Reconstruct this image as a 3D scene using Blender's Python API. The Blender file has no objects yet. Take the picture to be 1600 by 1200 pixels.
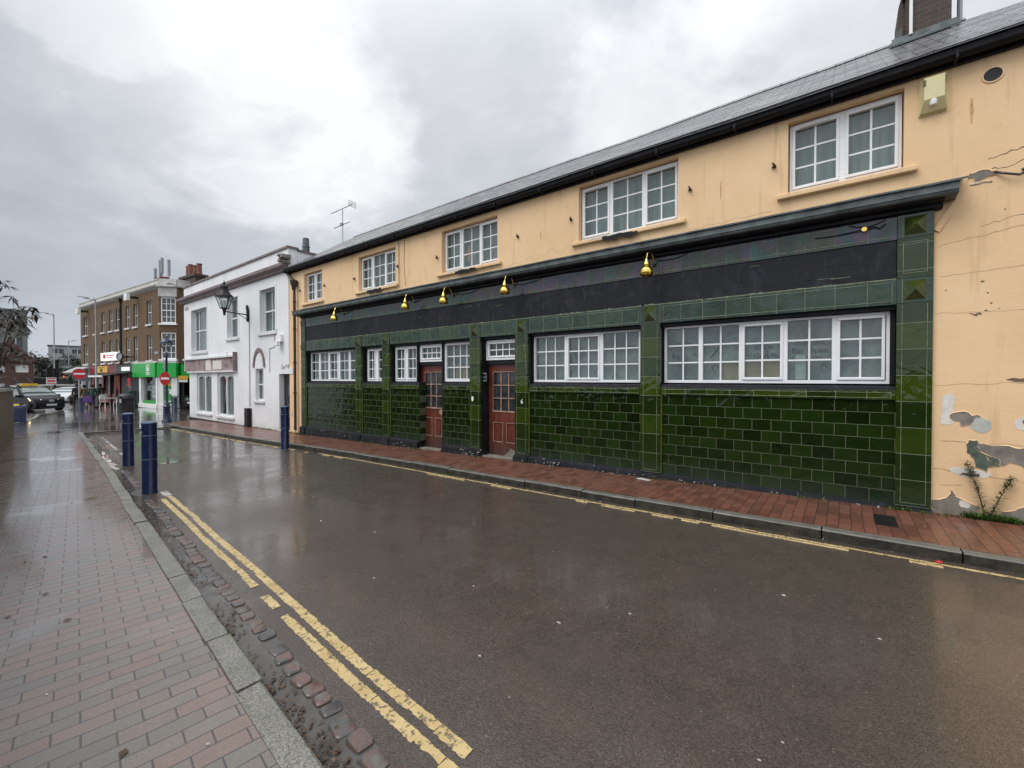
import bpy, bmesh, math, random
from math import sin, cos, pi, radians
from mathutils import Vector, Matrix, noise as mnoise
random.seed(11)
S = bpy.context.scene
COL = S.collection
R = random.uniform

# ------------------------------------------------------------------ camera and ground profile
FPX, EYE, D = 671.0, 1.67, 6.95
ALPHA = math.atan2(872, 671)
PITCH = math.atan2(8, 671)
cam = bpy.data.cameras.new('camera'); camo = bpy.data.objects.new('camera', cam); COL.objects.link(camo)
cam.sensor_fit = 'HORIZONTAL'; cam.sensor_width = 36.0; cam.lens = FPX / 1600 * 36.0
cam.clip_start = 0.05; cam.clip_end = 3000
camo.location = (0, 0, EYE)
camo.rotation_euler = (pi / 2 - PITCH, 0, pi / 2 - ALPHA)
S.camera = camo

def gz(x):
    if x > -14: return .017 * x
    if x > -45: return -.238 + .009 * (x + 14)
    return -.517

def interp(tab, x):
    tab = sorted(tab)
    if x <= tab[0][0]: return tab[0][1]
    for (a, b), (c, d) in zip(tab, tab[1:]):
        if x <= c: return b + (d - b) * (x - a) / (c - a)
    return tab[-1][1]

# ------------------------------------------------------------------ node helpers
def nd(t, typ, props=None, **inp):
    n = t.nodes.new('ShaderNode' + typ)
    for k, v in (props or {}).items(): setattr(n, k, v)
    for k, v in inp.items():
        s = n.inputs[int(k[1:])] if k[0] == 'i' and k[1:].isdigit() else n.inputs[k.replace('_', ' ')]
        if isinstance(v, bpy.types.NodeSocket): t.links.new(v, s)
        elif isinstance(v, bpy.types.Node): t.links.new(v.outputs[0], s)
        elif isinstance(v, (tuple, list)) and len(v) == 3 and s.type == 'RGBA': s.default_value = (*v, 1)
        elif s.type == 'RGBA' and isinstance(v, (int, float)): s.default_value = (v, v, v, 1)
        else: s.default_value = v
    return n
def ramp(t, fac, stops, interp_='LINEAR'):
    n = t.nodes.new('ShaderNodeValToRGB'); n.color_ramp.interpolation = interp_
    e = n.color_ramp.elements
    while len(e) < len(stops): e.new(0.5)
    for el, (p, c) in zip(e, stops):
        el.position = p; el.color = (*c, 1) if isinstance(c, (tuple, list)) else (c, c, c, 1)
    t.links.new(fac, n.inputs[0]); return n.outputs[0]
def math_(t, op, a, b=0.0, c=None, clamp=False):
    n = t.nodes.new('ShaderNodeMath'); n.operation = op; n.use_clamp = clamp
    for i, v in enumerate((a, b) + ((c,) if c is not None else ())):
        if isinstance(v, bpy.types.NodeSocket): t.links.new(v, n.inputs[i])
        else: n.inputs[i].default_value = v
    return n.outputs[0]
def mix(t, fac, a, b, mode='MIX'):
    return nd(t, 'MixRGB', {'blend_type': mode}, Fac=fac, Color1=a, Color2=b).outputs[0]
def newmat(name):
    m = bpy.data.materials.new(name); m.use_nodes = True
    t = m.node_tree; t.nodes.clear()
    out = t.nodes.new('ShaderNodeOutputMaterial')
    b = t.nodes.new('ShaderNodeBsdfPrincipled'); t.links.new(b.outputs[0], out.inputs[0])
    return m, t, b
def setp(t, b, **kw):
    for k, v in kw.items():
        s = b.inputs[k.replace('_', ' ')]
        if isinstance(v, bpy.types.NodeSocket): t.links.new(v, s)
        elif isinstance(v, (tuple, list)) and len(v) == 3 and s.type == 'RGBA': s.default_value = (*v, 1)
        else: s.default_value = v
def pos(t): return nd(t, 'NewGeometry').outputs['Position']
def obj(t): return nd(t, 'TexCoord').outputs['Object']
def xyz(t, v):
    n = nd(t, 'SeparateXYZ', None, i0=v); return n.outputs
def comb(t, x, y, z=0.0): return nd(t, 'CombineXYZ', None, i0=x, i1=y, i2=z).outputs[0]
def noise(t, vec, scale, detail=4, rough=.55, dist=0.0):
    return nd(t, 'TexNoise', None, Vector=vec, Scale=scale, Detail=detail, Roughness=rough, Distortion=dist).outputs[0]
def bump(t, h, strength=.3, dist=.01, normal=None):
    n = nd(t, 'Bump', None, Height=h, Strength=strength, Distance=dist)
    if normal is not None: t.links.new(normal, n.inputs['Normal'])
    return n.outputs[0]

def plain(name, col, rough=.5, metal=0.0, var=.25, scale=6.0, spec=.5, emit=None, bumps=0.0, coat=0.0):
    """one paint / material with uneven tone and roughness"""
    m, t, b = newmat(name)
    v = pos(t)
    n = noise(t, v, scale, 5, .6)
    lo = tuple(c * (1 - var) for c in col); hi = tuple(min(1, c * (1 + var)) for c in col)
    setp(t, b, Base_Color=ramp(t, n, [(.3, lo), (.7, hi)]),
         Roughness=ramp(t, noise(t, v, scale * 2.3, 3), [(.3, max(.02, rough - .1)), (.7, min(1, rough + .12))]),
         Metallic=metal, Specular_IOR_Level=spec, Coat_Weight=coat)
    if bumps: setp(t, b, Normal=bump(t, noise(t, v, scale * 12, 3), bumps, .004))
    if emit: setp(t, b, Emission_Color=emit[0], Emission_Strength=emit[1])
    return m

MT = {}
def build_materials():
    # ---- peach painted render, stained and blistered
    m, t, b = newmat('peach_render'); v = pos(t); X, Y, Z = xyz(t, v)
    n1 = noise(t, v, .9, 5, .6); n2 = noise(t, v, 6, 6, .65); n3 = noise(t, v, 60, 3)
    streak = noise(t, comb(t, math_(t, 'MULTIPLY', X, 7.0), Y, math_(t, 'MULTIPLY', Z, .55)), 1.0, 5, .6)
    c = ramp(t, n1, [(.25, (.70, .475, .265)), (.55, (.78, .545, .315)), (.8, (.83, .60, .37))])
    c = mix(t, ramp(t, streak, [(.56, 0), (.72, .38)]), c, (.40, .26, .13))
    c = mix(t, ramp(t, n2, [(.63, 0), (.72, .22)]), c, (.36, .27, .17))
    setp(t, b, Base_Color=c, Roughness=.75, Specular_IOR_Level=.3,
         Normal=bump(t, n3, .3, .005, bump(t, n2, .3, .016)))
    MT['peach'] = m
    # ---- white painted render
    m, t, b = newmat('white_render'); v = pos(t); X, Y, Z = xyz(t, v)
    n1 = noise(t, v, .7, 5, .6); streak = noise(t, comb(t, math_(t, 'MULTIPLY', X, 5.0), Y, math_(t, 'MULTIPLY', Z, .6)), 1.0, 5, .6)
    c = ramp(t, n1, [(.3, (.70, .71, .72)), (.7, (.82, .82, .82))])
    c = mix(t, ramp(t, streak, [(.55, 0), (.75, .35)]), c, (.46, .46, .45))
    low = math_(t, 'ADD', Z, math_(t, 'MULTIPLY', noise(t, v, 5, 4), .5))
    c = mix(t, ramp(t, low, [(.0, .55), (.35, 0)]), c, (.40, .38, .34))
    setp(t, b, Base_Color=c, Roughness=.7, Normal=bump(t, noise(t, v, 40, 4), .2, .01))
    MT['white_wall'] = m
    # ---- glazed tiles
    def tile(name, bw, rh, off, ox, oz, stops, grout=(.17, .19, .13), wob=.35, ir=None, rough=.05):
        m, t, b = newmat(name); v = pos(t); X, Y, Z = xyz(t, v)
        vec = comb(t, math_(t, 'ADD', X, ox), math_(t, 'ADD', Z, oz))
        br = nd(t, 'TexBrick', {'offset': off, 'squash': 1.0}, Vector=vec, Color1=(0, 0, 0), Color2=(1, 1, 1), Mortar=(.5, .5, .5),
                Scale=1.0, Mortar_Size=.0036, Mortar_Smooth=.1, Bias=0.0, Brick_Width=bw, Row_Height=rh)
        rnd = br.outputs[0]; fac = br.outputs[1]
        sh = comb(t, X, Z, math_(t, 'MULTIPLY', nd(t, 'RGBToBW', None, i0=rnd).outputs[0], 9.0))
        glaze = noise(t, sh, 7, 4, .6, .4)
        val = math_(t, 'ADD', math_(t, 'MULTIPLY', nd(t, 'RGBToBW', None, i0=rnd).outputs[0], .6), math_(t, 'MULTIPLY', glaze, .4))
        c = ramp(t, val, stops)
        if ir:
            c = mix(t, ramp(t, noise(t, sh, 3.2, 3, .5, 1.2), [(.35, 0), (.6, .85)]), c,
                    ramp(t, noise(t, sh, 2.1, 3, .5, .8), ir))
        # the white salt and old splashes low on the tiles
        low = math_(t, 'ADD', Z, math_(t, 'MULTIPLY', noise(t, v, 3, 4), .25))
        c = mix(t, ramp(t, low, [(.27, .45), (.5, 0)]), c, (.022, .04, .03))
        sp = noise(t, v, 42, 2, .5)
        c = mix(t, ramp(t, sp, [(.79, 0), (.81, .6)]), c, (.55, .55, .5))
        gr = mix(t, noise(t, v, 9, 3), tuple(g * .45 for g in grout), tuple(g * 1.5 for g in grout))
        setp(t, b, Base_Color=mix(t, fac, c, gr), Specular_IOR_Level=.42,
             Roughness=math_(t, 'ADD', math_(t, 'MULTIPLY', fac, .5), ramp(t, noise(t, v, 5, 4), [(.35, rough * .6), (.7, rough * 2.4)])),
             Normal=bump(t, math_(t, 'SUBTRACT', 1.0, fac), .6, .004, bump(t, noise(t, sh, 5.0, 2, .5, .6), wob, .03)))
        return m
    dark = [(.1, (.0033, .0075, .0015)), (.4, (.0065, .017, .0025)), (.75, (.0105, .026, .0032)), (.95, (.018, .036, .004))]
    MT['dado'] = tile('green_brick_tile', .235, .158, .5, 13.71, -.15, dark, grout=(.095, .11, .065))
    MT['pil'] = tile('green_pilaster_tile', 60, .311, 0, 30, -.157, [(.1, (.006, .015, .003)), (.5, (.017, .036, .005)), (.9, (.042, .068, .005))])
    MT['sillt'] = tile('green_sill_tile', .31, 30, 0, 13.71, 10, [(.1, (.008, .018, .003)), (.5, (.02, .042, .005)), (.9, (.035, .055, .004))])
    MT['band'] = tile('green_band_tile', .32, 30, 0, 2.323, 10, [(.1, (.006, .018, .008)), (.5, (.014, .036, .014)), (.9, (.03, .06, .02))],
                      ir=[(.3, (.012, .035, .018)), (.5, (.025, .05, .045)), (.7, (.03, .06, .025))], wob=.7)
    MT['band2'] = tile('iridescent_frieze_tile', .32, 30, 0, 2.323, 10, [(.1, (.012, .03, .022)), (.5, (.02, .05, .04)), (.9, (.035, .06, .04))],
                       ir=[(.3, (.02, .11, .12)), (.45, (.045, .06, .025)), (.55, (.11, .055, .10)), (.64, (.05, .06, .12)), (.75, (.012, .085, .05))], wob=.5, rough=.12)
    MT['bead'] = plain('tile_bead', (.17, .20, .115), .25, var=.5, scale=14)
    MT['olivebead'] = plain('olive_bead', (.06, .075, .008), .15, var=.35, scale=9)
    MT['pyr'] = plain('pyramid_tile', (.045, .062, .012), .07, var=.4, scale=9)
    # ---- black paint, weathered
    def black(name, col, chips, scale):
        m, t, b = newmat(name); v = pos(t); X, Y, Z = xyz(t, v)
        grain = noise(t, comb(t, math_(t, 'MULTIPLY', X, 1.2), Y, math_(t, 'MULTIPLY', Z, 30.0)), 1.0, 4, .6)
        n = noise(t, v, scale, 6, .7)
        c = mix(t, grain, tuple(x * .6 for x in col), tuple(x * 1.6 for x in col))
        smear = noise(t, comb(t, math_(t, 'MULTIPLY', X, 3.0), Y, math_(t, 'MULTIPLY', Z, 1.4)), 2.2, 5, .65, .8)
        c = mix(t, ramp(t, smear, [(.5, 0), (.68, .6)]), c, tuple(x * 3.4 for x in col))
        c = mix(t, ramp(t, n, [(1 - chips, 0), (1.015 - chips, 1)]), c, (.55, .54, .5))
        setp(t, b, Base_Color=c, Roughness=ramp(t, n, [(.3, .42), (.7, .65)]), Specular_IOR_Level=.22, Normal=bump(t, mix(t, .5, grain, n), .5, .008))
        return m
    MT['black'] = black('black_paint', (.0075, .008, .010), .22, 18)
    MT['board'] = black('black_board_paint', (.0105, .011, .014), .2, 14)
    MT['plinth'] = black('black_plinth_paint', (.010, .011, .013), .345, 22)
    MT['lead'] = plain('dark_lead', (.10, .118, .118), .62, var=.5, scale=5, spec=.3, bumps=.3)
    MT['ghost'] = plain('worn_letter', (.025, .025, .029), .7, var=.8, scale=9, spec=.2)
    MT['upvc'] = plain('white_upvc', (.78, .79, .80), .3, var=.05, scale=3)
    MT['greywhite'] = plain('aged_white_timber', (.66, .67, .67), .45, var=.12, scale=8)
    # ---- glass: a real sheet you see through, reflecting at its own angle
    m = bpy.data.materials.new('window_glass'); m.use_nodes = True; t = m.node_tree; t.nodes.clear()
    out = t.nodes.new('ShaderNodeOutputMaterial')
    fc = nd(t, 'LayerWeight', None, Blend=.5).outputs['Facing']
    fr = math_(t, 'ADD', math_(t, 'MULTIPLY', math_(t, 'POWER', fc, 5.0), .9), .042)
    v = pos(t)
    bm_ = bump(t, noise(t, v, 2.2, 2), .05, .02)
    tr = nd(t, 'BsdfTransparent', None, Color=(.80, .85, .84)); gl = nd(t, 'BsdfGlossy', None, Color=(1, 1, 1), Roughness=.02, Normal=bm_)
    ms = nd(t, 'MixShader', None, i0=fr, i1=tr.outputs[0], i2=gl.outputs[0]); t.links.new(ms.outputs[0], out.inputs[0])
    MT['glass'] = m
    # ---- curtains and papers
    def cloth(name, a, bcol, freq):
        m, t, b = newmat(name); v = pos(t); X, Y, Z = xyz(t, v)
        n = noise(t, comb(t, math_(t, 'MULTIPLY', X, freq), 0.0, math_(t, 'MULTIPLY', Z, .7)), 1.0, 3, .5)
        setp(t, b, Base_Color=ramp(t, n, [(.35, a), (.65, bcol)]), Roughness=.9)
        return m
    MT['curtain'] = cloth('grey_curtain', (.27, .315, .315), (.42, .47, .465), 12)
    MT['net'] = cloth('net_curtain', (.19, .205, .205), (.42, .44, .43), 16)
    def paper(name, a, bcol, dark):
        m, t, b = newmat(name); v = pos(t)
        n = noise(t, v, 5, 5, .6, .8); n2 = noise(t, v, 1.7, 3)
        c = ramp(t, n, [(.3, a), (.7, bcol)])
        c = mix(t, ramp(t, n2, [(.48, 0), (.6, .8)]), c, dark)
        setp(t, b, Base_Color=c, Roughness=.8, Normal=bump(t, noise(t, v, 4, 4, .6, 1.5), .9, .03))
        return m
    MT['paper'] = paper('grey_paper', (.17, .18, .175), (.33, .345, .33), (.085, .09, .087))
    MT['cardboard'] = plain('cardboard', (.33, .24, .15), .8, var=.2)
    MT['dim'] = plain('dim_room', (.03, .03, .032), .8)
    MT['ink'] = plain('marker_ink', (.012, .012, .014), .5)
    # ---- doors
    m, t, b = newmat('oxblood_door_paint'); v = pos(t); X, Y, Z = xyz(t, v)
    n = noise(t, comb(t, math_(t, 'MULTIPLY', X, 9.0), Y, math_(t, 'MULTIPLY', Z, 1.5)), 1.0, 5, .65)
    c = ramp(t, n, [(.3, (.065, .016, .010)), (.6, (.15, .034, .019)), (.8, (.19, .058, .034))])
    c = mix(t, ramp(t, math_(t, 'ADD', Z, math_(t, 'MULTIPLY', noise(t, v, 6, 4), .5)), [(.35, .75), (.75, 0)]), c, (.055, .035, .03))
    setp(t, b, Base_Color=c, Roughness=.38, Normal=bump(t, n, .25, .005))
    MT['door'] = m
    MT['doortrim'] = plain('worn_door_trim', (.30, .20, .15), .6, var=.5, scale=12)
    MT['doorglass'] = plain('dark_door_glass', (.03, .032, .034), .12, var=.6, scale=7)
    MT['brass'] = plain('polished_brass', (.80, .56, .13), .16, 1.0, var=.08, scale=9)
    MT['darkmetal'] = plain('dark_metal', (.012, .012, .013), .45, var=.3, spec=.3)
    MT['brownpipe'] = plain('brown_black_pipe', (.032, .02, .018), .45, var=.4, scale=7)
    MT['cream'] = plain('cream_plastic', (.66, .60, .33), .45, var=.08, scale=4)
    # ---- slates
    m, t, b = newmat('wet_slate'); v = pos(t); X, Y, Z = xyz(t, v)
    br = nd(t, 'TexBrick', {'offset': .5}, Vector=comb(t, X, math_(t, 'MULTIPLY', math_(t, 'SUBTRACT', Y, 6.72), 1.2166)), Color1=(0, 0, 0), Color2=(1, 1, 1), Mortar=(.3, .3, .3),
            Scale=1.0, Mortar_Size=.012, Mortar_Smooth=.1, Bias=0.0, Brick_Width=.27, Row_Height=.178)
    val = math_(t, 'ADD', math_(t, 'MULTIPLY', nd(t, 'RGBToBW', None, i0=br.outputs[0]).outputs[0], .6), math_(t, 'MULTIPLY', noise(t, v, 6, 5), .4))
    c = ramp(t, val, [(.15, (.10, .10, .105)), (.6, (.21, .21, .22)), (.9, (.33, .325, .32))])
    c = mix(t, ramp(t, noise(t, v, 1.3, 4), [(.5, 0), (.75, .4)]), c, (.17, .16, .12))
    c = mix(t, br.outputs[1], c, (.02, .02, .02))
    setp(t, b, Base_Color=c, Specular_IOR_Level=.7, Roughness=ramp(t, noise(t, v, 7, 4), [(.3, .2), (.7, .38)]), Normal=bump(t, math_(t, 'SUBTRACT', noise(t, v, 9, 4), br.outputs[1]), .10, .006))
    MT['slate'] = m
    # ---- bricks (object space, for the rotated buildings) 
    def bricks(name, a, c2, mortar, sc=1.0, co=obj, rough=.8):
        m, t, b = newmat(name); v = co(t); X, Y, Z = xyz(t, v)
        vec = comb(t, math_(t, 'ADD', X, Y), Z)
        br = nd(t, 'TexBrick', {'offset': .5}, Vector=vec, Color1=a, Color2=c2, Mortar=mortar, Scale=1.0 / sc,
                Mortar_Size=.006, Mortar_Smooth=.2, Bias=0.0, Brick_Width=.225, Row_Height=.075)
        c = mix(t, ramp(t, noise(t, v, 1.1, 5), [(.3, .0), (.75, .6)]), br.outputs[0], tuple(x * .45 for x in a))
        c = mix(t, .5, c, mix(t, noise(t, v, 14, 3), tuple(x * .6 for x in a), c2))
        setp(t, b, Base_Color=c, Roughness=rough, Normal=bump(t, math_(t, 'SUBTRACT', noise(t, v, 30, 3), br.outputs[1]), .5, .01))
        return m
    MT['stock'] = bricks('london_stock_brick', (.20, .115, .05), (.125, .07, .035), (.16, .13, .09))
    MT['chimbrick'] = bricks('sooty_brick', (.10, .065, .052), (.05, .04, .036), (.17, .155, .135), co=pos)
    MT['oldwall'] = bricks('old_wall_brick', (.16, .125, .075), (.11, .08, .055), (.19, .165, .12), co=pos)
    MT['redbrick'] = bricks('red_brown_brick', (.16, .075, .055), (.11, .055, .045), (.15, .12, .1))
    # ---- wet asphalt
    def asphalt(name, base, wet):
        m, t, b = newmat(name); v = pos(t)
        fine = nd(t, 'TexVoronoi', {'feature': 'F1'}, Vector=v, Scale=105.0)
        fd = fine.outputs['Distance']; cell = nd(t, 'RGBToBW', None, i0=fine.outputs['Color']).outputs[0]
        n1 = noise(t, v, .55, 5, .6, .3); n2 = noise(t, v, 3.5, 5, .65); n3 = noise(t, v, 90, 2)
        lo = tuple(x * .5 for x in base); hi = tuple(x * 1.7 for x in base)
        c = ramp(t, math_(t, 'ADD', math_(t, 'MULTIPLY', cell, .55), math_(t, 'MULTIPLY', n2, .45)), [(.2, lo), (.55, base), (.85, hi)])
        c = mix(t, ramp(t, cell, [(.94, 0), (.96, .8)]), c, (.22, .20, .175))
        fsp = noise(t, v, 260, 1, .5)
        c = mix(t, ramp(t, fsp, [(.60, 0), (.70, .7)]), c, (.20, .18, .155))
        c = mix(t, ramp(t, fsp, [(.30, .6), (.42, 0)]), c, (.015, .013, .012))
        c = mix(t, ramp(t, n1, [(.35, 0), (.65, .35)]), c, tuple(x * .6 for x in base))
        rg = ramp(t, math_(t, 'ADD', math_(t, 'MULTIPLY', n1, .7), math_(t, 'MULTIPLY', n2, .3)), [(.34, wet), (.50, wet + .08), (.68, wet + .20)])
        h = math_(t, 'ADD', math_(t, 'MULTIPLY', fd, -1.0), math_(t, 'MULTIPLY', n3, .4))
        bst = ramp(t, n1, [(.35, .25), (.65, .6)])
        bn = nd(t, 'Bump', None, Height=h, Strength=bst, Distance=.004)
        big = bump(t, noise(t, v, 1.6, 3), .12, .05)
        t.links.new(big, bn.inputs['Normal'])
        film = ramp(t, math_(t, 'ADD', math_(t, 'MULTIPLY', n1, .75), math_(t, 'MULTIPLY', n2, .25)), [(.36, .95), (.62, .3)])
        setp(t, b, Base_Color=c, Roughness=rg, Normal=bn.outputs[0], Specular_IOR_Level=.45, Coat_Weight=film, Coat_IOR=1.33,
             Coat_Roughness=ramp(t, n1, [(.35, .07), (.65, .20)]), Coat_Normal=bump(t, noise(t, v, 7, 4), .05, .02, big))
        return m
    MT['asphalt'] = asphalt('wet_asphalt', (.072, .054, .042), .2)
    MT['farroad'] = asphalt('wet_far_road', (.07, .066, .062), .10)
    # ---- clay / block pavers
    def pavers(name, ang, bw, rh, ox, oy, stops, joint, r0, r1, bst, pud, film=.5):
        m, t, b = newmat(name); v = pos(t)
        X, Y, Z = xyz(t, v)
        ca, sa = cos(ang), sin(ang)
        wv = math_(t, 'MULTIPLY', math_(t, 'SUBTRACT', noise(t, v, 2.2, 2), .5), .03)
        U = math_(t, 'ADD', math_(t, 'ADD', math_(t, 'MULTIPLY', X, -sa), math_(t, 'MULTIPLY', Y, ca)), oy)
        V = math_(t, 'ADD', math_(t, 'ADD', math_(t, 'ADD', math_(t, 'MULTIPLY', X, ca), math_(t, 'MULTIPLY', Y, sa)), ox), wv)
        br = nd(t, 'TexBrick', {'offset': .45}, Vector=comb(t, U, V), Color1=(0, 0, 0), Color2=(1, 1, 1), Mortar=(.4, .4, .4),
                Scale=1.0, Mortar_Size=.0042, Mortar_Smooth=.35, Bias=0.0, Brick_Width=bw, Row_Height=rh)
        rnd = nd(t, 'RGBToBW', None, i0=br.outputs[0]).outputs[0]; fac = br.outputs[1]
        n1 = noise(t, v, .8, 4, .55, .4); n2 = noise(t, v, 9, 5, .65); n3 = noise(t, v, 130, 2)
        c = ramp(t, math_(t, 'ADD', math_(t, 'MULTIPLY', rnd, .75), math_(t, 'MULTIPLY', n2, .25)), stops)
        c = mix(t, ramp(t, n3, [(.35, .55), (.65, 0)]), c, tuple(x * .45 for x in stops[1][1]))
        c = mix(t, ramp(t, n2, [(.5, 0), (.75, .35)]), c, tuple(x * .5 for x in stops[1][1]))
        c = mix(t, fac, c, joint)
        pm = ramp(t, n1, [(pud, 1), (pud + .05, 0)])
        rg = math_(t, 'ADD', ramp(t, math_(t, 'ADD', math_(t, 'MULTIPLY', n1, .5), math_(t, 'MULTIPLY', rnd, .5)), [(.25, r0), (.75, r1)]), math_(t, 'MULTIPLY', fac, .15))
        rg = math_(t, 'MULTIPLY', rg, math_(t, 'SUBTRACT', 1.0, math_(t, 'MULTIPLY', pm, .85)))
        h = math_(t, 'ADD', math_(t, 'MULTIPLY', fac, -1.0), math_(t, 'ADD', math_(t, 'MULTIPLY', n2, .25), math_(t, 'MULTIPLY', n3, .12)))
        h = math_(t, 'ADD', h, math_(t, 'MULTIPLY', rnd, .35))
        st = math_(t, 'MULTIPLY', math_(t, 'SUBTRACT', 1.0, math_(t, 'MULTIPLY', pm, .9)), bst)
        bn = nd(t, 'Bump', None, Height=h, Strength=st, Distance=.008)
        setp(t, b, Base_Color=c, Roughness=rg, Normal=bn.outputs[0], Specular_IOR_Level=.5, Coat_Weight=mix(t, pm, film, 1.0), Coat_IOR=1.5, Coat_Roughness=.08,
             Coat_Normal=nd(t, 'Bump', None, Height=h, Strength=math_(t, 'MULTIPLY', st, .3), Distance=.006).outputs[0])
        return m
    MT['paverL'] = pavers('grey_pink_pavers', radians(-7), .215, .103, .02, .0,
        [(.08, (.135, .098, .078)), (.25, (.165, .145, .115)), (.5, (.225, .128, .10)), (.72, (.225, .152, .122)), (.85, (.195, .168, .135)), (.97, (.34, .14, .095))], (.04, .035, .031), .14, .32, .5, .37, .72)
    MT['paverR'] = pavers('red_pavers', 0.0, .215, .107, .02, .05,
        [(.1, (.115, .045, .031)), (.4, (.185, .072, .045)), (.75, (.225, .09, .056)), (.95, (.15, .085, .065))], (.035, .02, .016), .3, .5, .7, .12, .25)
    MT['slabs'] = pavers('wet_slabs', radians(4), .9, .6, 0, 0,
        [(.1, (.10, .09, .08)), (.5, (.13, .115, .10)), (.9, (.10, .075, .065))], (.04, .036, .03), .07, .2, .25, .42)
    # ---- granite
    m, t, b = newmat('granite'); v = pos(t)
    vo = nd(t, 'TexVoronoi', None, Vector=v, Scale=170.0)
    cell = nd(t, 'RGBToBW', None, i0=vo.outputs['Color']).outputs[0]
    c = ramp(t, cell, [(.1, (.07, .07, .06)), (.45, (.19, .185, .16)), (.9, (.33, .32, .28))])
    c = mix(t, ramp(t, noise(t, v, 3, 4), [(.4, 0), (.7, .6)]), c, (.09, .09, .07))
    setp(t, b, Base_Color=c, Roughness=.35, Normal=bump(t, mix(t, .5, cell, noise(t, v, 40, 4)), .35, .006))
    MT['granite'] = m
    m, t, b = newmat('dirty_kerb_stone'); v = pos(t)
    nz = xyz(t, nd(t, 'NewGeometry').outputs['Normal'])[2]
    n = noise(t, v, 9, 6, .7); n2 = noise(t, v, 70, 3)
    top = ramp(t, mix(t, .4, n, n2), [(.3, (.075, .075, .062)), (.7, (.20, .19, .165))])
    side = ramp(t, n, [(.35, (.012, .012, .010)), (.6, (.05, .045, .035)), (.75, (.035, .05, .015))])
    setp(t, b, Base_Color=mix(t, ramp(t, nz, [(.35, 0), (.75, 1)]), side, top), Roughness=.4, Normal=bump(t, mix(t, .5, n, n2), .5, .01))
    MT['kerbdirty'] = m
    m, t, b = newmat('sett_stone'); v = pos(t)
    cell = nd(t, 'ObjectInfo').outputs['Random']
    c = ramp(t, noise(t, v, 7.5, 1, .3), [(.30, (.05, .055, .06)), (.45, (.08, .085, .085)), (.54, (.17, .085, .065)), (.63, (.13, .08, .07)), (.72, (.15, .15, .12))])
    c = mix(t, .4, c, mix(t, noise(t, v, 60, 3), (.03, .03, .03), (.18, .15, .13)))
    setp(t, b, Base_Color=c, Roughness=.26, Normal=bump(t, noise(t, v, 25, 4), .5, .01))
    MT['sett'] = m
    m, t, b = newmat('gutter_wet'); v = pos(t)
    n = noise(t, v, 4.5, 5, .65)
    c = ramp(t, n, [(.35, (.085, .08, .072)), (.52, (.06, .054, .046)), (.7, (.035, .030, .024))])
    setp(t, b, Base_Color=c, Roughness=ramp(t, n, [(.50, .03), (.66, .4)]), Normal=bump(t, noise(t, v, 30, 5), ramp(t, n, [(.52, 0), (.68, .7)]), .01))
    MT['gutter'] = m
    m, t, b = newmat('worn_yellow_paint'); v = pos(t)
    n = noise(t, v, 26, 5, .7); n2 = noise(t, v, 5, 3)
    c = ramp(t, n2, [(.3, (.46, .33, .135)), (.7, (.60, .46, .22))])
    c = mix(t, ramp(t, n, [(.53, 0), (.60, .85)]), c, (.09, .075, .06))
    setp(t, b, Base_Color=c, Roughness=.45, Normal=bump(t, n, .3, .004))
    MT['yellow'] = m
    MT['whitepaint'] = plain('worn_white_paint', (.42, .41, .38), .45, var=.35, scale=14)
    MT['navy'] = plain('navy_paint', (.008, .016, .062), .28, var=.25, scale=4, coat=.3)
    MT['navytop'] = plain('navy_dome', (.06, .085, .15), .25, var=.2)
    MT['grass'] = plain('grass_green', (.075, .145, .022), .6, var=.5, scale=10)
    MT['weed'] = plain('weed_green', (.075, .085, .03), .7, var=.4, scale=10)
    MT['leafdark'] = plain('maroon_leaf', (.055, .048, .04), .5, var=.5, scale=3)
    MT['leafgreen'] = plain('dull_leaf', (.045, .055, .03), .6, var=.5, scale=.6)
    MT['bark'] = plain('bark', (.09, .07, .055), .85, var=.4, scale=9)
    MT['deadleaf'] = plain('dead_leaf', (.07, .04, .02), .4, var=.6, scale=30)
    MT['fleck'] = plain('white_fleck', (.45, .44, .41), .5, var=.2)
    MT['galv'] = plain('galvanised', (.33, .34, .35), .4, .3, var=.12)
    MT['concrete'] = plain('bare_cement', (.205, .185, .155), .8, var=.35, scale=9, bumps=.4)
    MT['greenpatch'] = plain('mossy_cement', (.075, .10, .075), .8, var=.4, scale=12, bumps=.4)
    MT['whitepatch'] = plain('white_undercoat', (.66, .63, .57), .7, var=.12, scale=14, bumps=.2)
    MT['palepatch'] = plain('pale_green_undercoat', (.42, .45, .40), .7, var=.12, scale=14)
    MT['crack'] = plain('crack_shadow', (.16, .11, .075), .9, var=.4, scale=20)
    MT['rust'] = plain('rust_streak', (.55, .32, .14), .8, var=.3, scale=15)
    MT['shopgreen'] = plain('bright_green_sign', (.01, .33, .045), .35, var=.07, scale=1, emit=((.01, .5, .06), .05))
    MT['shopgreen2'] = plain('green_panel', (.03, .27, .06), .4, var=.1)
    MT['shopred'] = plain('crimson_paint', (.20, .012, .02), .35, var=.2, scale=2)
    MT['shopblack'] = plain('black_shop_paint', (.015, .015, .016), .4)
    MT['darkgreen'] = plain('dark_green_paint', (.015, .05, .035), .4)
    MT['signwhite'] = plain('white_sign', (.82, .82, .80), .4, var=.04)
    MT['litwhite'] = plain('lit_lightbox', (.85, .84, .8), .4, var=.03, emit=((1, .97, .9), .55))
    MT['signred'] = plain('red_sign', (.50, .012, .022), .4, var=.06)
    MT['signyellow'] = plain('yellow_sign', (.72, .42, .03), .4, var=.06)
    MT['warmlight'] = plain('headlight_glow', (.9, .8, .6), .2, var=.02, emit=((1, .72, .38), 4.0))
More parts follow.
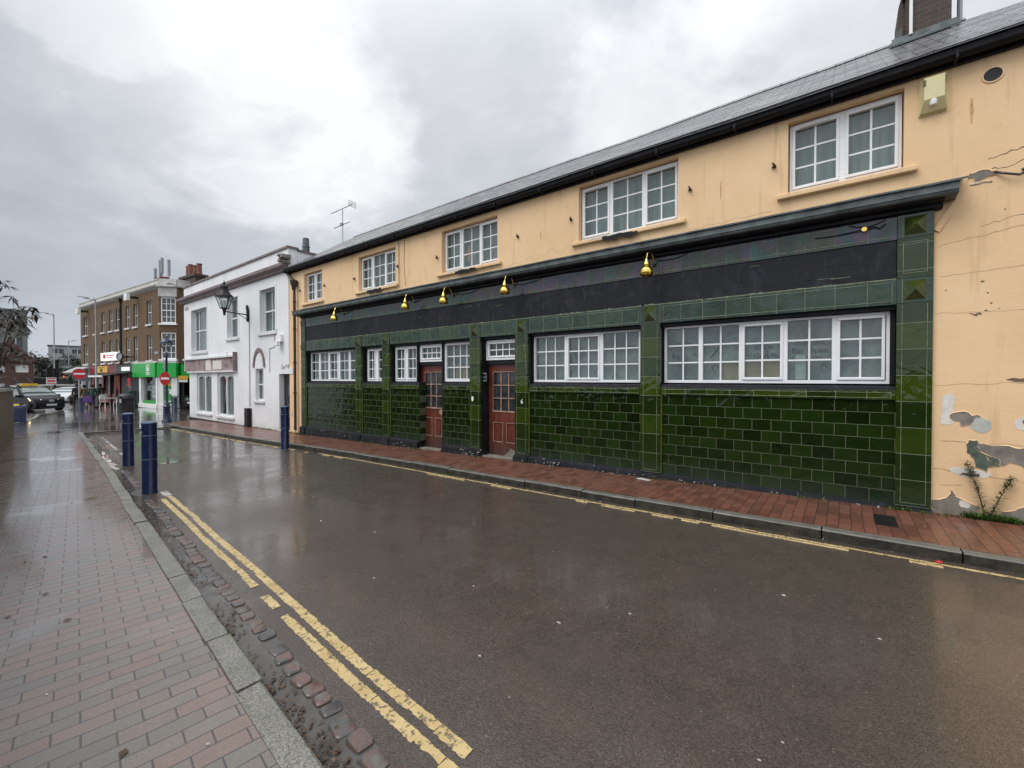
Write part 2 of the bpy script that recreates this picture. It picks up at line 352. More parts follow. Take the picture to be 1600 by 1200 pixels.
    MT['redlight'] = plain('tail_light', (.7, .05, .03), .2, var=.02, emit=((1, .10, .05), 4.0))
    MT['warmwin'] = plain('lit_room', (.8, .5, .25), .5, var=.02, emit=((1, .6, .25), 2.5))
    MT['pinkstone'] = None
    m, t, b = newmat('stained_pink_board'); v = pos(t)
    n = noise(t, v, 2.6, 5, .65, .5)
    setp(t, b, Base_Color=ramp(t, n, [(.3, (.09, .06, .06)), (.45, (.27, .19, .19)), (.62, (.36, .28, .28)), (.75, (.22, .15, .13))]), Roughness=.7)
    MT['pinkstone'] = m
    MT['stonetrim'] = plain('pale_stucco', (.50, .49, .46), .75, var=.2, scale=2)
    MT['browntrim'] = plain('mauve_brown_paint', (.19, .145, .145), .55, var=.35, scale=4)
    MT['terracotta'] = plain('terracotta', (.20, .085, .06), .8, var=.3, scale=6)
    MT['tileroof'] = plain('brown_tile_roof', (.11, .075, .06), .6, var=.4, scale=4)
    MT['carblack'] = plain('black_car_paint', (.008, .007, .009), .3, var=.1, spec=.22)
    MT['carwhite'] = plain('white_car_paint', (.75, .76, .77), .2, var=.04, coat=.6)
    MT['carglass'] = plain('car_glass', (.20, .235, .23), .05, var=.3, scale=1.5)  # pale reflection put into the base colour of the glass
    MT['tyre'] = plain('tyre_rubber', (.018, .018, .018), .6)
    MT['rim'] = plain('wheel_rim', (.30, .31, .32), .3, .7)
    MT['plate'] = plain('number_plate', (.72, .72, .68), .4, var=.04)
    MT['skin'] = plain('skin', (.45, .27, .19), .55, var=.05)
    MT['hair'] = plain('dark_hair', (.015, .012, .01), .5)
    MT['coatdark'] = plain('dark_plum_coat', (.028, .022, .03), .8)
    MT['coatbrown'] = plain('brown_coat', (.13, .075, .035), .8)
    MT['coatgreen'] = plain('dark_green_coat', (.012, .07, .055), .8)
    MT['purple'] = plain('purple_bag', (.12, .05, .22), .6)
    MT['trousers'] = plain('dark_trousers', (.03, .03, .035), .8)
    MT['palecloth'] = plain('pale_cloth', (.5, .48, .45), .8)
    MT['hazegrey'] = plain('grey_cladding', (.18, .19, .175), .7, var=.2, scale=.5)
    MT['hazelow'] = plain('pale_block', (.36, .37, .37), .7, var=.12, scale=.3)
    MT['farglass'] = plain('far_window_glass', (.07, .08, .085), .12, var=.3, scale=.6)
    MT['darkbelt'] = plain('dark_parapet', (.05, .05, .052), .7, var=.3, scale=.5)
build_materials()

# ------------------------------------------------------------------ mesh builder
ORG = {}
def org_of(o):
    while o is not None:
        if o.name in ORG: return ORG[o.name]
        o = o.parent
    return Vector((0, 0, 0))

class MB:
    def __init__(s): s.v, s.f, s.m = [], [], []
    def add(s, vs, fs, m=0):
        k = len(s.v); s.v += [Vector(p) for p in vs]
        s.f += [tuple(k + i for i in f) for f in fs]; s.m += [m] * len(fs)
        return s
    def box(s, x0, x1, y0, y1, z0, z1, m=0):
        if x0 > x1: x0, x1 = x1, x0
        if y0 > y1: y0, y1 = y1, y0
        if z0 > z1: z0, z1 = z1, z0
        return s.add([(x0, y0, z0), (x1, y0, z0), (x1, y1, z0), (x0, y1, z0), (x0, y0, z1), (x1, y0, z1), (x1, y1, z1), (x0, y1, z1)],
              [(3, 2, 1, 0), (4, 5, 6, 7), (0, 1, 5, 4), (1, 2, 6, 5), (2, 3, 7, 6), (3, 0, 4, 7)], m)
    def hexa(s, p, m=0):   # 8 points like box order
        return s.add(p, [(3, 2, 1, 0), (4, 5, 6, 7), (0, 1, 5, 4), (1, 2, 6, 5), (2, 3, 7, 6), (3, 0, 4, 7)], m)
    def prism(s, poly, a0, a1, axis='y', m=0):
        """poly of 2-d points extruded along an axis: y -> (x,z), x -> (y,z), z -> (x,y)"""
        def P(q, a):
            return {'y': (q[0], a, q[1]), 'x': (a, q[0], q[1]), 'z': (q[0], q[1], a)}[axis]
        n = len(poly)
        vs = [P(q, a0) for q in poly] + [P(q, a1) for q in poly]
        fs = [tuple(range(n)), tuple(range(2 * n - 1, n - 1, -1))] + [((i + 1) % n, i, n + i, n + (i + 1) % n) for i in range(n)]
        return s.add(vs, fs, m)
    def tube(s, pts, r, n=8, m=0, cap=True):
        pts = [Vector(p) for p in pts]; rs = r if isinstance(r, (list, tuple)) else [r] * len(pts)
        k = len(s.v); up = None
        for i, p in enumerate(pts):
            d = (pts[min(i + 1, len(pts) - 1)] - pts[max(i - 1, 0)]).normalized()
            if up is None: up = Vector((0, 0, 1)) if abs(d.z) < .9 else Vector((1, 0, 0))
            a = d.cross(up)
            if a.length < 1e-4: a = d.cross(Vector((0, 1, 0)))
            a.normalize(); b = a.cross(d).normalized(); up = b
            for j in range(n):
                q = 2 * pi * j / n
                s.v.append(p + a * cos(q) * rs[i] + b * sin(q) * rs[i])
        for i in range(len(pts) - 1):
            for j in range(n):
                s.f.append((k + i * n + j, k + i * n + (j + 1) % n, k + (i + 1) * n + (j + 1) % n, k + (i + 1) * n + j)); s.m.append(m)
        if cap:
            s.f.append(tuple(k + j for j in range(n - 1, -1, -1))); s.m.append(m)
            e = k + (len(pts) - 1) * n; s.f.append(tuple(e + j for j in range(n))); s.m.append(m)
        return s
    def lathe(s, prof, c=(0, 0, 0), n=20, m=0, sx=1.0, sy=1.0, rot=0.0):
        k = len(s.v)
        for (r, z) in prof:
            for j in range(n):
                q = 2 * pi * j / n + rot; s.v.append(Vector((c[0] + r * cos(q) * sx, c[1] + r * sin(q) * sy, c[2] + z)))
        for i in range(len(prof) - 1):
            for j in range(n):
                s.f.append((k + i * n + j, k + i * n + (j + 1) % n, k + (i + 1) * n + (j + 1) % n, k + (i + 1) * n + j)); s.m.append(m)
        s.f.append(tuple(k + j for j in range(n - 1, -1, -1))); s.m.append(m)
        e = k + (len(prof) - 1) * n; s.f.append(tuple(e + j for j in range(n))); s.m.append(m)
        return s
    def build(s, name, mats, parent=None, smooth=False, bevel=0.0, own=None):
        o_ = Vector(own) if own is not None else (org_of(parent) if parent else Vector((0, 0, 0)))
        me = bpy.data.meshes.new(name)
        me.from_pydata([tuple(v - o_) for v in s.v], [], s.f)
        mats = mats if isinstance(mats, (list, tuple)) else [mats]
        for q in mats: me.materials.append(MT[q] if isinstance(q, str) else q)
        for p, mi in zip(me.polygons, s.m):
            p.material_index = mi; p.use_smooth = smooth
        bm = bmesh.new(); bm.from_mesh(me); bmesh.ops.recalc_face_normals(bm, faces=bm.faces); bm.to_mesh(me); bm.free()
        if smooth:
            try: me.set_sharp_from_angle(angle=radians(38))
            except Exception: pass
        o = bpy.data.objects.new(name, me); COL.objects.link(o)
        if parent is not None: o.parent = parent
        elif own is not None: o.location = own; ORG[o.name] = Vector(own)
        if bevel:
            md = o.modifiers.new('bevel', 'BEVEL'); md.width = bevel; md.segments = 2; md.limit_method = 'ANGLE'
        return o

def tag(o, label=None, cat=None, group=None, kind=None):
    if label: o['label'] = label
    if cat: o['category'] = cat
    if group: o['group'] = group
    if kind: o['kind'] = kind
    return o
def thing(name, label, cat, loc=(0, 0, 0), rz=0.0, group=None, org=None):
    o = bpy.data.objects.new(name, None); COL.objects.link(o); o.empty_display_size = .2
    o.location = loc; o.rotation_euler = (0, 0, rz)
    ORG[o.name] = Vector(org) if org is not None else Vector((0, 0, 0))
    return tag(o, label, cat, group)
def wthing(name, label, cat, loc, group=None):      # parts given in world coordinates
    return thing(name, label, cat, loc, 0, group, org=loc)
def copy_tree(o, parent=None):
    c = o.copy(); COL.objects.link(c)
    if parent is not None: c.parent = parent
    for ch in list(o.children): copy_tree(ch, c)
    return c
def fill(mb, x0, x1, z0, z1, y0, y1, holes=(), m=0):
    """a wall slab with rectangular openings, cut into butting boxes"""
    zs = sorted({z0, z1, *[h[2] for h in holes], *[h[3] for h in holes]}); zs = [z for z in zs if z0 <= z <= z1]
    for a, b in zip(zs, zs[1:]):
        mid = (a + b) / 2
        spans = sorted((h[0], h[1]) for h in holes if h[2] < mid < h[3])
        x = x0
        for (p, q) in spans:
            if p > x: mb.box(x, min(p, x1), y0, y1, a, b, m)
            x = max(x, q)
        if x < x1: mb.box(x, x1, y0, y1, a, b, m)
def text_mesh(name, txt, size, mat, parent, x, y, z, rot=(pi / 2, 0, 0), ext=.0006, own=None):
    cu = bpy.data.curves.new(name, 'FONT'); cu.body = txt; cu.size = size; cu.extrude = ext; cu.align_x = 'CENTER'; cu.align_y = 'CENTER'
    to = bpy.data.objects.new(name + '_tmp', cu); COL.objects.link(to); bpy.context.view_layer.update()
    dg = bpy.context.evaluated_depsgraph_get()
    me = bpy.data.meshes.new_from_object(to.evaluated_get(dg)); bpy.data.objects.remove(to)
    me.materials.clear(); me.materials.append(MT[mat])
    me.transform(Matrix.Translation(Vector((x, y, z)) - (org_of(parent) if own is None else Vector(own))) @ Matrix.Rotation(rot[2], 4, 'Z') @ Matrix.Rotation(rot[0], 4, 'X'))
    o = bpy.data.objects.new(name, me); COL.objects.link(o); o.parent = parent
    return o
def blob(cx, cz, rx, rz, seed, n=26, rough=.35):
    pts = []
    for i in range(n):
        a = 2 * pi * i / n
        k = 1 + rough * mnoise.noise(Vector((cos(a) * 1.3 + seed * 3.7, sin(a) * 1.3, seed))) * 1.6 + R(-.06, .06)
        pts.append((cx + rx * k * cos(a), cz + rz * k * sin(a)))
    return pts

# ------------------------------------------------------------------ the setting: ground, road, pavements
YK = [(9, .20), (3, .60), (-1.7, .94), (-2.7, 1.03), (-5, 1.255), (-8.5, 1.60), (-11.5, 1.90), (-17, 2.40), (-21.6, 2.80)]
yk = lambda x: interp(YK, x)
YF = [(9, 5.42), (0, 5.49), (-6, 5.585), (-9, 5.64), (-12, 5.57), (-20, 5.36), (-22.6, 5.42)]
yf = lambda x: interp(YF, x)
wl = lambda x: .66 + (x + 16.13) * -.0976         # face of the boundary wall on the left

def xs_between(a, b, step): 
    n = max(1, int(round(abs(b - a) / step))); return [a + (b - a) * i / n for i in range(n + 1)]
def sheet(name, mat, rows, kind='structure', thick=0.0):
    """rows: list of lists of points, joined as a grid"""
    mb = MB(); w = len(rows[0])
    mb.v = [Vector(p) for r in rows for p in r]
    for i in range(len(rows) - 1):
        for j in range(w - 1):
            mb.f.append((i * w + j, i * w + j + 1, (i + 1) * w + j + 1, (i + 1) * w + j)); mb.m.append(0)
    o = mb.build(name, mat); o['kind'] = kind
    return o
gx = [400, 60, 12, 0, -14, -30, -45, -90, -900]
sheet('ground', 'farroad', [[(x, y, gz(x) - .02) for y in (-900, -30, 0, 3, 6, 12, 40, 900)] for x in gx])
X_ROAD = xs_between(9, -14, 1.0) + xs_between(-14, -21.6, 1.0)[1:]
sheet('road', 'asphalt', [[(x, yk(x) - .02 + (yf(x) - yk(x) + .04) * j / 8, gz(x)) for j in range(9)] for x in X_ROAD])
sheet('near_pavement', 'paverL', [[(x, wl(x) - .05 + (yk(x) - .125 - wl(x) + .05) * j / 4, gz(x) + .07) for j in range(5)] for x in X_ROAD])
XF = xs_between(9, -14, 1.0) + xs_between(-14, -23.6, 1.0)[1:]
yf_in = lambda x: yf(x) + .12 if x > -22 else interp([(-22, 5.52), (-23, 5.75), (-23.6, 6.15)], x)
sheet('far_pavement', 'paverR', [[(x, yf_in(x) + (7.02 - yf_in(x)) * j / 3, gz(x) + .104) for j in range(4)] for x in XF])
# raised paved square beyond, and its curved edge
EDGE = [(-29.55, -6), (-29.6, 1.75), (-31, 2.05), (-33, 2.55), (-35.2, 2.85), (-36.6, 2.95), (-37.3, 3.12), (-37.6, 3.45), (-38.6, 3.75), (-40.2, 4.1), (-42.5, 4.9), (-46, 5.5), (-60, 6.4)]
rows = []
for (x, y) in [(-21.3, -6), (-25, -6)] + EDGE:
    rows.append([(x, y + (14 - y) * j / 6, gz(x) + .05) for j in range(7)])
sheet('paved_square', 'slabs', rows)
mb = MB()
for (x0, y0), (x1, y1) in zip(EDGE, EDGE[1:]):
    d = Vector((x1 - x0, y1 - y0, 0)).normalized(); n = Vector((-d.y, d.x, 0)) * .14 * (1 if d.x <= 0 and True else -1)
    if n.x > 0 or (abs(n.x) < 1e-6 and n.y > 0): n = -n
    a0, a1 = Vector((x0, y0, 0)), Vector((x1, y1, 0)); up0, up1 = Vector((0, 0, gz(x0))), Vector((0, 0, gz(x1))); e = lambda q: Vector((0, 0, q))
    mb.hexa([a0 + n + up0 + e(-.05), a1 + n + up1 + e(-.05), a1 + up1 + e(-.05), a0 + up0 + e(-.05), a0 + n + up0 + e(.055), a1 + n + up1 + e(.055), a1 + up1 + e(.055), a0 + up0 + e(.055)])
o = mb.build('square_kerb', 'granite'); o['kind'] = 'structure'
mb = MB(); mb.hexa([(-21.6, 2.75, gz(-21.6) - .05), (-21.25, 2.75, gz(-21.25) - .02), (-21.25, 5.3, gz(-21.25) - .02), (-21.6, 5.3, gz(-21.6) - .05),
    (-21.6, 2.75, gz(-21.6) + .054), (-21.25, 2.75, gz(-21.25) + .012), (-21.25, 5.3, gz(-21.25) + .012), (-21.6, 5.3, gz(-21.6) + .054)])
o = mb.build('road_ramp', 'granite'); o['kind'] = 'structure'

# kerbs: separate granite lengths with open joints and knocked edges
def kerb(name, fy, x_start, x_end, inward, w, h, unit, mat='granite'):
    mb = MB(); x = x_start
    while x > x_end:
        L = unit * R(.8, 1.2); x2 = max(x - L, x_end)
        n = 7
        jz, jy = R(-.006, .006), R(-.008, .008)
        ring = []
        for i in range(n + 1):
            xx = x - .006 - (x - x2 - .012) * i / n
            y0 = fy(xx) + jy; s = 1 if inward > 0 else -1
            b = .012
            q = [(0, -.12), (0, h - b + R(-.004, .003)), (b + R(-.004, .006), h + R(-.003, .002)), (w, h), (w, -.12)]
            ring.append([(xx, y0 + s * a, gz(xx) + z + jz) for a, z in q])
        k = len(mb.v)
        for r_ in ring: mb.v += [Vector(p) for p in r_]
        for i in range(n):
            for j in range(4):
                mb.f.append((k + i * 5 + j, k + i * 5 + j + 1, k + (i + 1) * 5 + j + 1, k + (i + 1) * 5 + j)); mb.m.append(0)
        mb.f += [tuple(k + j for j in range(5)), tuple(k + n * 5 + j for j in range(4, -1, -1))]; mb.m += [0, 0]
        x = x2
    o = mb.build(name, mat); o['kind'] = 'structure'; return o
kerb('near_kerb', yk, 8.5, -21.5, -1, .13, .08, .72)
kerb('far_kerb', yf, 8.5, -22.4, 1, .125, .105, .95, 'kerbdirty')
# gutter channel and the row of setts
gpts = xs_between(6, -14, .5) + xs_between(-14, -21, .5)[1:]
sheet('gutter', 'gutter', [[(x, yk(x) - .01, gz(x) + .004), (x, yk(x) + .12, gz(x) + .004), (x, yk(x) + .235, gz(x) + .004)] for x in gpts])
mb = MB(); x = 2.0
while x > -20.5:
    L = R(.10, .15)
    if not (-9.35 < x < -8.2 or -12.8 < x < -11.6) and R(0, 1) > .02:
        y = yk(x) + .185 + R(-.014, .014); a, b = L * .5 - .010, R(.038, .052); zz = gz(x) + R(-.003, .008); ang = R(-.14, .14) - .09
        P = []
        for lev, k in ((-.05, 1.0), (.006, 1.0), (.013, .86)):
            for (u, w) in ((-1, -.72), (-.72, -1), (.72, -1), (1, -.72), (1, .72), (.72, 1), (-.72, 1), (-1, .72)):
                uu, ww = u * a * k * R(.9, 1.06), w * b * k * R(.92, 1.06)
                P.append((x + uu * cos(ang) - ww * sin(ang), y + uu * sin(ang) + ww * cos(ang), zz + lev))
        F = [tuple(range(16, 24))] + [(l * 8 + i, l * 8 + (i + 1) % 8, (l + 1) * 8 + (i + 1) % 8, (l + 1) * 8 + i) for l in range(2) for i in range(8)]
        mb.add(P, F)
    x -= L + R(-.004, .010)
o = mb.build('gutter_setts', 'sett', smooth=True); o['kind'] = 'structure'
# double yellow lines: broken, ragged thermoplastic
def ragged_line(mb, fy, xa, xb, w, gaps, dz, keep=.985):
    x = xa
    while x > xb:
        L = R(.07, .26); x2 = max(x - L, xb)
        if not any(g0 > x > g1 for g0, g1 in gaps) and R(0, 1) < keep:
            n = max(2, int(L / .018)); k = len(mb.v)
            ch0, ch1 = (R(0, .02) if R(0, 1) < .3 else 0), (R(0, .02) if R(0, 1) < .3 else 0)
            for i in range(n + 1):
                xx = x - .0015 - (x - x2 - .003) * i / n
                y0 = fy(xx) - w / 2 + R(-.004, .004) + ch0 * R(.3, 1); y1 = fy(xx) + w / 2 + R(-.004, .004) - ch1 * R(.3, 1)
                for (yy, zz) in ((y0, gz(xx) + .001), (y0 + .003, gz(xx) + dz), (y1 - .003, gz(xx) + dz), (y1, gz(xx) + .001)):
                    mb.v.append(Vector((xx + R(-.003, .003), yy, zz)))
            for i in range(n):
                for j in range(3):
                    mb.f.append((k + i * 4 + j, k + i * 4 + j + 1, k + i * 4 + 5 + j, k + i * 4 + 4 + j)); mb.m.append(0)
        x = x2
YA = [(2, 1.0), (-1.39, 1.30), (-1.72, 1.325), (-2.28, 1.365), (-3.06, 1.44), (-4.4, 1.57), (-5.45, 1.655), (-6.65, 1.775), (-8.1, 1.90)]
mb = MB()
ragged_line(mb, lambda x: interp(YA, x), 1.5, -8.1, .062, [(-3.15, -3.35), (-3.62, -3.78), (-4.0, -4.12)], .0035)
ragged_line(mb, lambda x: interp(YA, x) + .105, -1.32, -8.3, .066, [(-1.98, -2.06), (-4.0, -4.1)], .0035)
ragged_line(mb, lambda x: yf(x) - .13, 8, -21, .045, [(-10.2, -11.3)], .003, .99)
ragged_line(mb, lambda x: yf(x) - .20, 8, -21, .04, [(-3.0, -3.8), (-6.2, -9.0), (-13, -14)], .006, .55)
o = mb.build('yellow_road_lines', 'yellow'); o['kind'] = 'structure'
mb = MB(); ragged_line(mb, lambda x: 2.02 + (x + 8.4) * -.05, -8.25, -8.75, .10, [], .008, 1)
ragged_line(mb, lambda x: 2.1 + (x + 8.4) * -.08, -13.3, -19.5, .06, [(-15, -15.4)], .007, .9)
o = mb.build('pale_road_marks', 'whitepaint'); o['kind'] = 'structure'
# square slab set in the road by the bollards, brown patch, manhole
mb = MB(); mb.hexa([(-13.0, 2.60, gz(-13) - .02), (-11.75, 2.60, gz(-11.75) - .02), (-11.75, 3.12, gz(-11.75) - .02), (-13.0, 3.12, gz(-13) - .02),
                    (-13.0, 2.60, gz(-13) + .006), (-11.75, 2.60, gz(-11.75) + .006), (-11.75, 3.12, gz(-11.75) + .006), (-13.0, 3.12, gz(-13) + .006)])
o = mb.build('road_slab', 'slabs'); o['kind'] = 'structure'
for nm, (cx, cy) in (('bollard_footing', (-8.72, 1.92)), ('bollard_footing', (-12.2, 2.32))):
    mb = MB(); mb.prism([(cx + .42 * cos(a) * (1 + .1 * cos(3 * a)), cy + .24 * sin(a) * (1 + .1 * sin(2 * a))) for a in [2 * pi * i / 18 for i in range(18)]], gz(cx) - .03, gz(cx) + .009, 'z')
    o = mb.build(nm, 'asphalt'); o['kind'] = 'structure'
mb = MB(); zc = gz(.38) + .108
mb.box(.29, .48, 6.02, 6.45, zc - .03, zc)
for i in range(9): mb.box(.30, .47, 6.04 + i * .047, 6.065 + i * .047, zc, zc + .005)
tag(mb.build('drain_cover', 'darkmetal', own=(.38, 6.23, zc)), 'small dark square drain cover set in the red brick pavement by the corner pillar', 'drain cover')

# ------------------------------------------------------------------ the green-tiled corner pub
pub = wthing('pub_building', 'long two-storey peach rendered pub with dark green glazed tile ground floor and slate roof', 'pub', (-7, D, 0))
PX0, PX1 = -14.87, 7.0
UW = [  # upper windows: x0, x1, z0, z1, lights (x fraction edges with kind)
    (-13.84, -12.74, 4.12, 5.06, 2), (-10.78, -9.13, 4.12, 5.07, 3), (-7.41, -5.73, 4.13, 5.09, 3),
    (-3.82, -2.06, 4.17, 5.15, 3), (-.61, .562, 4.20, 5.15, 2)]
mb = MB()
fill(mb, PX0, PX1, 3.56, 5.36, D, D + .3, [(a, b, c, d) for a, b, c, d, n in UW])
mb.box(PX0, -13.992, D, D + .3, gz(-14) - .1, 3.56)            # strip left of the tiles
mb.box(.826, PX1, D, D + .3, -.1, 3.56)                        # wall right of the tiles
mb.build('upper_wall', 'peach', pub)
mb = MB()
mb.box(PX0, PX1, D + 4.9, D + 5.1, -.5, 5.3); mb.box(PX1 - .2, PX1, D + .31, D + 4.89, -.2, 5.3); mb.box(PX0, PX0 + .2, D + .31, D + 4.89, -.5, 5.3)
mb.box(PX0 + .21, PX1 - .21, D + .31, D + 4.89, 3.6, 3.7)
mb.box(PX0 + .21, PX1 - .21, D + 1.2, D + 1.25, -.4, 3.59); mb.box(PX0 + .21, PX1 - .21, D + 1.2, D + 1.25, 3.71, 5.3)
mb.build('inner_walls', 'dim', pub)

# ground floor: plinth, dado, sill course, pilasters, bands, frieze board
PIL = [(-13.99, -13.71), (-10.89, -10.61), (-9.66, -9.34), (-6.49, -6.18), (-5.24, -4.92), (-2.64, -2.32), (.51, .825)]
BAYS = [(-13.71, -10.89), (-10.61, -9.66), (-9.34, -8.19), (-7.37, -6.49), (-4.92, -2.64), (-2.32, .51)]
def plinth(x0, x1, p):
    mb = MB()
    n = max(2, int((x1 - x0) / .12))
    for i in range(n):
        a, b = x0 + (x1 - x0) * i / n, x0 + (x1 - x0) * (i + 1) / n
        za, zb = gz(a) + .05, gz(b) + .05
        j = [p + .02 * mnoise.noise(Vector((q * 3, 2, 1))) for q in (a, b)]
        mb.hexa([(a, D - j[0] - .02, za), (b, D - j[1] - .02, zb), (b, D + .1, zb), (a, D + .1, za),
                 (a, D - j[0], .115), (b, D - j[1], .115), (b, D + .1, .115), (a, D + .1, .115)])
        mb.hexa([(a, D - j[0], .115), (b, D - j[1], .115), (b, D + .1, .115), (a, D + .1, .115),
                 (a, D - .012, .152), (b, D - .012, .152), (b, D + .1, .152), (a, D + .1, .152)], 1)
    return mb.build('plinth', ['plinth', 'board'], pub)
for a, b in PIL: plinth(a - .012, b + .012, .10)
for a, b in BAYS: plo = plinth(a + .012, b - .012, .075)
mb = MB()
for (xa, xb, n) in ((-6.75, -6.15, 18), (-4.75, -4.1, 14), (-3.6, -2.3, 12), (-2.3, -1.2, 7), (-.9, .4, 3), (-9.2, -8.3, 6), (-13.5, -9.8, 4)):
    for k in range(n):
        x = R(xa, xb); z = R(gz(x) + .10, .112); rr = R(.003, .009)
        mb.prism(blob(x, z, rr, rr * R(.5, 1.2), k, 7, .4), D - .128 if z < .05 else D - .1235, D - .07, 'y')
    for k in range(n // 10):
        x = R(xa, xb); mb.prism(blob(x, 0, .015, .008, k, 7, .4) and [(x + R(.5, 1) * .014 * cos(a), D - .055 + R(.5, 1) * .02 * sin(a)) for a in (0, 1, 2, 3, 4, 5)], .13, .1425, 'z')
mb.build('paint_chips', 'fleck', plo)['kind'] = 'stuff'
for a, b in BAYS:
    mb = MB(); mb.box(a, b, D, D + .2, .152, 1.414); mb.build('tile_dado', 'dado', pub)
    mb = MB(); mb.box(a, b, D - .03, D + .2, 1.414, 1.525)
    mb.box(a + .04, b - .04, D - .036, D - .0305, 1.435, 1.441, 1); mb.box(a + .04, b - .04, D - .036, D - .0305, 1.50, 1.506, 1)
    for q in (a + .04, b - .046): mb.box(q, q + .006, D - .036, D - .0305, 1.4411, 1.4999, 1)
    mb.build('sill_course', ['sillt', 'bead'], pub, bevel=.006)
    mb = MB(); mb.hexa([(a, D - .02, 1.526), (b, D - .02, 1.526), (b, D + .3, 1.526), (a, D + .3, 1.526),
                        (a, D - .01, 1.575), (b, D - .01, 1.575), (b, D + .3, 1.60), (a, D + .3, 1.60)])
    mb.build('black_sill', 'board', pub)
for i, (a, b) in enumerate(PIL):
    last = i == 6; top = 3.60 if last else (2.86 if i else 3.60)
    mb = MB(); mb.box(a, b, D - .045, D + .015, .153, 2.57)
    for q in (a + .045, b - .051): mb.box(q, q + .006, D - .05, D - .0455, .19, 2.55, 1)
    mb.box(a + .0515, b - .0515, D - .05, D - .0455, .19, .196, 1)
    if i in (0, 1, 2, 4, 5):    # the olive moulded edge on the right of the narrow pillars
        mb.tube([(b + .012, D - .015, .153), (b + .012, D - .015, 1.413)], .02, 8, 2)
    po = mb.build('tiled_pilaster', ['pil', 'bead', 'olivebead'], pub, bevel=.006)
    def diamond(z0, z1, cx, hw):
        q = MB(); cz = (z0 + z1) / 2; hh = (z1 - z0) / 2 - .03
        q.box(a, b, D - .047, D + .015, z0, z1)
        q2 = MB(); base = [(cx - hw, D - .0475, cz - hh), (cx + hw, D - .0475, cz - hh), (cx + hw, D - .0475, cz + hh), (cx - hw, D - .0475, cz + hh), (cx, D - .135, cz)]
        q2.add(base, [(0, 1, 4), (1, 2, 4), (2, 3, 4), (3, 0, 4), (3, 2, 1, 0)])
        do = q.build('diamond_tile', 'band', po); q2.build('pyramid_boss', 'pyr', do)
    cx = (a + b) / 2
    diamond(2.575, 2.862, cx, .095)
    if last or i == 0:
        q = MB(); q.box(a, b, D - .045, D + .015, 2.867, 3.338)
        for u in (a + .05, b - .056): q.box(u, u + .006, D - .051, D - .0455, 2.92, 3.29, 1)
        for w in (2.92, 3.284): q.box(a + .0565, b - .0565, D - .051, D - .0455, w, w + .006, 1)
        q.build('panel_tile', ['pil', 'bead'], po)
        diamond(3.343, 3.615, cx, .095)
GAPS = [(-13.71, -10.89), (-10.61, -9.66), (-9.34, -6.49), (-6.18, -5.24), (-4.92, -2.64), (-2.32, .51)]
for a, b in GAPS:
    mb = MB(); mb.box(a, b, D - .035, D + .17, 2.565, 2.862)
    for w in (2.60, 2.825): mb.box(a + .04, b - .04, D - .041, D - .0355, w, w + .006, 1)
    for u in (a + .04, b - .046): mb.box(u, u + .006, D - .041, D - .0355, 2.6065, 2.8245, 1)
    mb.build('tile_band', ['band', 'bead'], pub, bevel=.004)
    mb = MB(); mb.box(a, b, D + .03, D + .30, 2.515, 2.5645); mb.build('black_head', 'black', pub)
mb = MB(); mb.box(-13.705, .505, D - .03, D + .2, 2.866, 2.878, 1); mb.box(-13.705, .505, D - .022, D + .2, 2.882, 3.336)
for x in (-11.9, -10.0, -7.55, -5.9, -4.25, -1.2): mb.box(x, x + .012, D - .0255, D - .0225, 2.884, 3.334, 2)
for k in range(70):
    x = R(-13.6, .3); L = R(.02, .10); mb.box(x, x + L, D - .034, D - .0305, 2.862 + R(0, .008), 2.872 + R(.004, .018), 1)
for k in range(26):
    x = R(-3.5, .3) if k % 2 else R(-9, -5); z = R(2.95, 3.28); L = R(.04, .22); mb.box(x, x + L, D - .0252, D - .0224, z, z + R(.003, .008), 2 if k % 3 else 1)
fb = mb.build('fascia_board', ['board', 'bead', 'ghost'], pub)
for word, x0 in (('WNR', -7.35), ('THADE', -4.85), ('Ke', -10.75)):
    for i, ch_l in enumerate(word): text_mesh('ghost_letter', ch_l, .34, 'ghost', fb, x0 + i * .36, D - .0232, 3.11 + R(-.01, .01))
mb = MB(); mb.box(-13.705, .505, D - .035, D + .2, 3.341, 3.615)
mb.box(-13.66, .46, D - .041, D - .0355, 3.375, 3.381, 1); mb.box(-13.66, .46, D - .041, D - .0355, 3.575, 3.58, 1)
mb.build('frieze_tiles', ['band2', 'bead'], pub)
# cornice: black bed moulds below, tiled face, sloped lead top
CX0, CX1 = -14.05, 1.02
prof = [(D - .06, 3.616), (D - .10, 3.63), (D - .10, 3.665), (D - .16, 3.67), (D - .20, 3.68), (D - .20, 3.699), (D + .02, 3.699)]
mb = MB(); mb.prism([(D + .02, 3.616)] + prof, CX0 + .12, CX1 - .13, 'x'); mb.build('cornice_bed_mould', 'black', pub)
mb = MB(); mb.prism([(D + .02, 3.701), (D - .27, 3.701), (D - .285, 3.72), (D - .285, 3.735), (D - .30, 3.737), (D - .30, 3.818), (D + .02, 3.818)], CX0, CX1 - .03, 'x')
for x in xs_between(CX0 + .5, CX1 - .3, .62): mb.box(x, x + .006, D - .3035, D - .3005, 3.765, 3.817, 1)
mb.build('cornice_face', ['lead', 'bead'], pub, bevel=.006)
mb = MB()
N = 60
for i in range(N):
    a, b = CX0 - .03 + (CX1 - CX0 + .06) * i / N, CX0 - .03 + (CX1 - CX0 + .06) * (i + 1) / N
    za, zb = [3.84 + .006 * mnoise.noise(Vector((q * 2, 0, 0))) for q in (a, b)]
    mb.hexa([(a, D - .325, za - .021), (b, D - .325, zb - .021), (b, D + .0, 3.92), (a, D + .0, 3.92), (a, D - .325, za), (b, D - .325, zb), (b, D + .0, 3.945), (a, D + .0, 3.945)])
mb.build('cornice_lead', 'lead', pub)
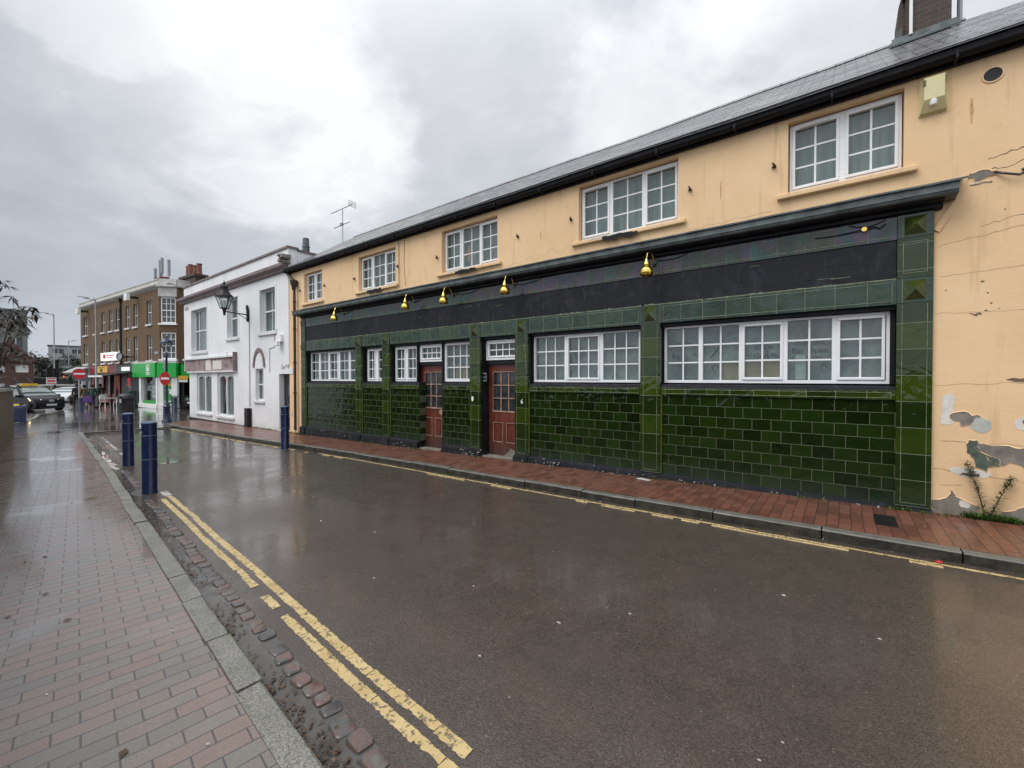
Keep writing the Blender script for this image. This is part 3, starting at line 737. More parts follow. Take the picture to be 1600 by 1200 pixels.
# pale rendered ramp at the right end of the cornice
mb = MB(); mb.prism([(.826, 3.40), (.90, 3.55), (1.0, 3.70), (1.03, 3.93), (1.10, 3.95), (1.06, 3.72), (.96, 3.52), (.87, 3.36)], D - .02, D + .05, 'y'); mb.build('render_fillet', 'peach', pub)

# black timber reveals behind the pillars (openings left for windows and doors)
def reveal(*a):
    mb = MB(); mb.box(*a); mb.build('black_reveal', 'black', pub)
def fillr(*a):
    mb = MB(); fill(mb, *a); mb.build('black_surround', 'black', pub)
YB0, YB1 = D + .10, D + .175
for a, b in PIL[1:6]: reveal(a + .003, b - .003, D + .016, D + .3, .0, 2.56)
for a, b in (PIL[0], PIL[6]): reveal(a + .003, b - .003, D + .016, D + .3, -.1, 2.56)
fillr(-13.71, -10.89, 1.60, 2.515, YB0, YB1, [(-13.67, -10.90, 1.605, 2.514)])
fillr(-10.61, -9.66, 1.60, 2.515, YB0, YB1, [(-10.555, -9.67, 1.605, 2.514)])
reveal(-8.385, -8.335, D + .06, D + .3, gz(-8.3) + .12, 2.514); reveal(-7.48, -7.45, D + .06, D + .3, 1.0, 2.514); reveal(-7.44, -7.372, D + .03, D + .3, gz(-7.5) + .1, 1.60)
reveal(-8.335, -7.48, D + .12, D + .3, 2.0, 2.085); reveal(-9.335, -9.305, D + .1, D + .3, 1.60, 2.514)
reveal(-6.178, -6.15, D + .06, D + .35, gz(-6) + .1, 2.514); reveal(-5.262, -5.243, D + .06, D + .35, gz(-6) + .1, 2.514); reveal(-6.15, -5.262, D + .14, D + .3, 1.985, 2.07)
reveal(-4.918, -4.892, D + .1, D + .3, 1.60, 2.514); reveal(-2.70, -2.642, D + .1, D + .3, 1.60, 2.514)
reveal(-2.318, -2.308, D + .1, D + .3, 1.60, 2.514); reveal(.466, .508, D + .1, D + .3, 1.60, 2.514)

# windows ----------------------------------------------------------
def window(parent, x0, x1, z0, z1, y, lights, back, fr='upvc', fw=.035, depth=.07, vent=False, backdy=.09, name='window', rotmat=None):
    """lights: (xa, xb, cols, rows, opening) glazed areas between xa and xb"""
    mb = MB()
    xs = sorted([x0, x1])
    mb.box(x0, x1, y, y + depth, z0, z0 + fw + .01); mb.box(x0, x1, y, y + depth, z1 - fw, z1)
    edges = [x0 + fw]
    mb.box(x0, x0 + fw, y, y + depth, z0 + fw + .0101, z1 - fw - .0001); mb.box(x1 - fw, x1, y, y + depth, z0 + fw + .0101, z1 - fw - .0001)
    for l, r in zip(lights, lights[1:]):
        mb.box(l[1] + (.03 if l[4] else .004), r[0] - (.03 if r[4] else .004), y + .002, y + depth - .002, z0 + fw + .0101, z1 - fw - .0001)
    w = mb.build(name, fr, parent, bevel=.004)
    bars = MB(); glass = MB()
    for (xa, xb, c, r, op) in lights:
        za, zb = z0 + fw + .012, z1 - fw - .002
        if op:
            s = MB(); k = .04; za += k; zb -= k
            A, B, C, E_ = xa - .034, xb + .034, za - k + .002, zb + k
            s.box(A, B, y - .016, y + .05, C, za); s.box(A, B, y - .016, y + .05, zb, E_); s.box(A, xa, y - .016, y + .05, za + .0001, zb - .0001); s.box(xb, B, y - .016, y + .05, za + .0001, zb - .0001)
            so = s.build('sash', fr, w, bevel=.006)
            if vent and op == 2:
                v = MB(); v.box((xa + xb) / 2 - .16, (xa + xb) / 2 + .16, y - .03, y - .0165, zb + .008, zb + .03); v.build('trickle_vent', fr, w, bevel=.003)
        else: za += .002
        yg = y + .03
        glass.box(xa - .005, xb + .005, yg, yg + .006, za - .003, zb + .003)
        bw = .011
        for i in range(1, c):
            q = xa + (xb - xa) * i / c; bars.box(q - bw, q + bw, yg - .010, yg - .0005, za, zb)
        zs = [za + (zb - za) * j / r for j in range(0, r + 1)]
        xq = [xa + (xb - xa) * i / c for i in range(c + 1)]
        for j in range(1, r):
            for i in range(c):
                bars.box(xq[i] + (bw if i else 0), xq[i + 1] - (bw if i < c - 1 else 0), yg - .0095, yg - .0005, zs[j] - bw, zs[j] + bw)
    bars.build('glazing_bars', fr, w); glass.build('panes', 'glass', w)
    if back:
        k = MB(); n = max(2, int((x1 - x0) / .02))
        for i in range(n):
            a, b = x0 + (x1 - x0) * i / n, x0 + (x1 - x0) * (i + 1) / n
            wob = lambda q: (.012 * sin(q * 55) + .012 * mnoise.noise(Vector((q * 9, z0, 0)))) if back in ('curtain', 'net') else .004 * mnoise.noise(Vector((q * 6, z0, 3)))
            k.add([(a, y + backdy + wob(a), z0), (b, y + backdy + wob(b), z0), (b, y + backdy + wob(b), z1), (a, y + backdy + wob(a), z1)], [(0, 1, 2, 3)])
        k.build('curtain' if back in ('curtain', 'net') else 'paper_or_dim_backing', back, w)
    return w
def even(x0, x1, n, cols, rows, ops, fw=.035, mull=.07, opm=.03):
    out = []; W = (x1 - x0 - 2 * fw - mull * (n - 1)) / n
    for i in range(n):
        a = x0 + fw + i * (W + mull); e = opm if ops[i] else 0
        out.append((a + e, a + W - e, cols, rows, ops[i]))
    return out
YU = D + .10
for a, b, c, d, n in UW:
    ops = (2, 1) if n == 2 else (2, 0, 1)
    w = window(pub, a + .012, b - .012, c + .01, d - .012, YU, even(a + .012, b - .012, n, 2, 3, ops), 'curtain', vent=True, backdy=.16, depth=.06)
    q = MB(); q.hexa([(a - .12, D - .07, c - .085), (b + .12, D - .07, c - .085), (b + .12, D + .099, c - .085), (a - .12, D + .099, c - .085),
                      (a - .12, D - .07, c - .02), (b + .12, D - .07, c - .02), (b + .12, D + .099, c + .008), (a - .12, D + .099, c + .008)])
    s = q.build('sill', 'peach', w, bevel=.012)
    if n == 3:   # broken, blackened length of sill
        q = MB(); x = a + .5
        for i in range(7): q.box(x + i * .09, x + i * .09 + .089, D - .076 + R(0, .004), D - .0705, c - .10 - R(0, .04), c - .03 - R(0, .03))
        q.build('broken_sill_edge', 'black', s)
        q = MB(); q.box(a + .25, a + .95, D - .0735, D - .0701, c - .045, c - .021); q.build('bare_sill_patch', 'whitepatch', s)
YW = D + .12
w1 = window(pub, -13.665, -10.905, 1.606, 2.512, YW, even(-13.665, -10.905, 5, 2, 3, (0, 0, 1, 0, 0), mull=.11, opm=.02), 'net', backdy=.12)
w2 = window(pub, -10.55, -9.672, 1.606, 2.512, YW, even(-10.55, -9.672, 2, 2, 3, (1, 1), mull=.10, opm=.04), 'net', backdy=.12)
w3 = window(pub, -9.30, -8.39, 1.606, 2.505, YW, even(-9.30, -8.39, 2, 2, 3, (1, 1), mull=.075, opm=.03), 'net', backdy=.12)
wt1 = window(pub, -8.33, -7.484, 2.087, 2.507, YW, [(-8.24, -7.574, 4, 2, 1)], 'net', fw=.04, backdy=.12)
w3b = window(pub, -7.446, -6.50, 1.606, 2.512, YW, [(-7.36, -6.54, 4, 3, 0)], 'paper', fw=.06, backdy=.10)
wt2 = window(pub, -6.148, -5.264, 2.072, 2.50, YW, [(-6.05, -5.35, 4, 2, 1)], 'dim', fw=.04, backdy=.14)  # dark sheet here paints the unlit room behind the panes
w4 = window(pub, -4.888, -2.702, 1.606, 2.512, YW, [(-4.82, -4.19, 3, 3, 0), (-4.09, -3.485, 3, 3, 1), (-3.385, -2.75, 3, 3, 0)], 'paper', backdy=.075)
w5 = window(pub, -2.304, .462, 1.606, 2.508, YW, [(-2.245, -1.783, 2, 3, 0), (-1.712, -1.22, 2, 3, 0), (-1.138, -.696, 2, 3, 1), (-.604, -.119, 2, 3, 0), (-.027, .384, 2, 3, 1)], 'paper', backdy=.075)
yp = YW + .068
for (x0, x1, z0, z1, par) in ((-1.45, -1.22, 1.66, 1.93, w5), (-1.138, -.696, 1.66, 1.95, w5), (-7.15, -6.72, 1.66, 1.98, w3b)):
    q = MB(); q.box(x0, x1, yp - .008, yp - .003, z0, z1); q.build('cardboard_sheet', 'cardboard', par)
q = MB(); q.box(-.52, -.40, yp - .01, yp - .005, 1.66, 2.0); q.build('pale_strip', 'palepatch', w5)
for (tx, sz, x, z) in (('moe  nit', .10, -.36, 2.175), ('Bar Open', .105, -.36, 2.06), ('night on', .105, -.39, 1.965), ('A MDK', .075, -.90, 2.125), ('IP', .06, -.86, 2.065), ('GAR', .10, -.93, 2.00),
                       ('Open Nov', .06, -2.02, 2.235), ('Bar', .10, -2.13, 2.04), ('~t', .10, -1.87, 2.06)):
    text_mesh('window_writing', tx, sz, 'ink', w5, x, yp - .009, z)
q = MB()
for (cx, cz, r) in ((-4.50, 2.10, .05), (-4.27, 2.09, .06), (-3.80, 2.06, .07), (-3.55, 1.78, .05), (-4.1, 1.78, .06), (-.2, 1.82, .04), (-1.55, 1.82, .05)):
    pts = [(cx + r * (1 + .25 * sin(3 * a)) * cos(a) * .8, yp - .006, cz + r * sin(a) * (1.1 - .2 * cos(2 * a))) for a in [i * .5 for i in range(12)]]
    q.tube(pts, .0035, 4)
for (xa, za, xb, zb) in ((-1.62, 2.0, -1.42, 2.22), (-.82, 2.03, -.72, 1.98), (-2.2, 2.19, -1.85, 2.20), (-4.0, 2.15, -3.9, 1.9), (-3.1, 2.2, -2.8, 2.24)):
    q.tube([(xa, yp - .006, za), ((xa + xb) / 2, yp - .006, (za + zb) / 2 + .01), (xb, yp - .006, zb)], .006, 4)
q.build('window_scribbles', 'ink', w4)

# doors --------------------------------------------------------------
def pub_door(x0, x1, z0, z1, y, worn):
    mb = MB(); W = x1 - x0
    st = .13; gz0 = z0 + .47 * (z1 - z0) + .03; gz1 = z1 - .17
    mb.box(x0, x0 + st, y, y + .05, z0, z1); mb.box(x1 - st, x1, y, y + .05, z0, z1)
    mb.box(x0 + st, x1 - st, y + .0005, y + .0495, gz1, z1); mb.box(x0 + st, x1 - st, y + .0005, y + .0495, gz0 - .24, gz0); mb.box(x0 + st, x1 - st, y + .0005, y + .0495, z0, z0 + .28)
    mid = (x0 + x1) / 2; mb.box(mid - .05, mid + .05, y + .001, y + .049, z0 + .28, gz0 - .24)
    d = mb.build('door', 'door', pub, bevel=.005)
    for a, b in ((x0 + st, mid - .05), (mid + .05, x1 - st)):
        q = MB(); q.box(a, b, y + .018, y + .04, z0 + .28, gz0 - .24); q.box(a + .04, b - .04, y + .010, y + .0175, z0 + .32, gz0 - .28)
        for (u0, u1, v0, v1) in ((a, b, z0 + .28, z0 + .293), (a, b, gz0 - .253, gz0 - .24), (a, a + .012, z0 + .294, gz0 - .254), (b - .012, b, z0 + .294, gz0 - .254)): q.box(u0, u1, y - .006, y + .0175, v0, v1, 1)
        q.build('door_panel', ['door', 'doortrim'], d)
    q = MB(); q.box(x0 + st, x1 - st, y + .022, y + .028, gz0, gz1); q.build('door_glass', 'doorglass', d)
    q = MB()
    for i in (1, 2):
        c = x0 + st + (x1 - x0 - 2 * st) * i / 3; q.box(c - .012, c + .012, y + .003, y + .0215, gz0, gz1)
        c = gz0 + (gz1 - gz0) * i / 3; q.box(x0 + st, x1 - st, y + .005, y + .021, c - .011, c + .011, 0)
    q.box(x0 + st - .02, x1 - st + .02, y - .012, y - .0005, gz0 - .02, gz0 + .012); q.box(x0 + st - .012, x0 + st, y - .006, y - .0005, gz0 + .013, gz1); q.box(x0 + st - .012, x1 - st + .012, y - .006, y - .0005, gz1 + .001, gz1 + .014)
    q.build('glazing_bars', 'doortrim', d)
    if worn == 1:
        q = MB(); q.prism(blob(x1 - .14, z0 + .88, .10, .055, 4.0), y - .004, y - .0006, 'y'); q.build('bare_lock_patch', 'cardboard', d)
    else:
        q = MB(); q.prism([(x0 + .42, z0), (x0 + .55, z0 + .10), (x0 + .6, z0 + .17), (x0 + .72, z0 + .13), (x1, z0 + .16), (x1, z0)], y - .005, y - .0006, 'y'); q.build('torn_kick_board', 'concrete', d)
    q = MB(); q.lathe([(.022, 0), (.026, .015), (.02, .03), (.008, .034)], (x1 - .07, y - .03, z0 + .95), 10); q.tube([(x1 - .07, y - .02, z0 + .965), (x1 - .07, y + .0, z0 + .965)], .008, 6)
    q.build('handle', 'darkmetal', d)
    q = MB(); q.box(x0 - .02, x1 + .02, D - .02, y + .06, gz(x0) + .08, z0 - .004); q.build('door_step', 'concrete', pub)
    return d
pub_door(-8.334, -7.482, gz(-7.9) + .13, 1.998, D + .19, 1)
pub_door(-6.149, -5.263, gz(-5.7) + .125, 1.983, D + .21, 2)
q = MB(); q.box(-6.05 - .12, -6.05 - .03, D + .035, D + .058, 1.62, 1.80, 0); q.box(-6.165, -6.085, D + .028, D + .0345, 1.64, 1.70, 1); q.box(-6.165, -6.085, D + .028, D + .0345, 1.72, 1.78, 1)
q.build('entry_phone', ['galv', 'darkmetal'], pub)
for (x, z, s, tx) in ((-6.40, 1.235, .05, None), (-5.06, 1.215, .085, '6')):
    if tx: text_mesh('house_number', tx, .13, 'signwhite', pub, x, D - .051, z, ext=.003)
    else:
        q = MB(); q.prism(blob(x, z, .03, .055, 2.0, rough=.15), D - .05, D - .0455, 'y'); q.build('white_scrap', 'signwhite', pub)
# loose wires down the pillar and cable under the frieze
q = MB()
for k in (0, .03): q.tube([(-5.02 + k, D - .053, 2.37), (-5.0 + k * .6, D - .058, 2.33), (-4.965 + k * .3, D - .056, 2.1), (-4.945, D - .054, 1.75)], .0045, 5)
q.build('loose_wire', 'bead', pub)
q = MB()
for (a, b) in ((-8.5, -8.05), (-7.1, -6.2), (-5.4, -4.6), (-2.45, -1.9), (.05, .40), (-11.9, -11.0)):
    q.tube([(a + (b - a) * i / 6, D - .045, 3.60 - .05 * sin(pi * i / 6) + R(-.006, .006)) for i in range(7)], .006, 5)
q.build('lamp_cable', 'darkmetal', pub)

# roof --------------------------------------------------------------
def slates():
    mb = MB(); y0, z0, y1, z1 = 6.72, 5.31, 9.5, 7.165
    n = 19; s = (z1 - z0) / (y1 - y0)
    for i in range(n):
        a, b = i / n, min(1.0, (i + 1.12) / n)
        ya, yb = y0 + (y1 - y0) * a, y0 + (y1 - y0) * b
        za, zb = z0 + (z1 - z0) * a, z0 + (z1 - z0) * b
        xl = -14.93; xra, xrb = 6.98 - a * 5.57, 6.98 - b * 5.57
        seg = 40
        for k in range(seg):
            p, q = k / seg, (k + 1) / seg
            xa, xb, xc, xd = xl + (xra - xl) * p, xl + (xra - xl) * q, xl + (xrb - xl) * q, xl + (xrb - xl) * p
            sg = lambda x, a_: -.035 * math.exp(-((x + 4.2) / 1.5) ** 2) * a_ + .02 * mnoise.noise(Vector((x * .5, a_, 0)))
            l = .002 + R(-.001, .002)
            mb.hexa([(xa, ya, za - .004 + sg(xa, a)), (xb, ya, za - .004 + sg(xb, a)), (xc, yb, zb - .012 + sg(xc, b)), (xd, yb, zb - .012 + sg(xd, b)),
                     (xa, ya, za + l + sg(xa, a)), (xb, ya, za + l + sg(xb, a)), (xc, yb, zb - .002 + sg(xc, b)), (xd, yb, zb - .002 + sg(xd, b))])
    # back slope
    mb.add([(-14.93, 9.5, 7.14), (1.41, 9.5, 7.14), (6.98, 12.25, 5.31), (-14.93, 12.25, 5.31)], [(0, 1, 2, 3)])
    mb.add([(1.41, 9.5, 7.14), (6.98, 12.25, 5.31), (6.98, 6.75, 5.31)], [(0, 1, 2)])
    mb.add([(-14.92, 6.75, 5.30), (-14.92, 12.25, 5.31), (-14.92, 9.5, 7.13)], [(0, 1, 2)])
    return mb
roof = slates().build('roof', 'slate', pub)
q = MB(); pts = xs_between(-14.95, 1.45, .3)
for a, b in zip(pts, pts[1:]):
    sg = lambda x: -.035 * math.exp(-((x + 4.2) / 1.5) ** 2) + .02 * mnoise.noise(Vector((x * .5, 1, 0)))
    q.add([(a, 9.40, 7.115 + sg(a)), (a, 9.5, 7.205 + sg(a)), (a, 9.6, 7.115 + sg(a)), (b - .006, 9.40, 7.115 + sg(b)), (b - .006, 9.5, 7.205 + sg(b)), (b - .006, 9.6, 7.115 + sg(b))],
          [(0, 1, 4, 3), (1, 2, 5, 4), (0, 2, 1), (3, 4, 5)])
q.build('ridge_tiles', 'slate', roof)
q = MB(); q.box(PX0 - .03, PX1, D - .05, D - .002, 5.20, 5.36); q.box(PX0 - .03, PX1, D - .19, D - .0505, 5.335, 5.362); q.build('fascia', 'black', pub)
q = MB(); pr = [(D - .06, 5.31), (D - .065, 5.26), (D - .10, 5.225), (D - .15, 5.22), (D - .19, 5.25), (D - .20, 5.31), (D - .188, 5.31), (D - .178, 5.262), (D - .148, 5.235), (D - .105, 5.24), (D - .078, 5.268), (D - .072, 5.31)]
q.prism(pr, PX0 - .05, PX1, 'x')
for x in xs_between(-14.5, 6.5, 1.1): q.box(x - .012, x + .012, D - .203, D - .052, 5.205, 5.3115)
q.build('gutter', 'black', pub)
# downpipe at the far end
q = MB(); q.tube([(-14.85, D - .10, 5.24), (-14.72, D - .08, 5.12), (-14.33, D - .09, 4.90), (-14.30, D - .085, 4.75)], .045, 8)
q.add([], []); q.lathe([(.05, -.22), (.075, -.1), (.11, 0), (.12, .10), (.10, .10)], (-14.30, D - .115, 4.80), 10)
q.tube([(-14.30, D - .10, 4.72), (-14.30, D - .09, gz(-14.3) + .22)], .042, 10)
for z in (4.2, 3.3, 2.2, 1.2): q.lathe([(.055, -.03), (.055, .03)], (-14.30, D - .095, z), 10)
q.build('downpipe', 'brownpipe', pub, smooth=True)
# chimney
q = MB(); q.box(.74, 1.25, 9.12, 9.85, 6.6, 9.4); q.box(.66, .74, 9.2, 9.8, 6.6, 7.55); q.prism([(.66, 7.55), (.74, 7.55), (.74, 7.9)], 9.2, 9.8, 'y')
q.box(.70, 1.29, 9.08, 9.89, 7.62, 7.70, 0)
ch = q.build('chimney', 'chimbrick', roof)
q = MB(); q.prism([(8.97, 6.84), (9.119, 6.94), (9.119, 7.03), (9.10, 7.03), (9.08, 6.95), (8.97, 6.87)], .58, 1.33, 'x')
q.add([(.55, 9.0, 6.85), (.699, 9.1, 6.95), (.699, 9.1, 7.20), (.55, 9.3, 7.03)], [(0, 1, 2, 3)])
q.build('chimney_flashing', 'lead', roof)
q = MB(); q.tube([(.80, 9.08, 7.0), (.80, 9.08, 9.3)], .022, 8); q.build('chimney_pipe', 'signwhite', roof)
q = MB(); q.tube([(1.39, 9.5, 7.0), (1.39, 9.5, 9.6)], .032, 8); q.build('roof_mast', 'galv', roof)
q = MB(); q.prism([(1.277 + .072 * cos(2 * pi * i / 20), 4.99 + .072 * sin(2 * pi * i / 20)) for i in range(20)], D - .004, D - .0005, 'y')
q.build('round_vent_hole', 'dim', pub)
q = MB()
for i in range(20):
    a, b = 2 * pi * i / 20, 2 * pi * (i + 1) / 20
    q.hexa([(1.277 + r_ * cos(t_), y_, 4.99 + r_ * sin(t_)) for y_ in (D - .012, D - .0002) for (r_, t_) in ((.072, a), (.085, a), (.085, b), (.072, b))])
q.build('vent_rim', 'peach', pub)
# wall hooks (small dark brackets) across the upper wall
for (x, z) in ((-.77, 4.61), (-1.88, 4.59), (-3.97, 4.60), (-5.19, 4.535), (-7.55, 4.515), (-9.01, 4.54), (-10.95, 4.50), (-12.56, 4.515), (-14.07, 4.55)):
    q = MB(); q.lathe([(.03, 0), (.024, .012), (.012, .03)], (x, D - .012, z - .02), 8); q.tube([(x, D, z), (x, D - .05, z + .005), (x + .02, D - .07, z - .03)], .014, 6); q.tube([(x - .02, D - .01, z + .05), (x, D - .04, z + .01)], .01, 5)
    q.build('wall_hook', 'darkmetal', pub)
# damage to the render: cracks, bare cement, undercoat patches, rust
def ragged(poly, amp=.022, step=.018):
    out = []
    n = len(poly); sd_ = R(0, 50)
    for i in range(n):
        a, b = Vector(poly[i]), Vector(poly[(i + 1) % n]); L = (b - a).length; m = max(1, int(L / step)); nn = Vector((-(b - a).y, (b - a).x)) / max(L, 1e-6)
        for k in range(m):
            p = a.lerp(b, k / m); f = mnoise.noise(Vector((p.x * 11, p.y * 11, sd_))) + .6 * mnoise.noise(Vector((p.x * 37, p.y * 37, sd_)))
            out.append(tuple(p + nn * f * amp))
    return out
def patch(name, mat, poly, dy):
    poly = ragged(poly)
    q = MB(); q.prism(poly, D - dy, D + .01, 'y'); o = q.build(name, mat, pub)
    if mat in ('concrete', 'greenpatch'):
        q = MB(); n = len(poly); cx = sum(p[0] for p in poly) / n; cz = sum(p[1] for p in poly) / n
        for i in range(n):
            a, b = poly[i], poly[(i + 1) % n]; k = 1 + .012 / max(.03, math.hypot(a[0] - cx, a[1] - cz)); k2 = 1 + .012 / max(.03, math.hypot(b[0] - cx, b[1] - cz))
            lip = lambda p: .0012 + .006 * max(0, .35 + mnoise.noise(Vector((p[0] * 9, p[1] * 9, 4))))
            A, B = (cx + (a[0] - cx) * k, cz + (a[1] - cz) * k), (cx + (b[0] - cx) * k2, cz + (b[1] - cz) * k2)
            q.add([(a[0], D - dy - lip(a), a[1]), (b[0], D - dy - lip(b), b[1]), (B[0], D - .0005, B[1]), (A[0], D - .0005, A[1]), (a[0], D - dy - .0002, a[1]), (b[0], D - dy - .0002, b[1])], [(0, 1, 2, 3), (0, 4, 5, 1)])
        if q.f: q.build('flaking_edge', 'peach', o)
    return o
patch('bare_cement_patch', 'concrete', blob(1.11, 1.21, .10, .075, 1.3, 30, .5), .0035)
patch('pale_patch', 'palepatch', blob(1.22, 1.155, .085, .075, 2.3, 26, .1), .0045)
patch('white_patch', 'whitepatch', [(.905, 1.155), (.91, 1.44), (.93, 1.49), (.98, 1.50), (1.01, 1.46), (1.005, 1.16), (.96, 1.145)], .003)
patch('bare_cement_patch', 'concrete', [(1.15, .96), (1.3, .935), (1.56, .925), (1.63, .78), (1.70, .62), (1.60, .66), (1.52, .74), (1.44, .77), (1.38, .73), (1.30, .76), (1.22, .84)], .0035)
patch('mossy_patch', 'greenpatch', [(1.13, .985), (1.19, .985), (1.22, .86), (1.30, .82), (1.36, .78), (1.36, .72), (1.29, .70), (1.27, .64), (1.19, .69), (1.16, .78), (1.11, .84)], .0045)
patch('bare_cement_patch', 'concrete', [(.835, .02), (.83, .26), (.90, .27), (.95, .30), (1.0, .40), (1.03, .31), (1.10, .30), (1.22, .24), (1.20, .12), (1.12, .04), (1.0, -.02)], .004)
patch('bare_cement_patch', 'concrete', blob(1.60, .17, .20, .12, 7.7, 30, .5), .0038)
patch('white_patch', 'whitepatch', blob(1.13, .62, .17, .05, 3.1, 26, .25), .0025)
patch('white_patch', 'whitepatch', blob(1.10, .25, .05, .03, 5.1, 20, .4), .0055)
patch('white_patch', 'whitepatch', blob(1.56, 1.19, .09, .08, 6.1, 24, .1), .0028)
patch('bare_cement_patch', 'crack', blob(1.60, 1.19, .05, .06, 6.6, 20, .5), .0045)
patch('bare_cement_patch', 'crack', blob(1.12, .59, .09, .022, 9.1, 20, .3), .0045)
patch('bare_cement_patch', 'concrete', blob(1.20, 3.925, .105, .045, 4.4, 30, .35), .006)
patch('bare_cement_patch', 'crack', blob(1.17, 2.39, .05, .02, 3.4, 18, .4), .0045)
patch('bare_cement_patch', 'crack', blob(1.50, 1.66, .07, .02, 1.4, 18, .4), .0045)
patch('white_patch', 'whitepatch', blob(1.19, 3.84, .07, .012, 8.4, 18, .15), .012)
def crack(x0, z0, x1, z1, w, amp, seed, n=40):
    pts = []; q = MB(); w *= .6
    for i in range(n + 1):
        t_ = i / n; x = x0 + (x1 - x0) * t_; z = z0 + (z1 - z0) * t_ + amp * mnoise.noise(Vector((x * 6, seed, 0))) + .3 * amp * mnoise.noise(Vector((x * 25, seed, 2)))
        pts.append((x, z))
    for i in range(n):
        ww = w * (.35 + .9 * abs(mnoise.noise(Vector((pts[i][0] * 9, seed, 5)))))
        (a, b), (c, d) = pts[i], pts[i + 1]
        q.hexa([(a, D - .0015, b - ww), (c, D - .0015, d - ww), (c, D + .004, d - ww), (a, D + .004, b - ww), (a, D - .0015, b + ww), (c, D - .0015, d + ww), (c, D + .004, d + ww), (a, D + .004, b + ww)])
    q.build('render_crack', 'crack', pub)
crack(.86, 3.20, 2.2, 3.42, .005, .05, 1); crack(1.28, 3.95, 2.0, 4.12, .012, .08, 2); crack(1.25, 4.08, 2.0, 4.22, .014, .06, 3); crack(1.2, 3.36, 1.9, 3.5, .006, .05, 4)
crack(.88, 2.85, 2.0, 2.9, .004, .02, 5); crack(.85, 2.42, 2.1, 2.4, .003, .02, 6); crack(.84, 1.60, 1.9, 1.64, .004, .02, 7); crack(.90, .96, 1.6, .95, .006, .02, 8); crack(.84, .62, 1.8, .55, .005, .03, 9)
crack(.90, .45, 1.08, .46, .005, .02, 10); crack(.83, 3.66, .96, 3.86, .005, .05, 11); crack(-5.0, 4.02, -4.2, 4.10, .004, .12, 12); crack(-4.2, 4.0, -3.9, 4.25, .004, .1, 13); crack(-6.8, 3.97, -5.2, 4.0, .003, .04, 14)
crack(-10.3, 3.95, -8.9, 4.0, .003, .03, 15); crack(-12.6, 3.95, -11.4, 3.97, .003, .03, 16); crack(.60, 5.10, .68, 5.2, .003, .03, 17); crack(-2.0, 3.97, -.8, 4.0, .003, .03, 18)
q = MB()
for k in range(16):
    x, z = R(.9, 2.0), R(2.2, 4.9); q.prism(blob(x, z, R(.006, .018), R(.005, .012), k, 9, .3), D - .002, D + .003, 'y')
q.build('render_pits', 'crack', pub)
q = MB()
for (x, z, L, w) in ((1.12, 4.80, .30, .016), (-1.45, 4.60, .30, .010), (-6.55, 4.60, .34, .012), (-11.75, 4.45, .20, .012), (-4.65, 4.55, .20, .010), (-8.55, 4.45, .3, .01)):
    q.prism([(x - w * .5, z), (x + w * .5, z), (x + w, z - L * .5), (x + w * .3, z - L), (x - w * .4, z - L * .9), (x - w, z - L * .4)], D - .0012, D + .003, 'y')
q.build('rust_streaks', 'rust', pub)
q = MB(); q.tube([(1.30, D - .01, 3.93), (1.36, D - .05, 3.88), (1.47, D - .06, 3.83), (1.52, D - .05, 3.86), (1.50, D - .02, 3.89)], .014, 6); q.build('bent_iron_hook', 'brownpipe', pub)
q = MB(); q.tube([(-8.75, D - .006, 5.15), (-8.78, D - .006, 4.6), (-8.72, D - .006, 4.0)], .006, 5); q.tube([(-8.98, D - .008, 5.2), (-8.98, D - .008, 4.0)], .009, 5); q.build('wall_cable', 'concrete', pub)

# alarm box on the wall
ax = wthing('alarm_box', 'cream sloped alarm box with side louvres on peach wall right of the last upstairs window', 'alarm box', (.80, D, 4.75))
q = MB(); q.hexa([(.685, D - .03, 4.735), (.925, D - .03, 4.735), (.925, D, 4.735), (.685, D, 4.735), (.685, D - .13, 5.13), (.925, D - .13, 5.13), (.925, D, 5.13), (.685, D, 5.13)])
q.v[:] = [Vector(p) for p in [(.685, D - .02, 4.735), (.925, D - .02, 4.735), (.925, D, 4.735), (.685, D, 4.735), (.685, D - .02, 5.13), (.925, D - .02, 5.13), (.925, D, 5.13), (.685, D, 5.13)]]
q.hexa([(.69, D - .05, 4.75), (.92, D - .05, 4.75), (.92, D - .021, 4.75), (.69, D - .021, 4.75), (.72, D - .13, 4.86), (.89, D - .13, 4.86), (.92, D - .021, 4.86), (.69, D - .021, 4.86)])
q.hexa([(.72, D - .13, 4.8605), (.89, D - .13, 4.8605), (.92, D - .021, 4.8605), (.69, D - .021, 4.8605), (.72, D - .13, 5.115), (.89, D - .13, 5.115), (.92, D - .021, 5.115), (.69, D - .021, 5.115)])
q.build('housing', 'cream', ax, bevel=.004)
q = MB()
for i in range(4): q.box(.705, .735, D - .135, D - .1305, 5.02 + i * .02, 5.028 + i * .02); q.box(.875, .905, D - .105, D - .1005, 5.02 + i * .02, 5.028 + i * .02)
q.build('louvre', 'darkmetal', ax)
q = MB(); q.lathe([(.03, -.03), (.034, 0), (.034, .03)], (.80, D - .10, 4.83), 12); q.build('strobe', 'signwhite', ax)

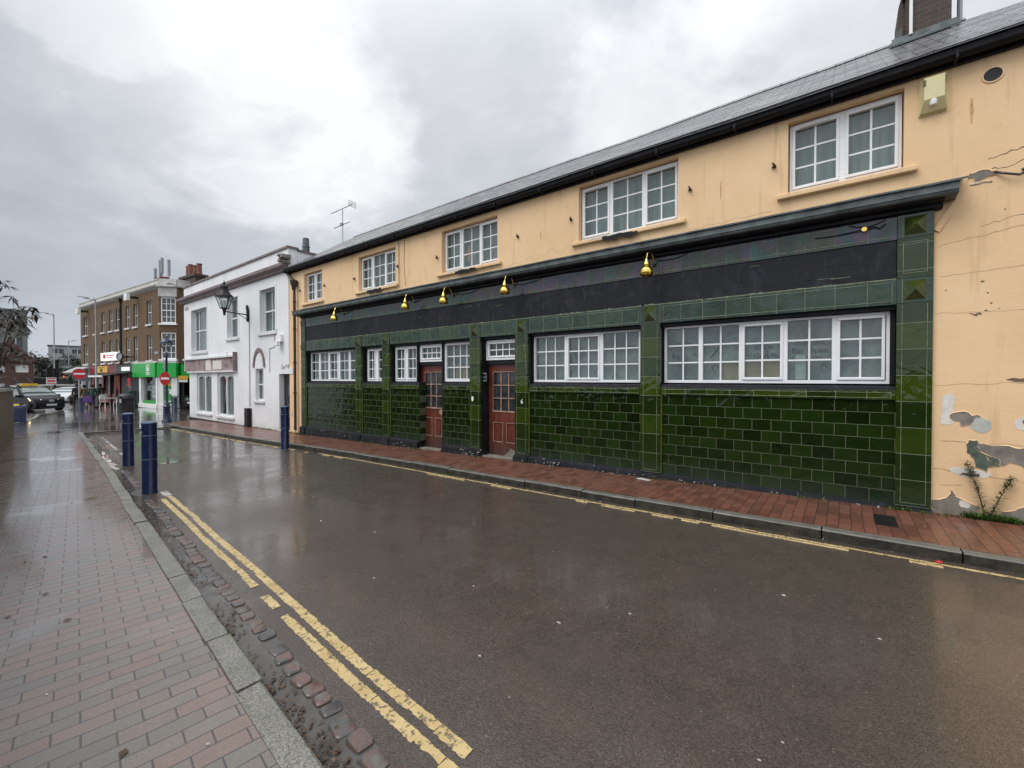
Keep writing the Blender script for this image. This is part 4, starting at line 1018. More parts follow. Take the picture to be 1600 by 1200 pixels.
# brass swan-neck lamps
def brass_lamp(x, z, first=None, label=''):
    if first is not None:
        c = copy_tree(first); c.location = (x, D - .03, z); c['label'] = label; return c
    t = thing('brass_wall_lamp', label, 'wall lamp', (x, D - .03, z), 0, 'brass swan-neck lamps along the pub frieze')
    q = MB(); pts = [(0, 0, 0), (.0, -.06, .01), (.02, -.12, .10), (.015, -.18, .17), (0, -.25, .185), (-.015, -.31, .15), (-.02, -.335, .07), (-.02, -.34, .03)]
    q.tube(pts, .011, 8); q.build('swan_neck', 'brass', t, smooth=True)
    q = MB(); q.lathe([(.03, -.03), (.03, .03)], (0, .0, 0), 10); q.build('wall_rose', 'darkmetal', t)
    q = MB(); q.lathe([(.014, .05), (.022, .03), (.034, .0), (.052, -.03), (.055, -.055), (.036, -.085), (.04, -.09)][::-1], (-.02, -.34, 0), 16); q.build('lamp_cap', 'brass', t, smooth=True)
    q = MB(); q.lathe([(.012, -.07), (.05, -.08), (.088, -.105), (.112, -.145), (.118, -.185), (.108, -.225), (.098, -.235), (.10, -.18), (.07, -.12)][::-1], (-.02, -.34, 0), 20); sh = q.build('lamp_shade', 'brass', t, smooth=True)
    q = MB(); q.lathe([(.02, -.20), (.03, -.18), (.024, -.15)], (-.02, -.34, 0), 10); q.build('bulb', 'signwhite', sh)
    t.scale = (.9, .9, .9); return t
L0 = brass_lamp(-2.42, 3.50, None, 'brass swan-neck lamp above the pillar left of the wide five-light window')
brass_lamp(-5.25, 3.555, L0, 'brass swan-neck lamp above and just right of the nearer red door')
brass_lamp(-6.98, 3.545, L0, 'brass swan-neck lamp over the narrow window between the two red doors')
brass_lamp(-8.30, 3.555, L0, 'brass swan-neck lamp above the farther red door')
brass_lamp(-11.45, 3.545, L0, 'brass swan-neck lamp at the far end of the pub above the net-curtained window')
st = wthing('lamp_stub', 'broken brass lamp stub with bare cable at the right end of the frieze', 'lamp stub', (.20, D, 3.52))
q = MB(); q.tube([(.20, D - .036, 3.52), (.20, D - .075, 3.52)], .027, 12); q.build('stub_socket', 'brass', st, smooth=True)
q = MB(); q.tube([(.23, D - .06, 3.52), (.30, D - .06, 3.53), (.35, D - .05, 3.50), (.40, D - .045, 3.55)], .007, 6); q.tube([(.17, D - .06, 3.515), (-.1, D - .05, 3.50), (-.3, D - .045, 3.51)], .006, 6); q.build('bare_cable', 'darkmetal', st)

# tv aerial on the ridge
ta = wthing('tv_aerial', 'grey two-boom television aerial on a thin mast above the far end of the slate roof', 'aerial', (-14.82, 8.9, 6.7))
q = MB(); q.tube([(-14.82, 8.9, 6.6), (-14.82, 8.9, 7.98)], .018, 6); q.build('mast', 'galv', ta)
def boom(z, dx, dy, dz, n, el, refl):
    q = MB(); a = Vector((-14.82 - dx * .55, 8.9 - dy * .55, z - dz * .55)); b = Vector((-14.82 + dx * .45, 8.9 + dy * .45, z + dz * .45))
    q.tube([a, b], .013, 6); d = (b - a).normalized(); s_ = Vector((-d.y, d.x, 0)).normalized()
    for i in range(n):
        p = a + (b - a) * (i / n); q.tube([p - s_ * el, p + s_ * el], .005, 4)
    if refl:
        for j in range(-3, 4): q.tube([b - s_ * .16 + Vector((0, 0, j * .035)), b + s_ * .16 + Vector((0, 0, j * .035))], .006, 4)
        for s2 in (-.16, .16): q.tube([b + s_ * s2 + Vector((0, 0, -.12)), b + s_ * s2 + Vector((0, 0, .12))], .006, 4)
    return q
q = boom(8.02, 1.22, .12, .10, 12, .035, True); q.build('boom', 'galv', ta)
q = boom(7.42, .9, .1, .08, 7, .05, False); q.box(-14.95, -14.82, 8.86, 8.94, 7.40, 7.5); q.build('boom', 'galv', ta)

# ------------------------------------------------------------------ the white building
W = D - .02
wb = wthing('white_building', 'white rendered two-storey building with brown eaves cornice, sash windows and old shopfront', 'building', (-20, W, -.3))
WX0, WX1 = -25.68, -14.875
wh = [(-24.62, -22.57, 2.93, 4.90), (-20.22, -19.10, 3.34, 4.97), (-17.10, -15.86, 3.36, 4.93)]
gh = [(-23.95, -22.05, .12, 1.95), (-21.38, -19.60, .10, 1.95), (-17.53, -16.85, .86, 2.05), (-15.60, -14.60, -.3, 1.84)]
q = MB(); fill(q, WX0, WX1, 2.05, 6.10, W, W + .3, wh)
fill(q, -24.95, -14.60, -.12, 2.05, W, W + .3, gh); q.box(-24.95, WX1, W + .001, W + .3, -.6, -.12, 0)
q.box(WX0, WX0 + .25, W + .31, W + 6, 2.05, 5.9); q.box(-24.95, -24.7, W + .31, W + 6, -.5, 2.05)
q.box(WX1 - .25, WX1, W + .31, W + 1.15, 5.3, 6.05)
q.box(WX0 + .3, WX1, W + 5.7, W + 6, -.5, 5.6)
q.build('wall', 'white_wall', wb)
q = MB(); q.box(WX0 + .31, -15.2, W + .9, W + .95, -.5, 5.4); q.box(WX0 + .31, -15.2, W + .31, W + .89, 2.4, 2.5); q.build('inner_walls', 'dim', wb)
q = MB(); q.box(-24.95, -15.65, W - .012, W + .0005, -.62, -.16); q.build('dark_base', 'board', wb)
# cornice and parapet coping
q = MB(); q.prism([(W, 5.30), (W - .10, 5.34), (W - .11, 5.40), (W - .19, 5.44), (W - .22, 5.48), (W - .22, 5.58), (W - .05, 5.66), (W, 5.70)], WX0 - .3, WX1 - .02, 'x'); q.build('cornice', 'browntrim', wb)
q = MB(); q.box(WX0 - .05, WX1 + .04, W - .05, W + .34, 6.10, 6.17); q.box(WX1 - .29, WX1 + .04, W + .3401, W + 1.2, 6.05, 6.12); q.build('coping', 'browntrim', wb)
q = MB()
for i in range(16): 
    x = WX1 + R(-.30, .02); z = 5.50 + R(0, .32); q.box(x - .08, x + .08, W - .26 + R(0, .2), W + .05, z, z + R(.05, .12))
q.build('broken_cornice_end', 'concrete', wb)
for (a, b, c, d_), n in zip(wh, (3, 2, 2)):
    yb = W + .16
    xm = (c + d_) / 2
    q = MB(); q.box(a, b, yb, yb + .07, c, c + .07); q.box(a, b, yb, yb + .07, d_ - .07, d_); q.box(a, a + .07, yb, yb + .07, c + .07, d_ - .07); q.box(b - .07, b, yb, yb + .07, c + .07, d_ - .07)
    q.box(a + .07, b - .07, yb - .01, yb + .05, xm - .03, xm + .03)
    if n == 3:
        for f in (.27, .73): q.box(a + (b - a) * f - .035, a + (b - a) * f + .035, yb, yb + .06, c + .07, xm - .03); q.box(a + (b - a) * f - .035, a + (b - a) * f + .035, yb, yb + .06, xm + .03, d_ - .07)
    else:
        q.box((a + b) / 2 - .015, (a + b) / 2 + .015, yb + .005, yb + .05, c + .07, xm - .03); q.box((a + b) / 2 - .015, (a + b) / 2 + .015, yb + .005, yb + .05, xm + .03, d_ - .07)
    w = q.build('window', 'greywhite', wb, bevel=.005)
    q = MB(); q.box(a + .05, b - .05, yb + .03, yb + .036, c + .05, d_ - .05); q.build('panes', 'glass', w)
    q = MB(); k = 40
    for i in range(k):
        xa, xb = a + (b - a) * i / k, a + (b - a) * (i + 1) / k; f = lambda x: yb + .14 + .025 * sin(x * 30)
        q.add([(xa, f(xa), c), (xb, f(xb), c), (xb, f(xb), d_), (xa, f(xa), d_)], [(0, 1, 2, 3)])
    q.build('curtain', 'net', w)
    q = MB(); q.box(a - .1, b + .1, W - .07, W + .155, c - .11, c - .003); q.build('sill', 'greywhite', w, bevel=.01)
    q = MB(); q.box(a - .10, a - .001, W - .012, W + .001, c, d_ + .10); q.box(b + .001, b + .10, W - .012, W + .001, c, d_ + .10); q.box(a, b, W - .012, W + .001, d_ + .001, d_ + .10); q.build('surround', 'white_wall', w)
# shopfront: two arched-light windows, pink fascia
for (a, b, c, d_) in gh[:2]:
    yb = W + .06; mid = (a + b) / 2
    q = MB(); q.box(a, a + .10, yb, yb + .12, c, d_); q.box(b - .10, b, yb, yb + .12, c, d_); q.box(mid - .06, mid + .06, yb, yb + .12, c + .08, d_ - .12); q.box(a + .1, b - .1, yb, yb + .12, d_ - .12, d_); q.box(a + .1, b - .1, yb, yb + .12, c, c + .08)
    for (l, r) in ((a + .1, mid - .06), (mid + .06, b - .1)):
        n = 10; pts = [(l, d_ - .121), (r, d_ - .121)] + [((l + r) / 2 + (r - l) / 2 * cos(pi * i / n), d_ - .30 + .13 * sin(pi * i / n)) for i in range(n + 1)]
        for i in range(n):
            (x0, z0), (x1, z1) = pts[2 + i], pts[3 + i]
            q.hexa([(x1, yb, z1), (x0, yb, z0), (x0, yb + .1, z0), (x1, yb + .1, z1), (x1, yb, d_ - .1205), (x0, yb, d_ - .1205), (x0, yb + .1, d_ - .1205), (x1, yb + .1, d_ - .1205)])
    w = q.build('shop_window', 'greywhite', wb)
    q = MB(); q.box(a + .05, b - .05, yb + .05, yb + .056, c + .04, d_ - .06); q.build('panes', 'glass', w)
    q = MB(); k = 36
    for i in range(k):
        xa, xb = a + (b - a) * i / k, a + (b - a) * (i + 1) / k; f = lambda x: yb + .30 + .05 * sin(x * 21)
        if (i // 5) % 2: q.add([(xa, f(xa), c), (xb, f(xb), c), (xb, f(xb), d_), (xa, f(xa), d_)], [(0, 1, 2, 3)])
    q.build('curtain', 'net', w)
    q = MB(); q.box(a - .06, b + .06, W - .08, W + .055, c - .09, c - .002); q.build('sill', 'greywhite', w, bevel=.01)
q = MB(); q.box(-24.95, -19.25, W - .10, W, 1.952, 2.02); q.box(-25.5, -19.25, W - .13, W, 2.56, 2.63); fs = q.build('shop_fascia', 'greywhite', wb)
q = MB(); q.box(-25.4, -22.66, W - .06, W - .001, 2.021, 2.558); q.box(-22.60, -19.30, W - .06, W - .001, 2.021, 2.558); q.build('fascia_panel', 'pinkstone', fs)
q = MB(); q.prism([(-22.55, 2.05), (-22.58, 2.50), (-22.0, 2.53), (-21.95, 2.40), (-21.90, 2.06)], W - .066, W - .0605, 'y'); q.box(-21.7, -20.7, W - .066, W - .0605, 2.08, 2.46); q.build('pale_scrap', 'whitepatch', fs)
q = MB(); q.box(-19.30, -19.22, W - .14, W, 2.0, 2.75); q.box(-19.95, -19.95 + .02, W - .12, W - .1, 2.631, 2.75); q.build('fascia_bracket', 'browntrim', fs)
# arched sash window
q = MB(); a, b, c, d_ = gh[2]; yb = W + .10
q.box(a, a + .05, yb, yb + .06, c, d_); q.box(b - .05, b, yb, yb + .06, c, d_); q.box(a + .05, b - .05, yb, yb + .06, c, c + .06); q.box(a + .05, b - .05, yb, yb + .06, d_ - .05, d_)
q.box(a + .05, b - .05, yb - .01, yb + .05, 1.43, 1.48); q.box(-17.2, -17.18, yb + .005, yb + .05, c + .06, 1.43); q.box(-17.2, -17.18, yb + .005, yb + .05, 1.48, d_ - .05)
w = q.build('arched_window', 'greywhite', wb)
q = MB(); q.box(a + .02, b - .02, yb + .03, yb + .036, c + .03, d_ - .03); q.build('panes', 'glass', w)
q = MB(); q.box(a, b, yb + .12, yb + .13, c, d_); q.build('curtain', 'net', w)
q = MB(); q.box(a - .12, b + .12, W - .07, W + .095, c - .09, c - .002); q.build('sill', 'greywhite', w, bevel=.01)
q = MB(); n = 18; cx = (a + b) / 2
for i in range(n):
    t0, t1 = pi * i / n, pi * (i + 1) / n
    P = []
    for y_ in (W - .035, W + .001):
        for (rr, t_) in ((1, t0), (1.28, t0), (1.28, t1), (1, t1)): P.append((cx + .40 * rr * cos(t_), y_, 2.10 + .58 * (rr - .12 * (rr - 1)) * sin(t_)))
    q.hexa(P)
q.build('arch_moulding', 'browntrim', w)
# recessed door
q = MB(); q.box(-15.599, -14.601, W + .17, W + .21, -.35, 1.839, 0)
dd = q.build('door', 'shopblack', wb)
q = MB(); q.box(-15.28, -15.16, W + .155, W + .1695, 1.10, 1.45); q.box(-15.04, -14.92, W + .155, W + .1695, 1.10, 1.45); q.box(-15.22, -15.0, W + .155, W + .1695, .35, .62); q.build('door_light', 'farglass', dd)
q = MB(); q.tube([(-15.1 + .30 * cos(pi + pi * i / 12), W + .162, 1.25 + .55 * sin(pi + pi * i / 12)) for i in range(13)], .012, 5); q.build('door_moulding', 'lead', dd)
q = MB()   # scrawled white tag beside the door
for pts in ([(-14.66, .45), (-14.55, .55), (-14.52, .35), (-14.44, .5)], [(-14.6, .25), (-14.45, .3), (-14.55, .12), (-14.42, .15)], [(-14.62, .05), (-14.5, .12), (-14.46, -.05), (-14.40, .05)], [(-14.55, .5), (-14.5, -.12)]):
    q.tube([(x, W - .004, z) for x, z in pts], .018, 5)
q.build('white_graffiti', 'signwhite', wb)
text_mesh('pink_graffiti', 'Sen*4', .24, 'browntrim', wb, -15.15, W - .003, 2.08)
q = MB(); q.box(-15.55, -15.25, W - .10, W - .001, 2.95, 3.2); q.hexa([(-15.5, W - .2, 2.82), (-15.3, W - .2, 2.82), (-15.3, W - .1, 2.80), (-15.5, W - .1, 2.80), (-15.5, W - .2, 2.95), (-15.3, W - .2, 2.95), (-15.3, W - .1, 2.99), (-15.5, W - .1, 2.99)]); q.build('floodlight', 'signwhite', wb)
q = MB(); q.tube([(-15.7, W - .01, 3.4), (-15.9, W - .01, 3.4), (-15.9, W - .01, 2.8), (-16.3, W - .01, 2.76), (-16.3, W - .01, 1.9)], .012, 5); q.tube([(-18.0, W - .02, 3.85), (-18.0, W - .02, .6)], .014, 6); q.build('wall_conduit', 'galv', wb)
q = MB(); q.box(-18.16, -17.88, W - .16, W - .001, -.5, .55); q.build('cable_cover', 'darkmetal', wb)
q = MB(); q.box(-25.5, -25.0, W - .015, W, 5.0, 5.14); q.build('street_plate', 'galv', wb)
q = MB(); q.tube([(-15.04, 7.62, 5.5), (-15.04, 7.62, 5.95)], .13, 12); q.lathe([(.14, 5.95), (.12, 6.0), (.12, 6.3), (.135, 6.32), (.11, 6.36), (.10, 6.62)], (-15.04, 7.62, 0), 12); q.build('flue_pipe', 'lead', wb)
q = MB(); q.add([(WX0, W + .3, 5.75), (-15.3, W + .3, 5.75), (-15.3, W + 6, 5.75), (WX0, W + 6, 5.75)], [(0, 1, 2, 3)]); q.build('flat_roof', 'lead', wb)

# wall lantern on a bracket
wl_ = wthing('wall_lantern', 'black hexagonal street lantern on a bracket arm fixed to the white building', 'lantern', (-18.08, W, 4.1))
q = MB(); q.tube([(-18.08, W - .03, 4.34), (-18.08, W - .03, 3.86)], .06, 10); q.lathe([(.045, 0), (.045, .12), (.02, .17)], (-18.08, W - .06, 4.33), 10); q.build('wall_plate', 'darkmetal', wl_)
lx, ly = -17.62, W - .98
q = MB(); q.tube([(-18.08, W - .05, 4.12), (lx, ly, 4.10)], .022, 8); q.tube([(-18.08, W - .04, 3.92), (-17.97, W - .22, 4.0), (-17.88, W - .42, 4.08)], .012, 6); q.build('bracket', 'darkmetal', wl_)
q = MB(); q.lathe([(.035, -.10), (.045, .0), (.055, .06), (.075, .14), (.16, .16)], (lx, ly, 4.05), 12); q.build('lantern_base', 'darkmetal', wl_)
q = MB(); n = 6
for i in range(n):
    a0 = 2 * pi * i / n + .3; a1 = a0 + 2 * pi / n
    p0, p1 = Vector((lx + 0.123 * cos(a0), ly + 0.123 * sin(a0), 4.20)), Vector((lx + 0.271 * cos(a0), ly + 0.271 * sin(a0), 4.62)); p2 = Vector((lx + 0.271 * cos(a1), ly + 0.271 * sin(a1), 4.62)); p3 = Vector((lx + 0.123 * cos(a1), ly + 0.123 * sin(a1), 4.20))
    q.tube([p0, p1], .012, 5); q.tube([p1, p2], .014, 5); q.tube([p0, p3], .012, 5)
q.build('lantern_frame', 'darkmetal', wl_)
q = MB(); q.lathe([(.118, 4.205), (.262, 4.61)], (lx, ly, 0), 6, rot=.3); q.f = q.f[:-2]; q.m = q.m[:-2]; q.build('lantern_glass', 'glass', wl_)
q = MB(); q.lathe([(.295, 4.62), (.28, 4.65), (.20, 4.73), (.13, 4.84), (.12, 4.92), (.13, 4.95), (.12, 5.0), (.07, 5.05), (.03, 5.07), (.045, 5.11), (.02, 5.15), (.008, 5.20)], (lx, ly, 0), 12); q.build('lantern_roof', 'darkmetal', wl_)
q = MB(); q.lathe([(.05, 4.22), (.06, 4.4), (.03, 4.5)], (lx, ly, 0), 10); q.build('bulb', 'signwhite', wl_)

# ------------------------------------------------------------------ stock-brick corner building (local frame, x along the front)
CB = (-38.0, 8.815, -.4); CR = math.atan2(.085, .996)
cb = thing('brick_building', 'three-storey stock brick corner terrace with parapet, tall sash windows and shops below', 'building', CB, CR, org=(0, 0, -.4))
upk = [(17.43, 16.15), (14.4, 13.69), (12.36, 11.43), (10.43, 9.55), (8.78, 7.85), (6.56, 5.7), (4.87, 4.06), (2.22, 1.28)]
hu = [(-a - .05, -b, 5.62, 7.33) for a, b in upk]; hl = [(-a - .05, -b, 3.0, 4.85) for a, b in upk]
LX = -18.4
q = MB(); fill(q, LX, 0, 2.75, 8.12, 0, .35, hu + hl)
ch_ = [(0, 0), (.80, .75)]
def cham(u, off=0.0):   # point on the chamfer face, u metres along it, off outwards
    k = u / 1.0966; nx, ny = .684, -.7295
    return (.80 * k + nx * off, .75 * k + ny * off)
def chbox(mb, u0, u1, o0, o1, z0, z1, m=0):
    a, b, c, d_ = cham(u0, o1), cham(u1, o1), cham(u1, o0), cham(u0, o0)
    mb.hexa([(*a, z0), (*b, z0), (*c, z0), (*d_, z0), (*a, z1), (*b, z1), (*c, z1), (*d_, z1)], m)
chbox(q, 0, 1.0966, -.3, 0, 4.98, 5.55); chbox(q, 0, 1.0966, -.3, 0, 2.75, 3.05)
for u0, u1 in ((0, .05), (1.04, 1.0966)): chbox(q, u0, u1, -.3, 0, 3.05, 4.98); chbox(q, u0, u1, -.3, 0, 5.55, 7.45)
q.box(.55, .80, .76, 9, 2.75, 8.12); q.box(LX, LX + .3, .36, 9, -.4, 8.12); q.box(LX + .31, .5, 8.7, 9, -.4, 8.12)
q.build('brick_wall', 'stock', cb)
q = MB(); q.box(LX + .31, .3, 1.2, 1.25, -.3, 8.1); q.build('inner_walls', 'dim', cb)
q = MB(); q.prism([(.0, 8.0), (-.05, 8.05), (-.16, 8.12), (-.24, 8.22), (-.24, 8.27), (-.02, 8.34), (-.02, 8.62), (.2, 8.62), (.2, 8.0)], LX - .2, .0, 'x')
q.box(LX - .25, .0, -.06, .25, 8.62, 8.70)
chbox(q, -.05, 1.15, -.25, .24, 8.12, 8.27); chbox(q, 0, 1.0966, -.25, .02, 8.2701, 8.70); q.box(.5, 1.05, .8, 9, 8.12, 8.27); q.box(.5, .83, .8, 9, 8.2701, 8.70)
q.build('parapet', 'stonetrim', cb)
q = MB(); chbox(q, -.03, 1.12, -.28, .05, 7.45, 8.119); q.build('bay_head', 'stonetrim', cb)
q = MB(); q.box(-4.6, .3, -.30, -.0, 2.78, 2.92); chbox(q, -.1, 1.2, 0, .3, 2.78, 2.92); q.build('shop_cornice', 'stonetrim', cb)
for holes in (hu, hl):
    for (a, b, c, d_) in holes:
        q = MB(); y = .10
        q.box(a, b, y, y + .07, c, c + .06); q.box(a, b, y, y + .07, d_ - .06, d_); q.box(a, a + .06, y, y + .07, c + .06, d_ - .06); q.box(b - .12, b, y, y + .07, c + .06, d_ - .06); q.box(a + .06, b - .12, y - .01, y + .05, (c + d_) / 2 - .03, (c + d_) / 2 + .03); q.box((a + b) / 2 - .04, (a + b) / 2 - .015, y + .005, y + .05, c + .06, d_ - .06)
        w = q.build('window', 'greywhite', cb)
        q = MB(); q.box(a + .03, b - .03, y + .03, y + .035, c + .03, d_ - .03); q.build('panes', 'farglass', w)
        q = MB(); q.box(a - .06, b + .06, -.09, .09, c - .12, c - .002); q.build('sill', 'greywhite', w)
for (z0, z1) in ((5.58, 7.42), (3.06, 4.95)):
    q = MB(); chbox(q, .06, 1.03, -.16, -.08, z0, z0 + .09); chbox(q, .06, 1.03, -.16, -.08, z1 - .08, z1); chbox(q, .06, .15, -.16, -.08, z0 + .09, z1 - .08); chbox(q, .95, 1.03, -.16, -.08, z0 + .09, z1 - .08)
    for i in (1, 2): u = .15 + .8 * i / 3; chbox(q, u - .018, u + .018, -.14, -.09, z0 + .09, z1 - .08)
    for i in range(1, 4): z = z0 + (z1 - z0) * i / 4; chbox(q, .15, .95, -.1405, -.0905, z - (.03 if i == 2 else .018), z + (.03 if i == 2 else .018))
    w = q.build('bay_window', 'signwhite', cb)
    q = MB(); chbox(q, .1, 1.0, -.135, -.125, z0 + .05, z1 - .05); q.build('panes', 'farglass', w)
    q = MB(); chbox(q, -.02, 1.13, -.07, .12, z0 - .12, z0 - .003); q.build('sill', 'signwhite', w)
q = MB(); q.tube([(-7.5, -.07, 8.0), (-7.5, -.07, 2.8)], .06, 8); q.box(-7.62, -7.38, -.2, -.001, 7.8, 8.05); q.build('downpipe', 'darkmetal', cb)
q = MB(); q.box(LX + .3, .75, .3, 8.6, 8.3, 8.34); q.build('roof_deck', 'lead', cb)
def stack(x0, x1, y0, y1, zt, pots):
    q = MB(); q.box(x0, x1, y0, y1, 8.3, zt); q.box(x0 - .1, x1 + .1, y0 - .1, y1 + .1, zt, zt + .18); c = q.build('chimney', 'chimbrick', cb)
    for (px_, h) in pots:
        q = MB(); q.lathe([(.17, 0), (.2, .06), (.17, .12), (.15, h - .1), (.19, h - .05), (.17, h)], (px_, (y0 + y1) / 2, zt + .18), 12); q.build('chimney_pot', 'terracotta', c)
stack(-5.6, -3.0, 1.2, 1.9, 8.75, [(-5.1, .75), (-4.2, .75), (-3.3, .6)])
stack(-.9, 1.6, 1.6, 2.3, 9.0, [(-.45, .85), (-.1, .95), (.75, .75), (1.35, .8)])
for (x, h) in ((-5.55, 10.5), (-4.55, 11.0), (-4.2, 11.15), (-2.9, 10.8)):
    q = MB(); q.tube([(x, 1.6, 8.6), (x, 1.6, h - .9)], .03, 6); q.box(x - .09, x + .09, 1.5, 1.66, h - 1.2, h); q.build('phone_antenna', 'galv', cb)
q = MB(); q.add([(1.2, 3, 8.6), (9, 3, 8.6), (9, 8, 10.2), (2.6, 8, 10.2)], [(0, 1, 2, 3)]); q.add([(-1.5, 3, 8.6), (1.2, 3, 8.6), (2.6, 8, 10.2), (-1.5, 8, 10.2)], [(0, 1, 2, 3)]); q.tube([(1.2, 3, 8.63), (2.6, 8, 10.23)], .09, 6)
for i in range(1, 7): q.tube([(1.2 + 1.4 * i / 7, 3 + 5 * i / 7, 8.63 + 1.6 * i / 7), (9, 3 + 5 * i / 7, 8.63 + 1.6 * i / 7)], .05, 5)
q.build('hipped_roof', 'tileroof', cb)
for k in (3.95, 16.1):
    q = MB(); q.box(-k - .30, -k + .30, -.75, -.55, 7.45, 7.95); q.box(-k - .05, -k + .05, -.54, 0, 7.65, 7.8, 1); q.build('sign_floodlight', ['signwhite', 'darkmetal'], cb)
# green corner shop
gs = MB(); gs.box(-4.18, .10, -.32, -.02, 1.80, 2.779); chbox(gs, .02, 1.2, .02, .34, 1.80, 2.779); gs.box(.82, 1.12, .9, 4.2, 1.75, 2.70)
gso = gs.build('green_shop_fascia', 'shopgreen', cb)
q = MB(); 
for (a, b, c, d_) in ((-1.42, -.82, 1.95, 2.0), (-1.42, -.82, 2.66, 2.70), (-1.42, -1.36, 2.0, 2.66), (-.88, -.82, 2.0, 2.66), (-1.28, -.96, 2.22, 2.50), (-1.28, -.96, 2.54, 2.6), (-1.28, -.96, 2.06, 2.14)): q.box(a, b, -.335, -.3205, c, d_)
q.box(1.121, 1.135, 1.5, 3.6, 1.85, 2.05); q.build('green_shop_logo', 'signwhite', gso)
q = MB(); q.box(-3.3, -2.92, -.18, .1, -.12, 1.799); q.box(-.16, .08, -.18, .1, -.12, 1.799); chbox(q, .0, .28, -.1, .15, -.12, 1.799); chbox(q, .80, 1.15, -.1, .15, -.12, 1.799); q.box(-3.3, .1, -.24, .1, -.4, -.121); chbox(q, 0, 1.2, -.1, .22, -.4, -.121); q.build('white_shop_pillar', 'signwhite', cb)
q = MB(); q.box(-2.9, -.18, .0, .02, .12, 1.79); sw = q.build('shop_window', 'glass', cb)
q = MB(); q.box(-2.9, -.18, -.06, .03, -.12, .119); q.build('green_stallriser', 'shopgreen2', cb)
q = MB(); q.box(-2.9, -.18, .5, .55, -.1, 1.79); q.build('shop_interior', 'hazegrey', sw)
q = MB()
for i in range(4):
    for j in range(3): q.box(-1.75 + i * .4, -1.42 + i * .4, .12, .14, .32 + j * .3, .56 + j * .3)
q.build('window_card', 'signwhite', sw)
q = MB(); q.box(-2.6, -.25, .2, .23, 1.15, 1.2); q.box(-2.6, -.25, .2, .23, .80, .84); q.build('display_rail', 'stonetrim', sw)
q = MB(); chbox(q, .29, .79, -.08, .02, -.12, 1.79); gd = q.build('green_shop_door', 'shopgreen2', cb)
q = MB(); chbox(q, .34, .58, .0205, .03, 1.12, 1.3); chbox(q, .6, .76, .0205, .03, 1.18, 1.34); chbox(q, .33, .76, .0205, .03, 1.46, 1.5); q.build('door_poster', 'signyellow', gd)
q = MB(); chbox(q, .33, .76, .0205, .03, .88, .94); chbox(q, .6, .78, .0205, .03, .6, .85); chbox(q, .3, .78, .0205, .03, .06, .12); q.build('door_lettering', 'signwhite', gd)
# narrow dark-green shop, crimson shop, grey end shop
q = MB(); q.box(-7.65, -4.22, -.3, 0, 2.15, 2.749); ngo = q.build('dark_green_fascia', 'darkgreen', cb)
q = MB(); q.box(-6.5, -4.75, -.315, -.3005, 2.30, 2.58); q.build('fascia_lettering', 'litwhite', ngo)
q = MB(); q.box(-7.6, -3.35, -.05, .1, -.3, 2.149); q.build('black_shopfront', 'shopblack', cb)
q = MB()
for i in range(5): q.box(-5.9, -5.3, -.07, -.0505, .6 + i * .32, .82 + i * .32)
q.box(-5.9, -5.2, -.08, -.0505, 1.0, 1.06, 0); q.build('shopfront_notice', 'galv', cb)
q = MB(); q.box(-14.5, -7.66, -.3, 0, 2.1, 2.749); cro = q.build('crimson_fascia', 'shopred', cb)
q = MB(); q.box(-12.75, -9.7, -.34, -.3005, 2.2, 2.72); ys = q.build('yellow_sign', 'signyellow', cro)
q = MB(); q.prism(blob(-11.2, 2.38, .35, .12, 5.0, 14, .2), -.352, -.3405, 'y'); q.box(-12.0, -10.3, -.35, -.3405, 2.56, 2.62); q.build('sign_mark', 'shopblack', ys)
q = MB()
for (a, b) in ((-14.5, -14.1), (-12.0, -11.6), (-10.2, -9.9), (-8.9, -8.5), (-7.95, -7.66)): q.box(a, b, -.12, .1, -.35, 2.09)
q.box(-14.1, -7.95, -.04, .05, -.3, .45); q.build('crimson_shopfront', 'shopred', cb)
q = MB(); q.box(-14.1, -7.95, .03, .05, .451, 2.09); sg_ = q.build('shop_window', 'farglass', cb)
q = MB(); q.box(-8.4, -8.25, .0, .029, .9, 1.9); q.build('lit_strip', 'warmwin', sg_)
q = MB(); q.hexa([(-11.5, -1.9, 1.75), (-4.5, -1.9, 1.85), (-4.5, -.3, 2.10), (-11.5, -.3, 2.08), (-11.5, -1.9, 1.79), (-4.5, -1.9, 1.89), (-4.5, -.3, 2.20), (-11.5, -.3, 2.14)]); q.hexa([(-11.5, -1.93, 1.50), (-7.5, -1.93, 1.52), (-7.5, -1.905, 1.52), (-11.5, -1.905, 1.50), (-11.5, -1.93, 1.78), (-7.5, -1.93, 1.8), (-7.5, -1.905, 1.8), (-11.5, -1.905, 1.78)])
aw = q.build('awning', 'darkmetal', cb)
q = MB(); q.box(-7.6, -4.5, -1.96, -1.90, 1.80, 1.93); q.build('awning_front_bar', 'signwhite', aw)
q = MB(); q.box(-18.4, -14.6, -.3, 0, 2.0, 2.75); q.hexa([(-18.6, -1.2, 2.2), (-14.7, -1.2, 2.2), (-14.7, -.3, 2.6), (-18.6, -.3, 2.6), (-18.6, -1.2, 2.26), (-14.7, -1.2, 2.26), (-14.7, -.3, 2.75), (-18.6, -.3, 2.75)]); q.build('grey_canopy', 'hazelow', cb)
q = MB(); q.box(-18.35, -16.9, -.02, .1, -.3, 1.999); q.box(-16.2, -15.6, -.02, .1, -.3, 1.999); q.box(-16.9, -16.2, .05, .1, -.3, 1.999, 1); q.box(-15.6, -14.55, .05, .1, -.3, 1.999, 1); q.build('grey_shopfront', ['hazelow', 'farglass'], cb)
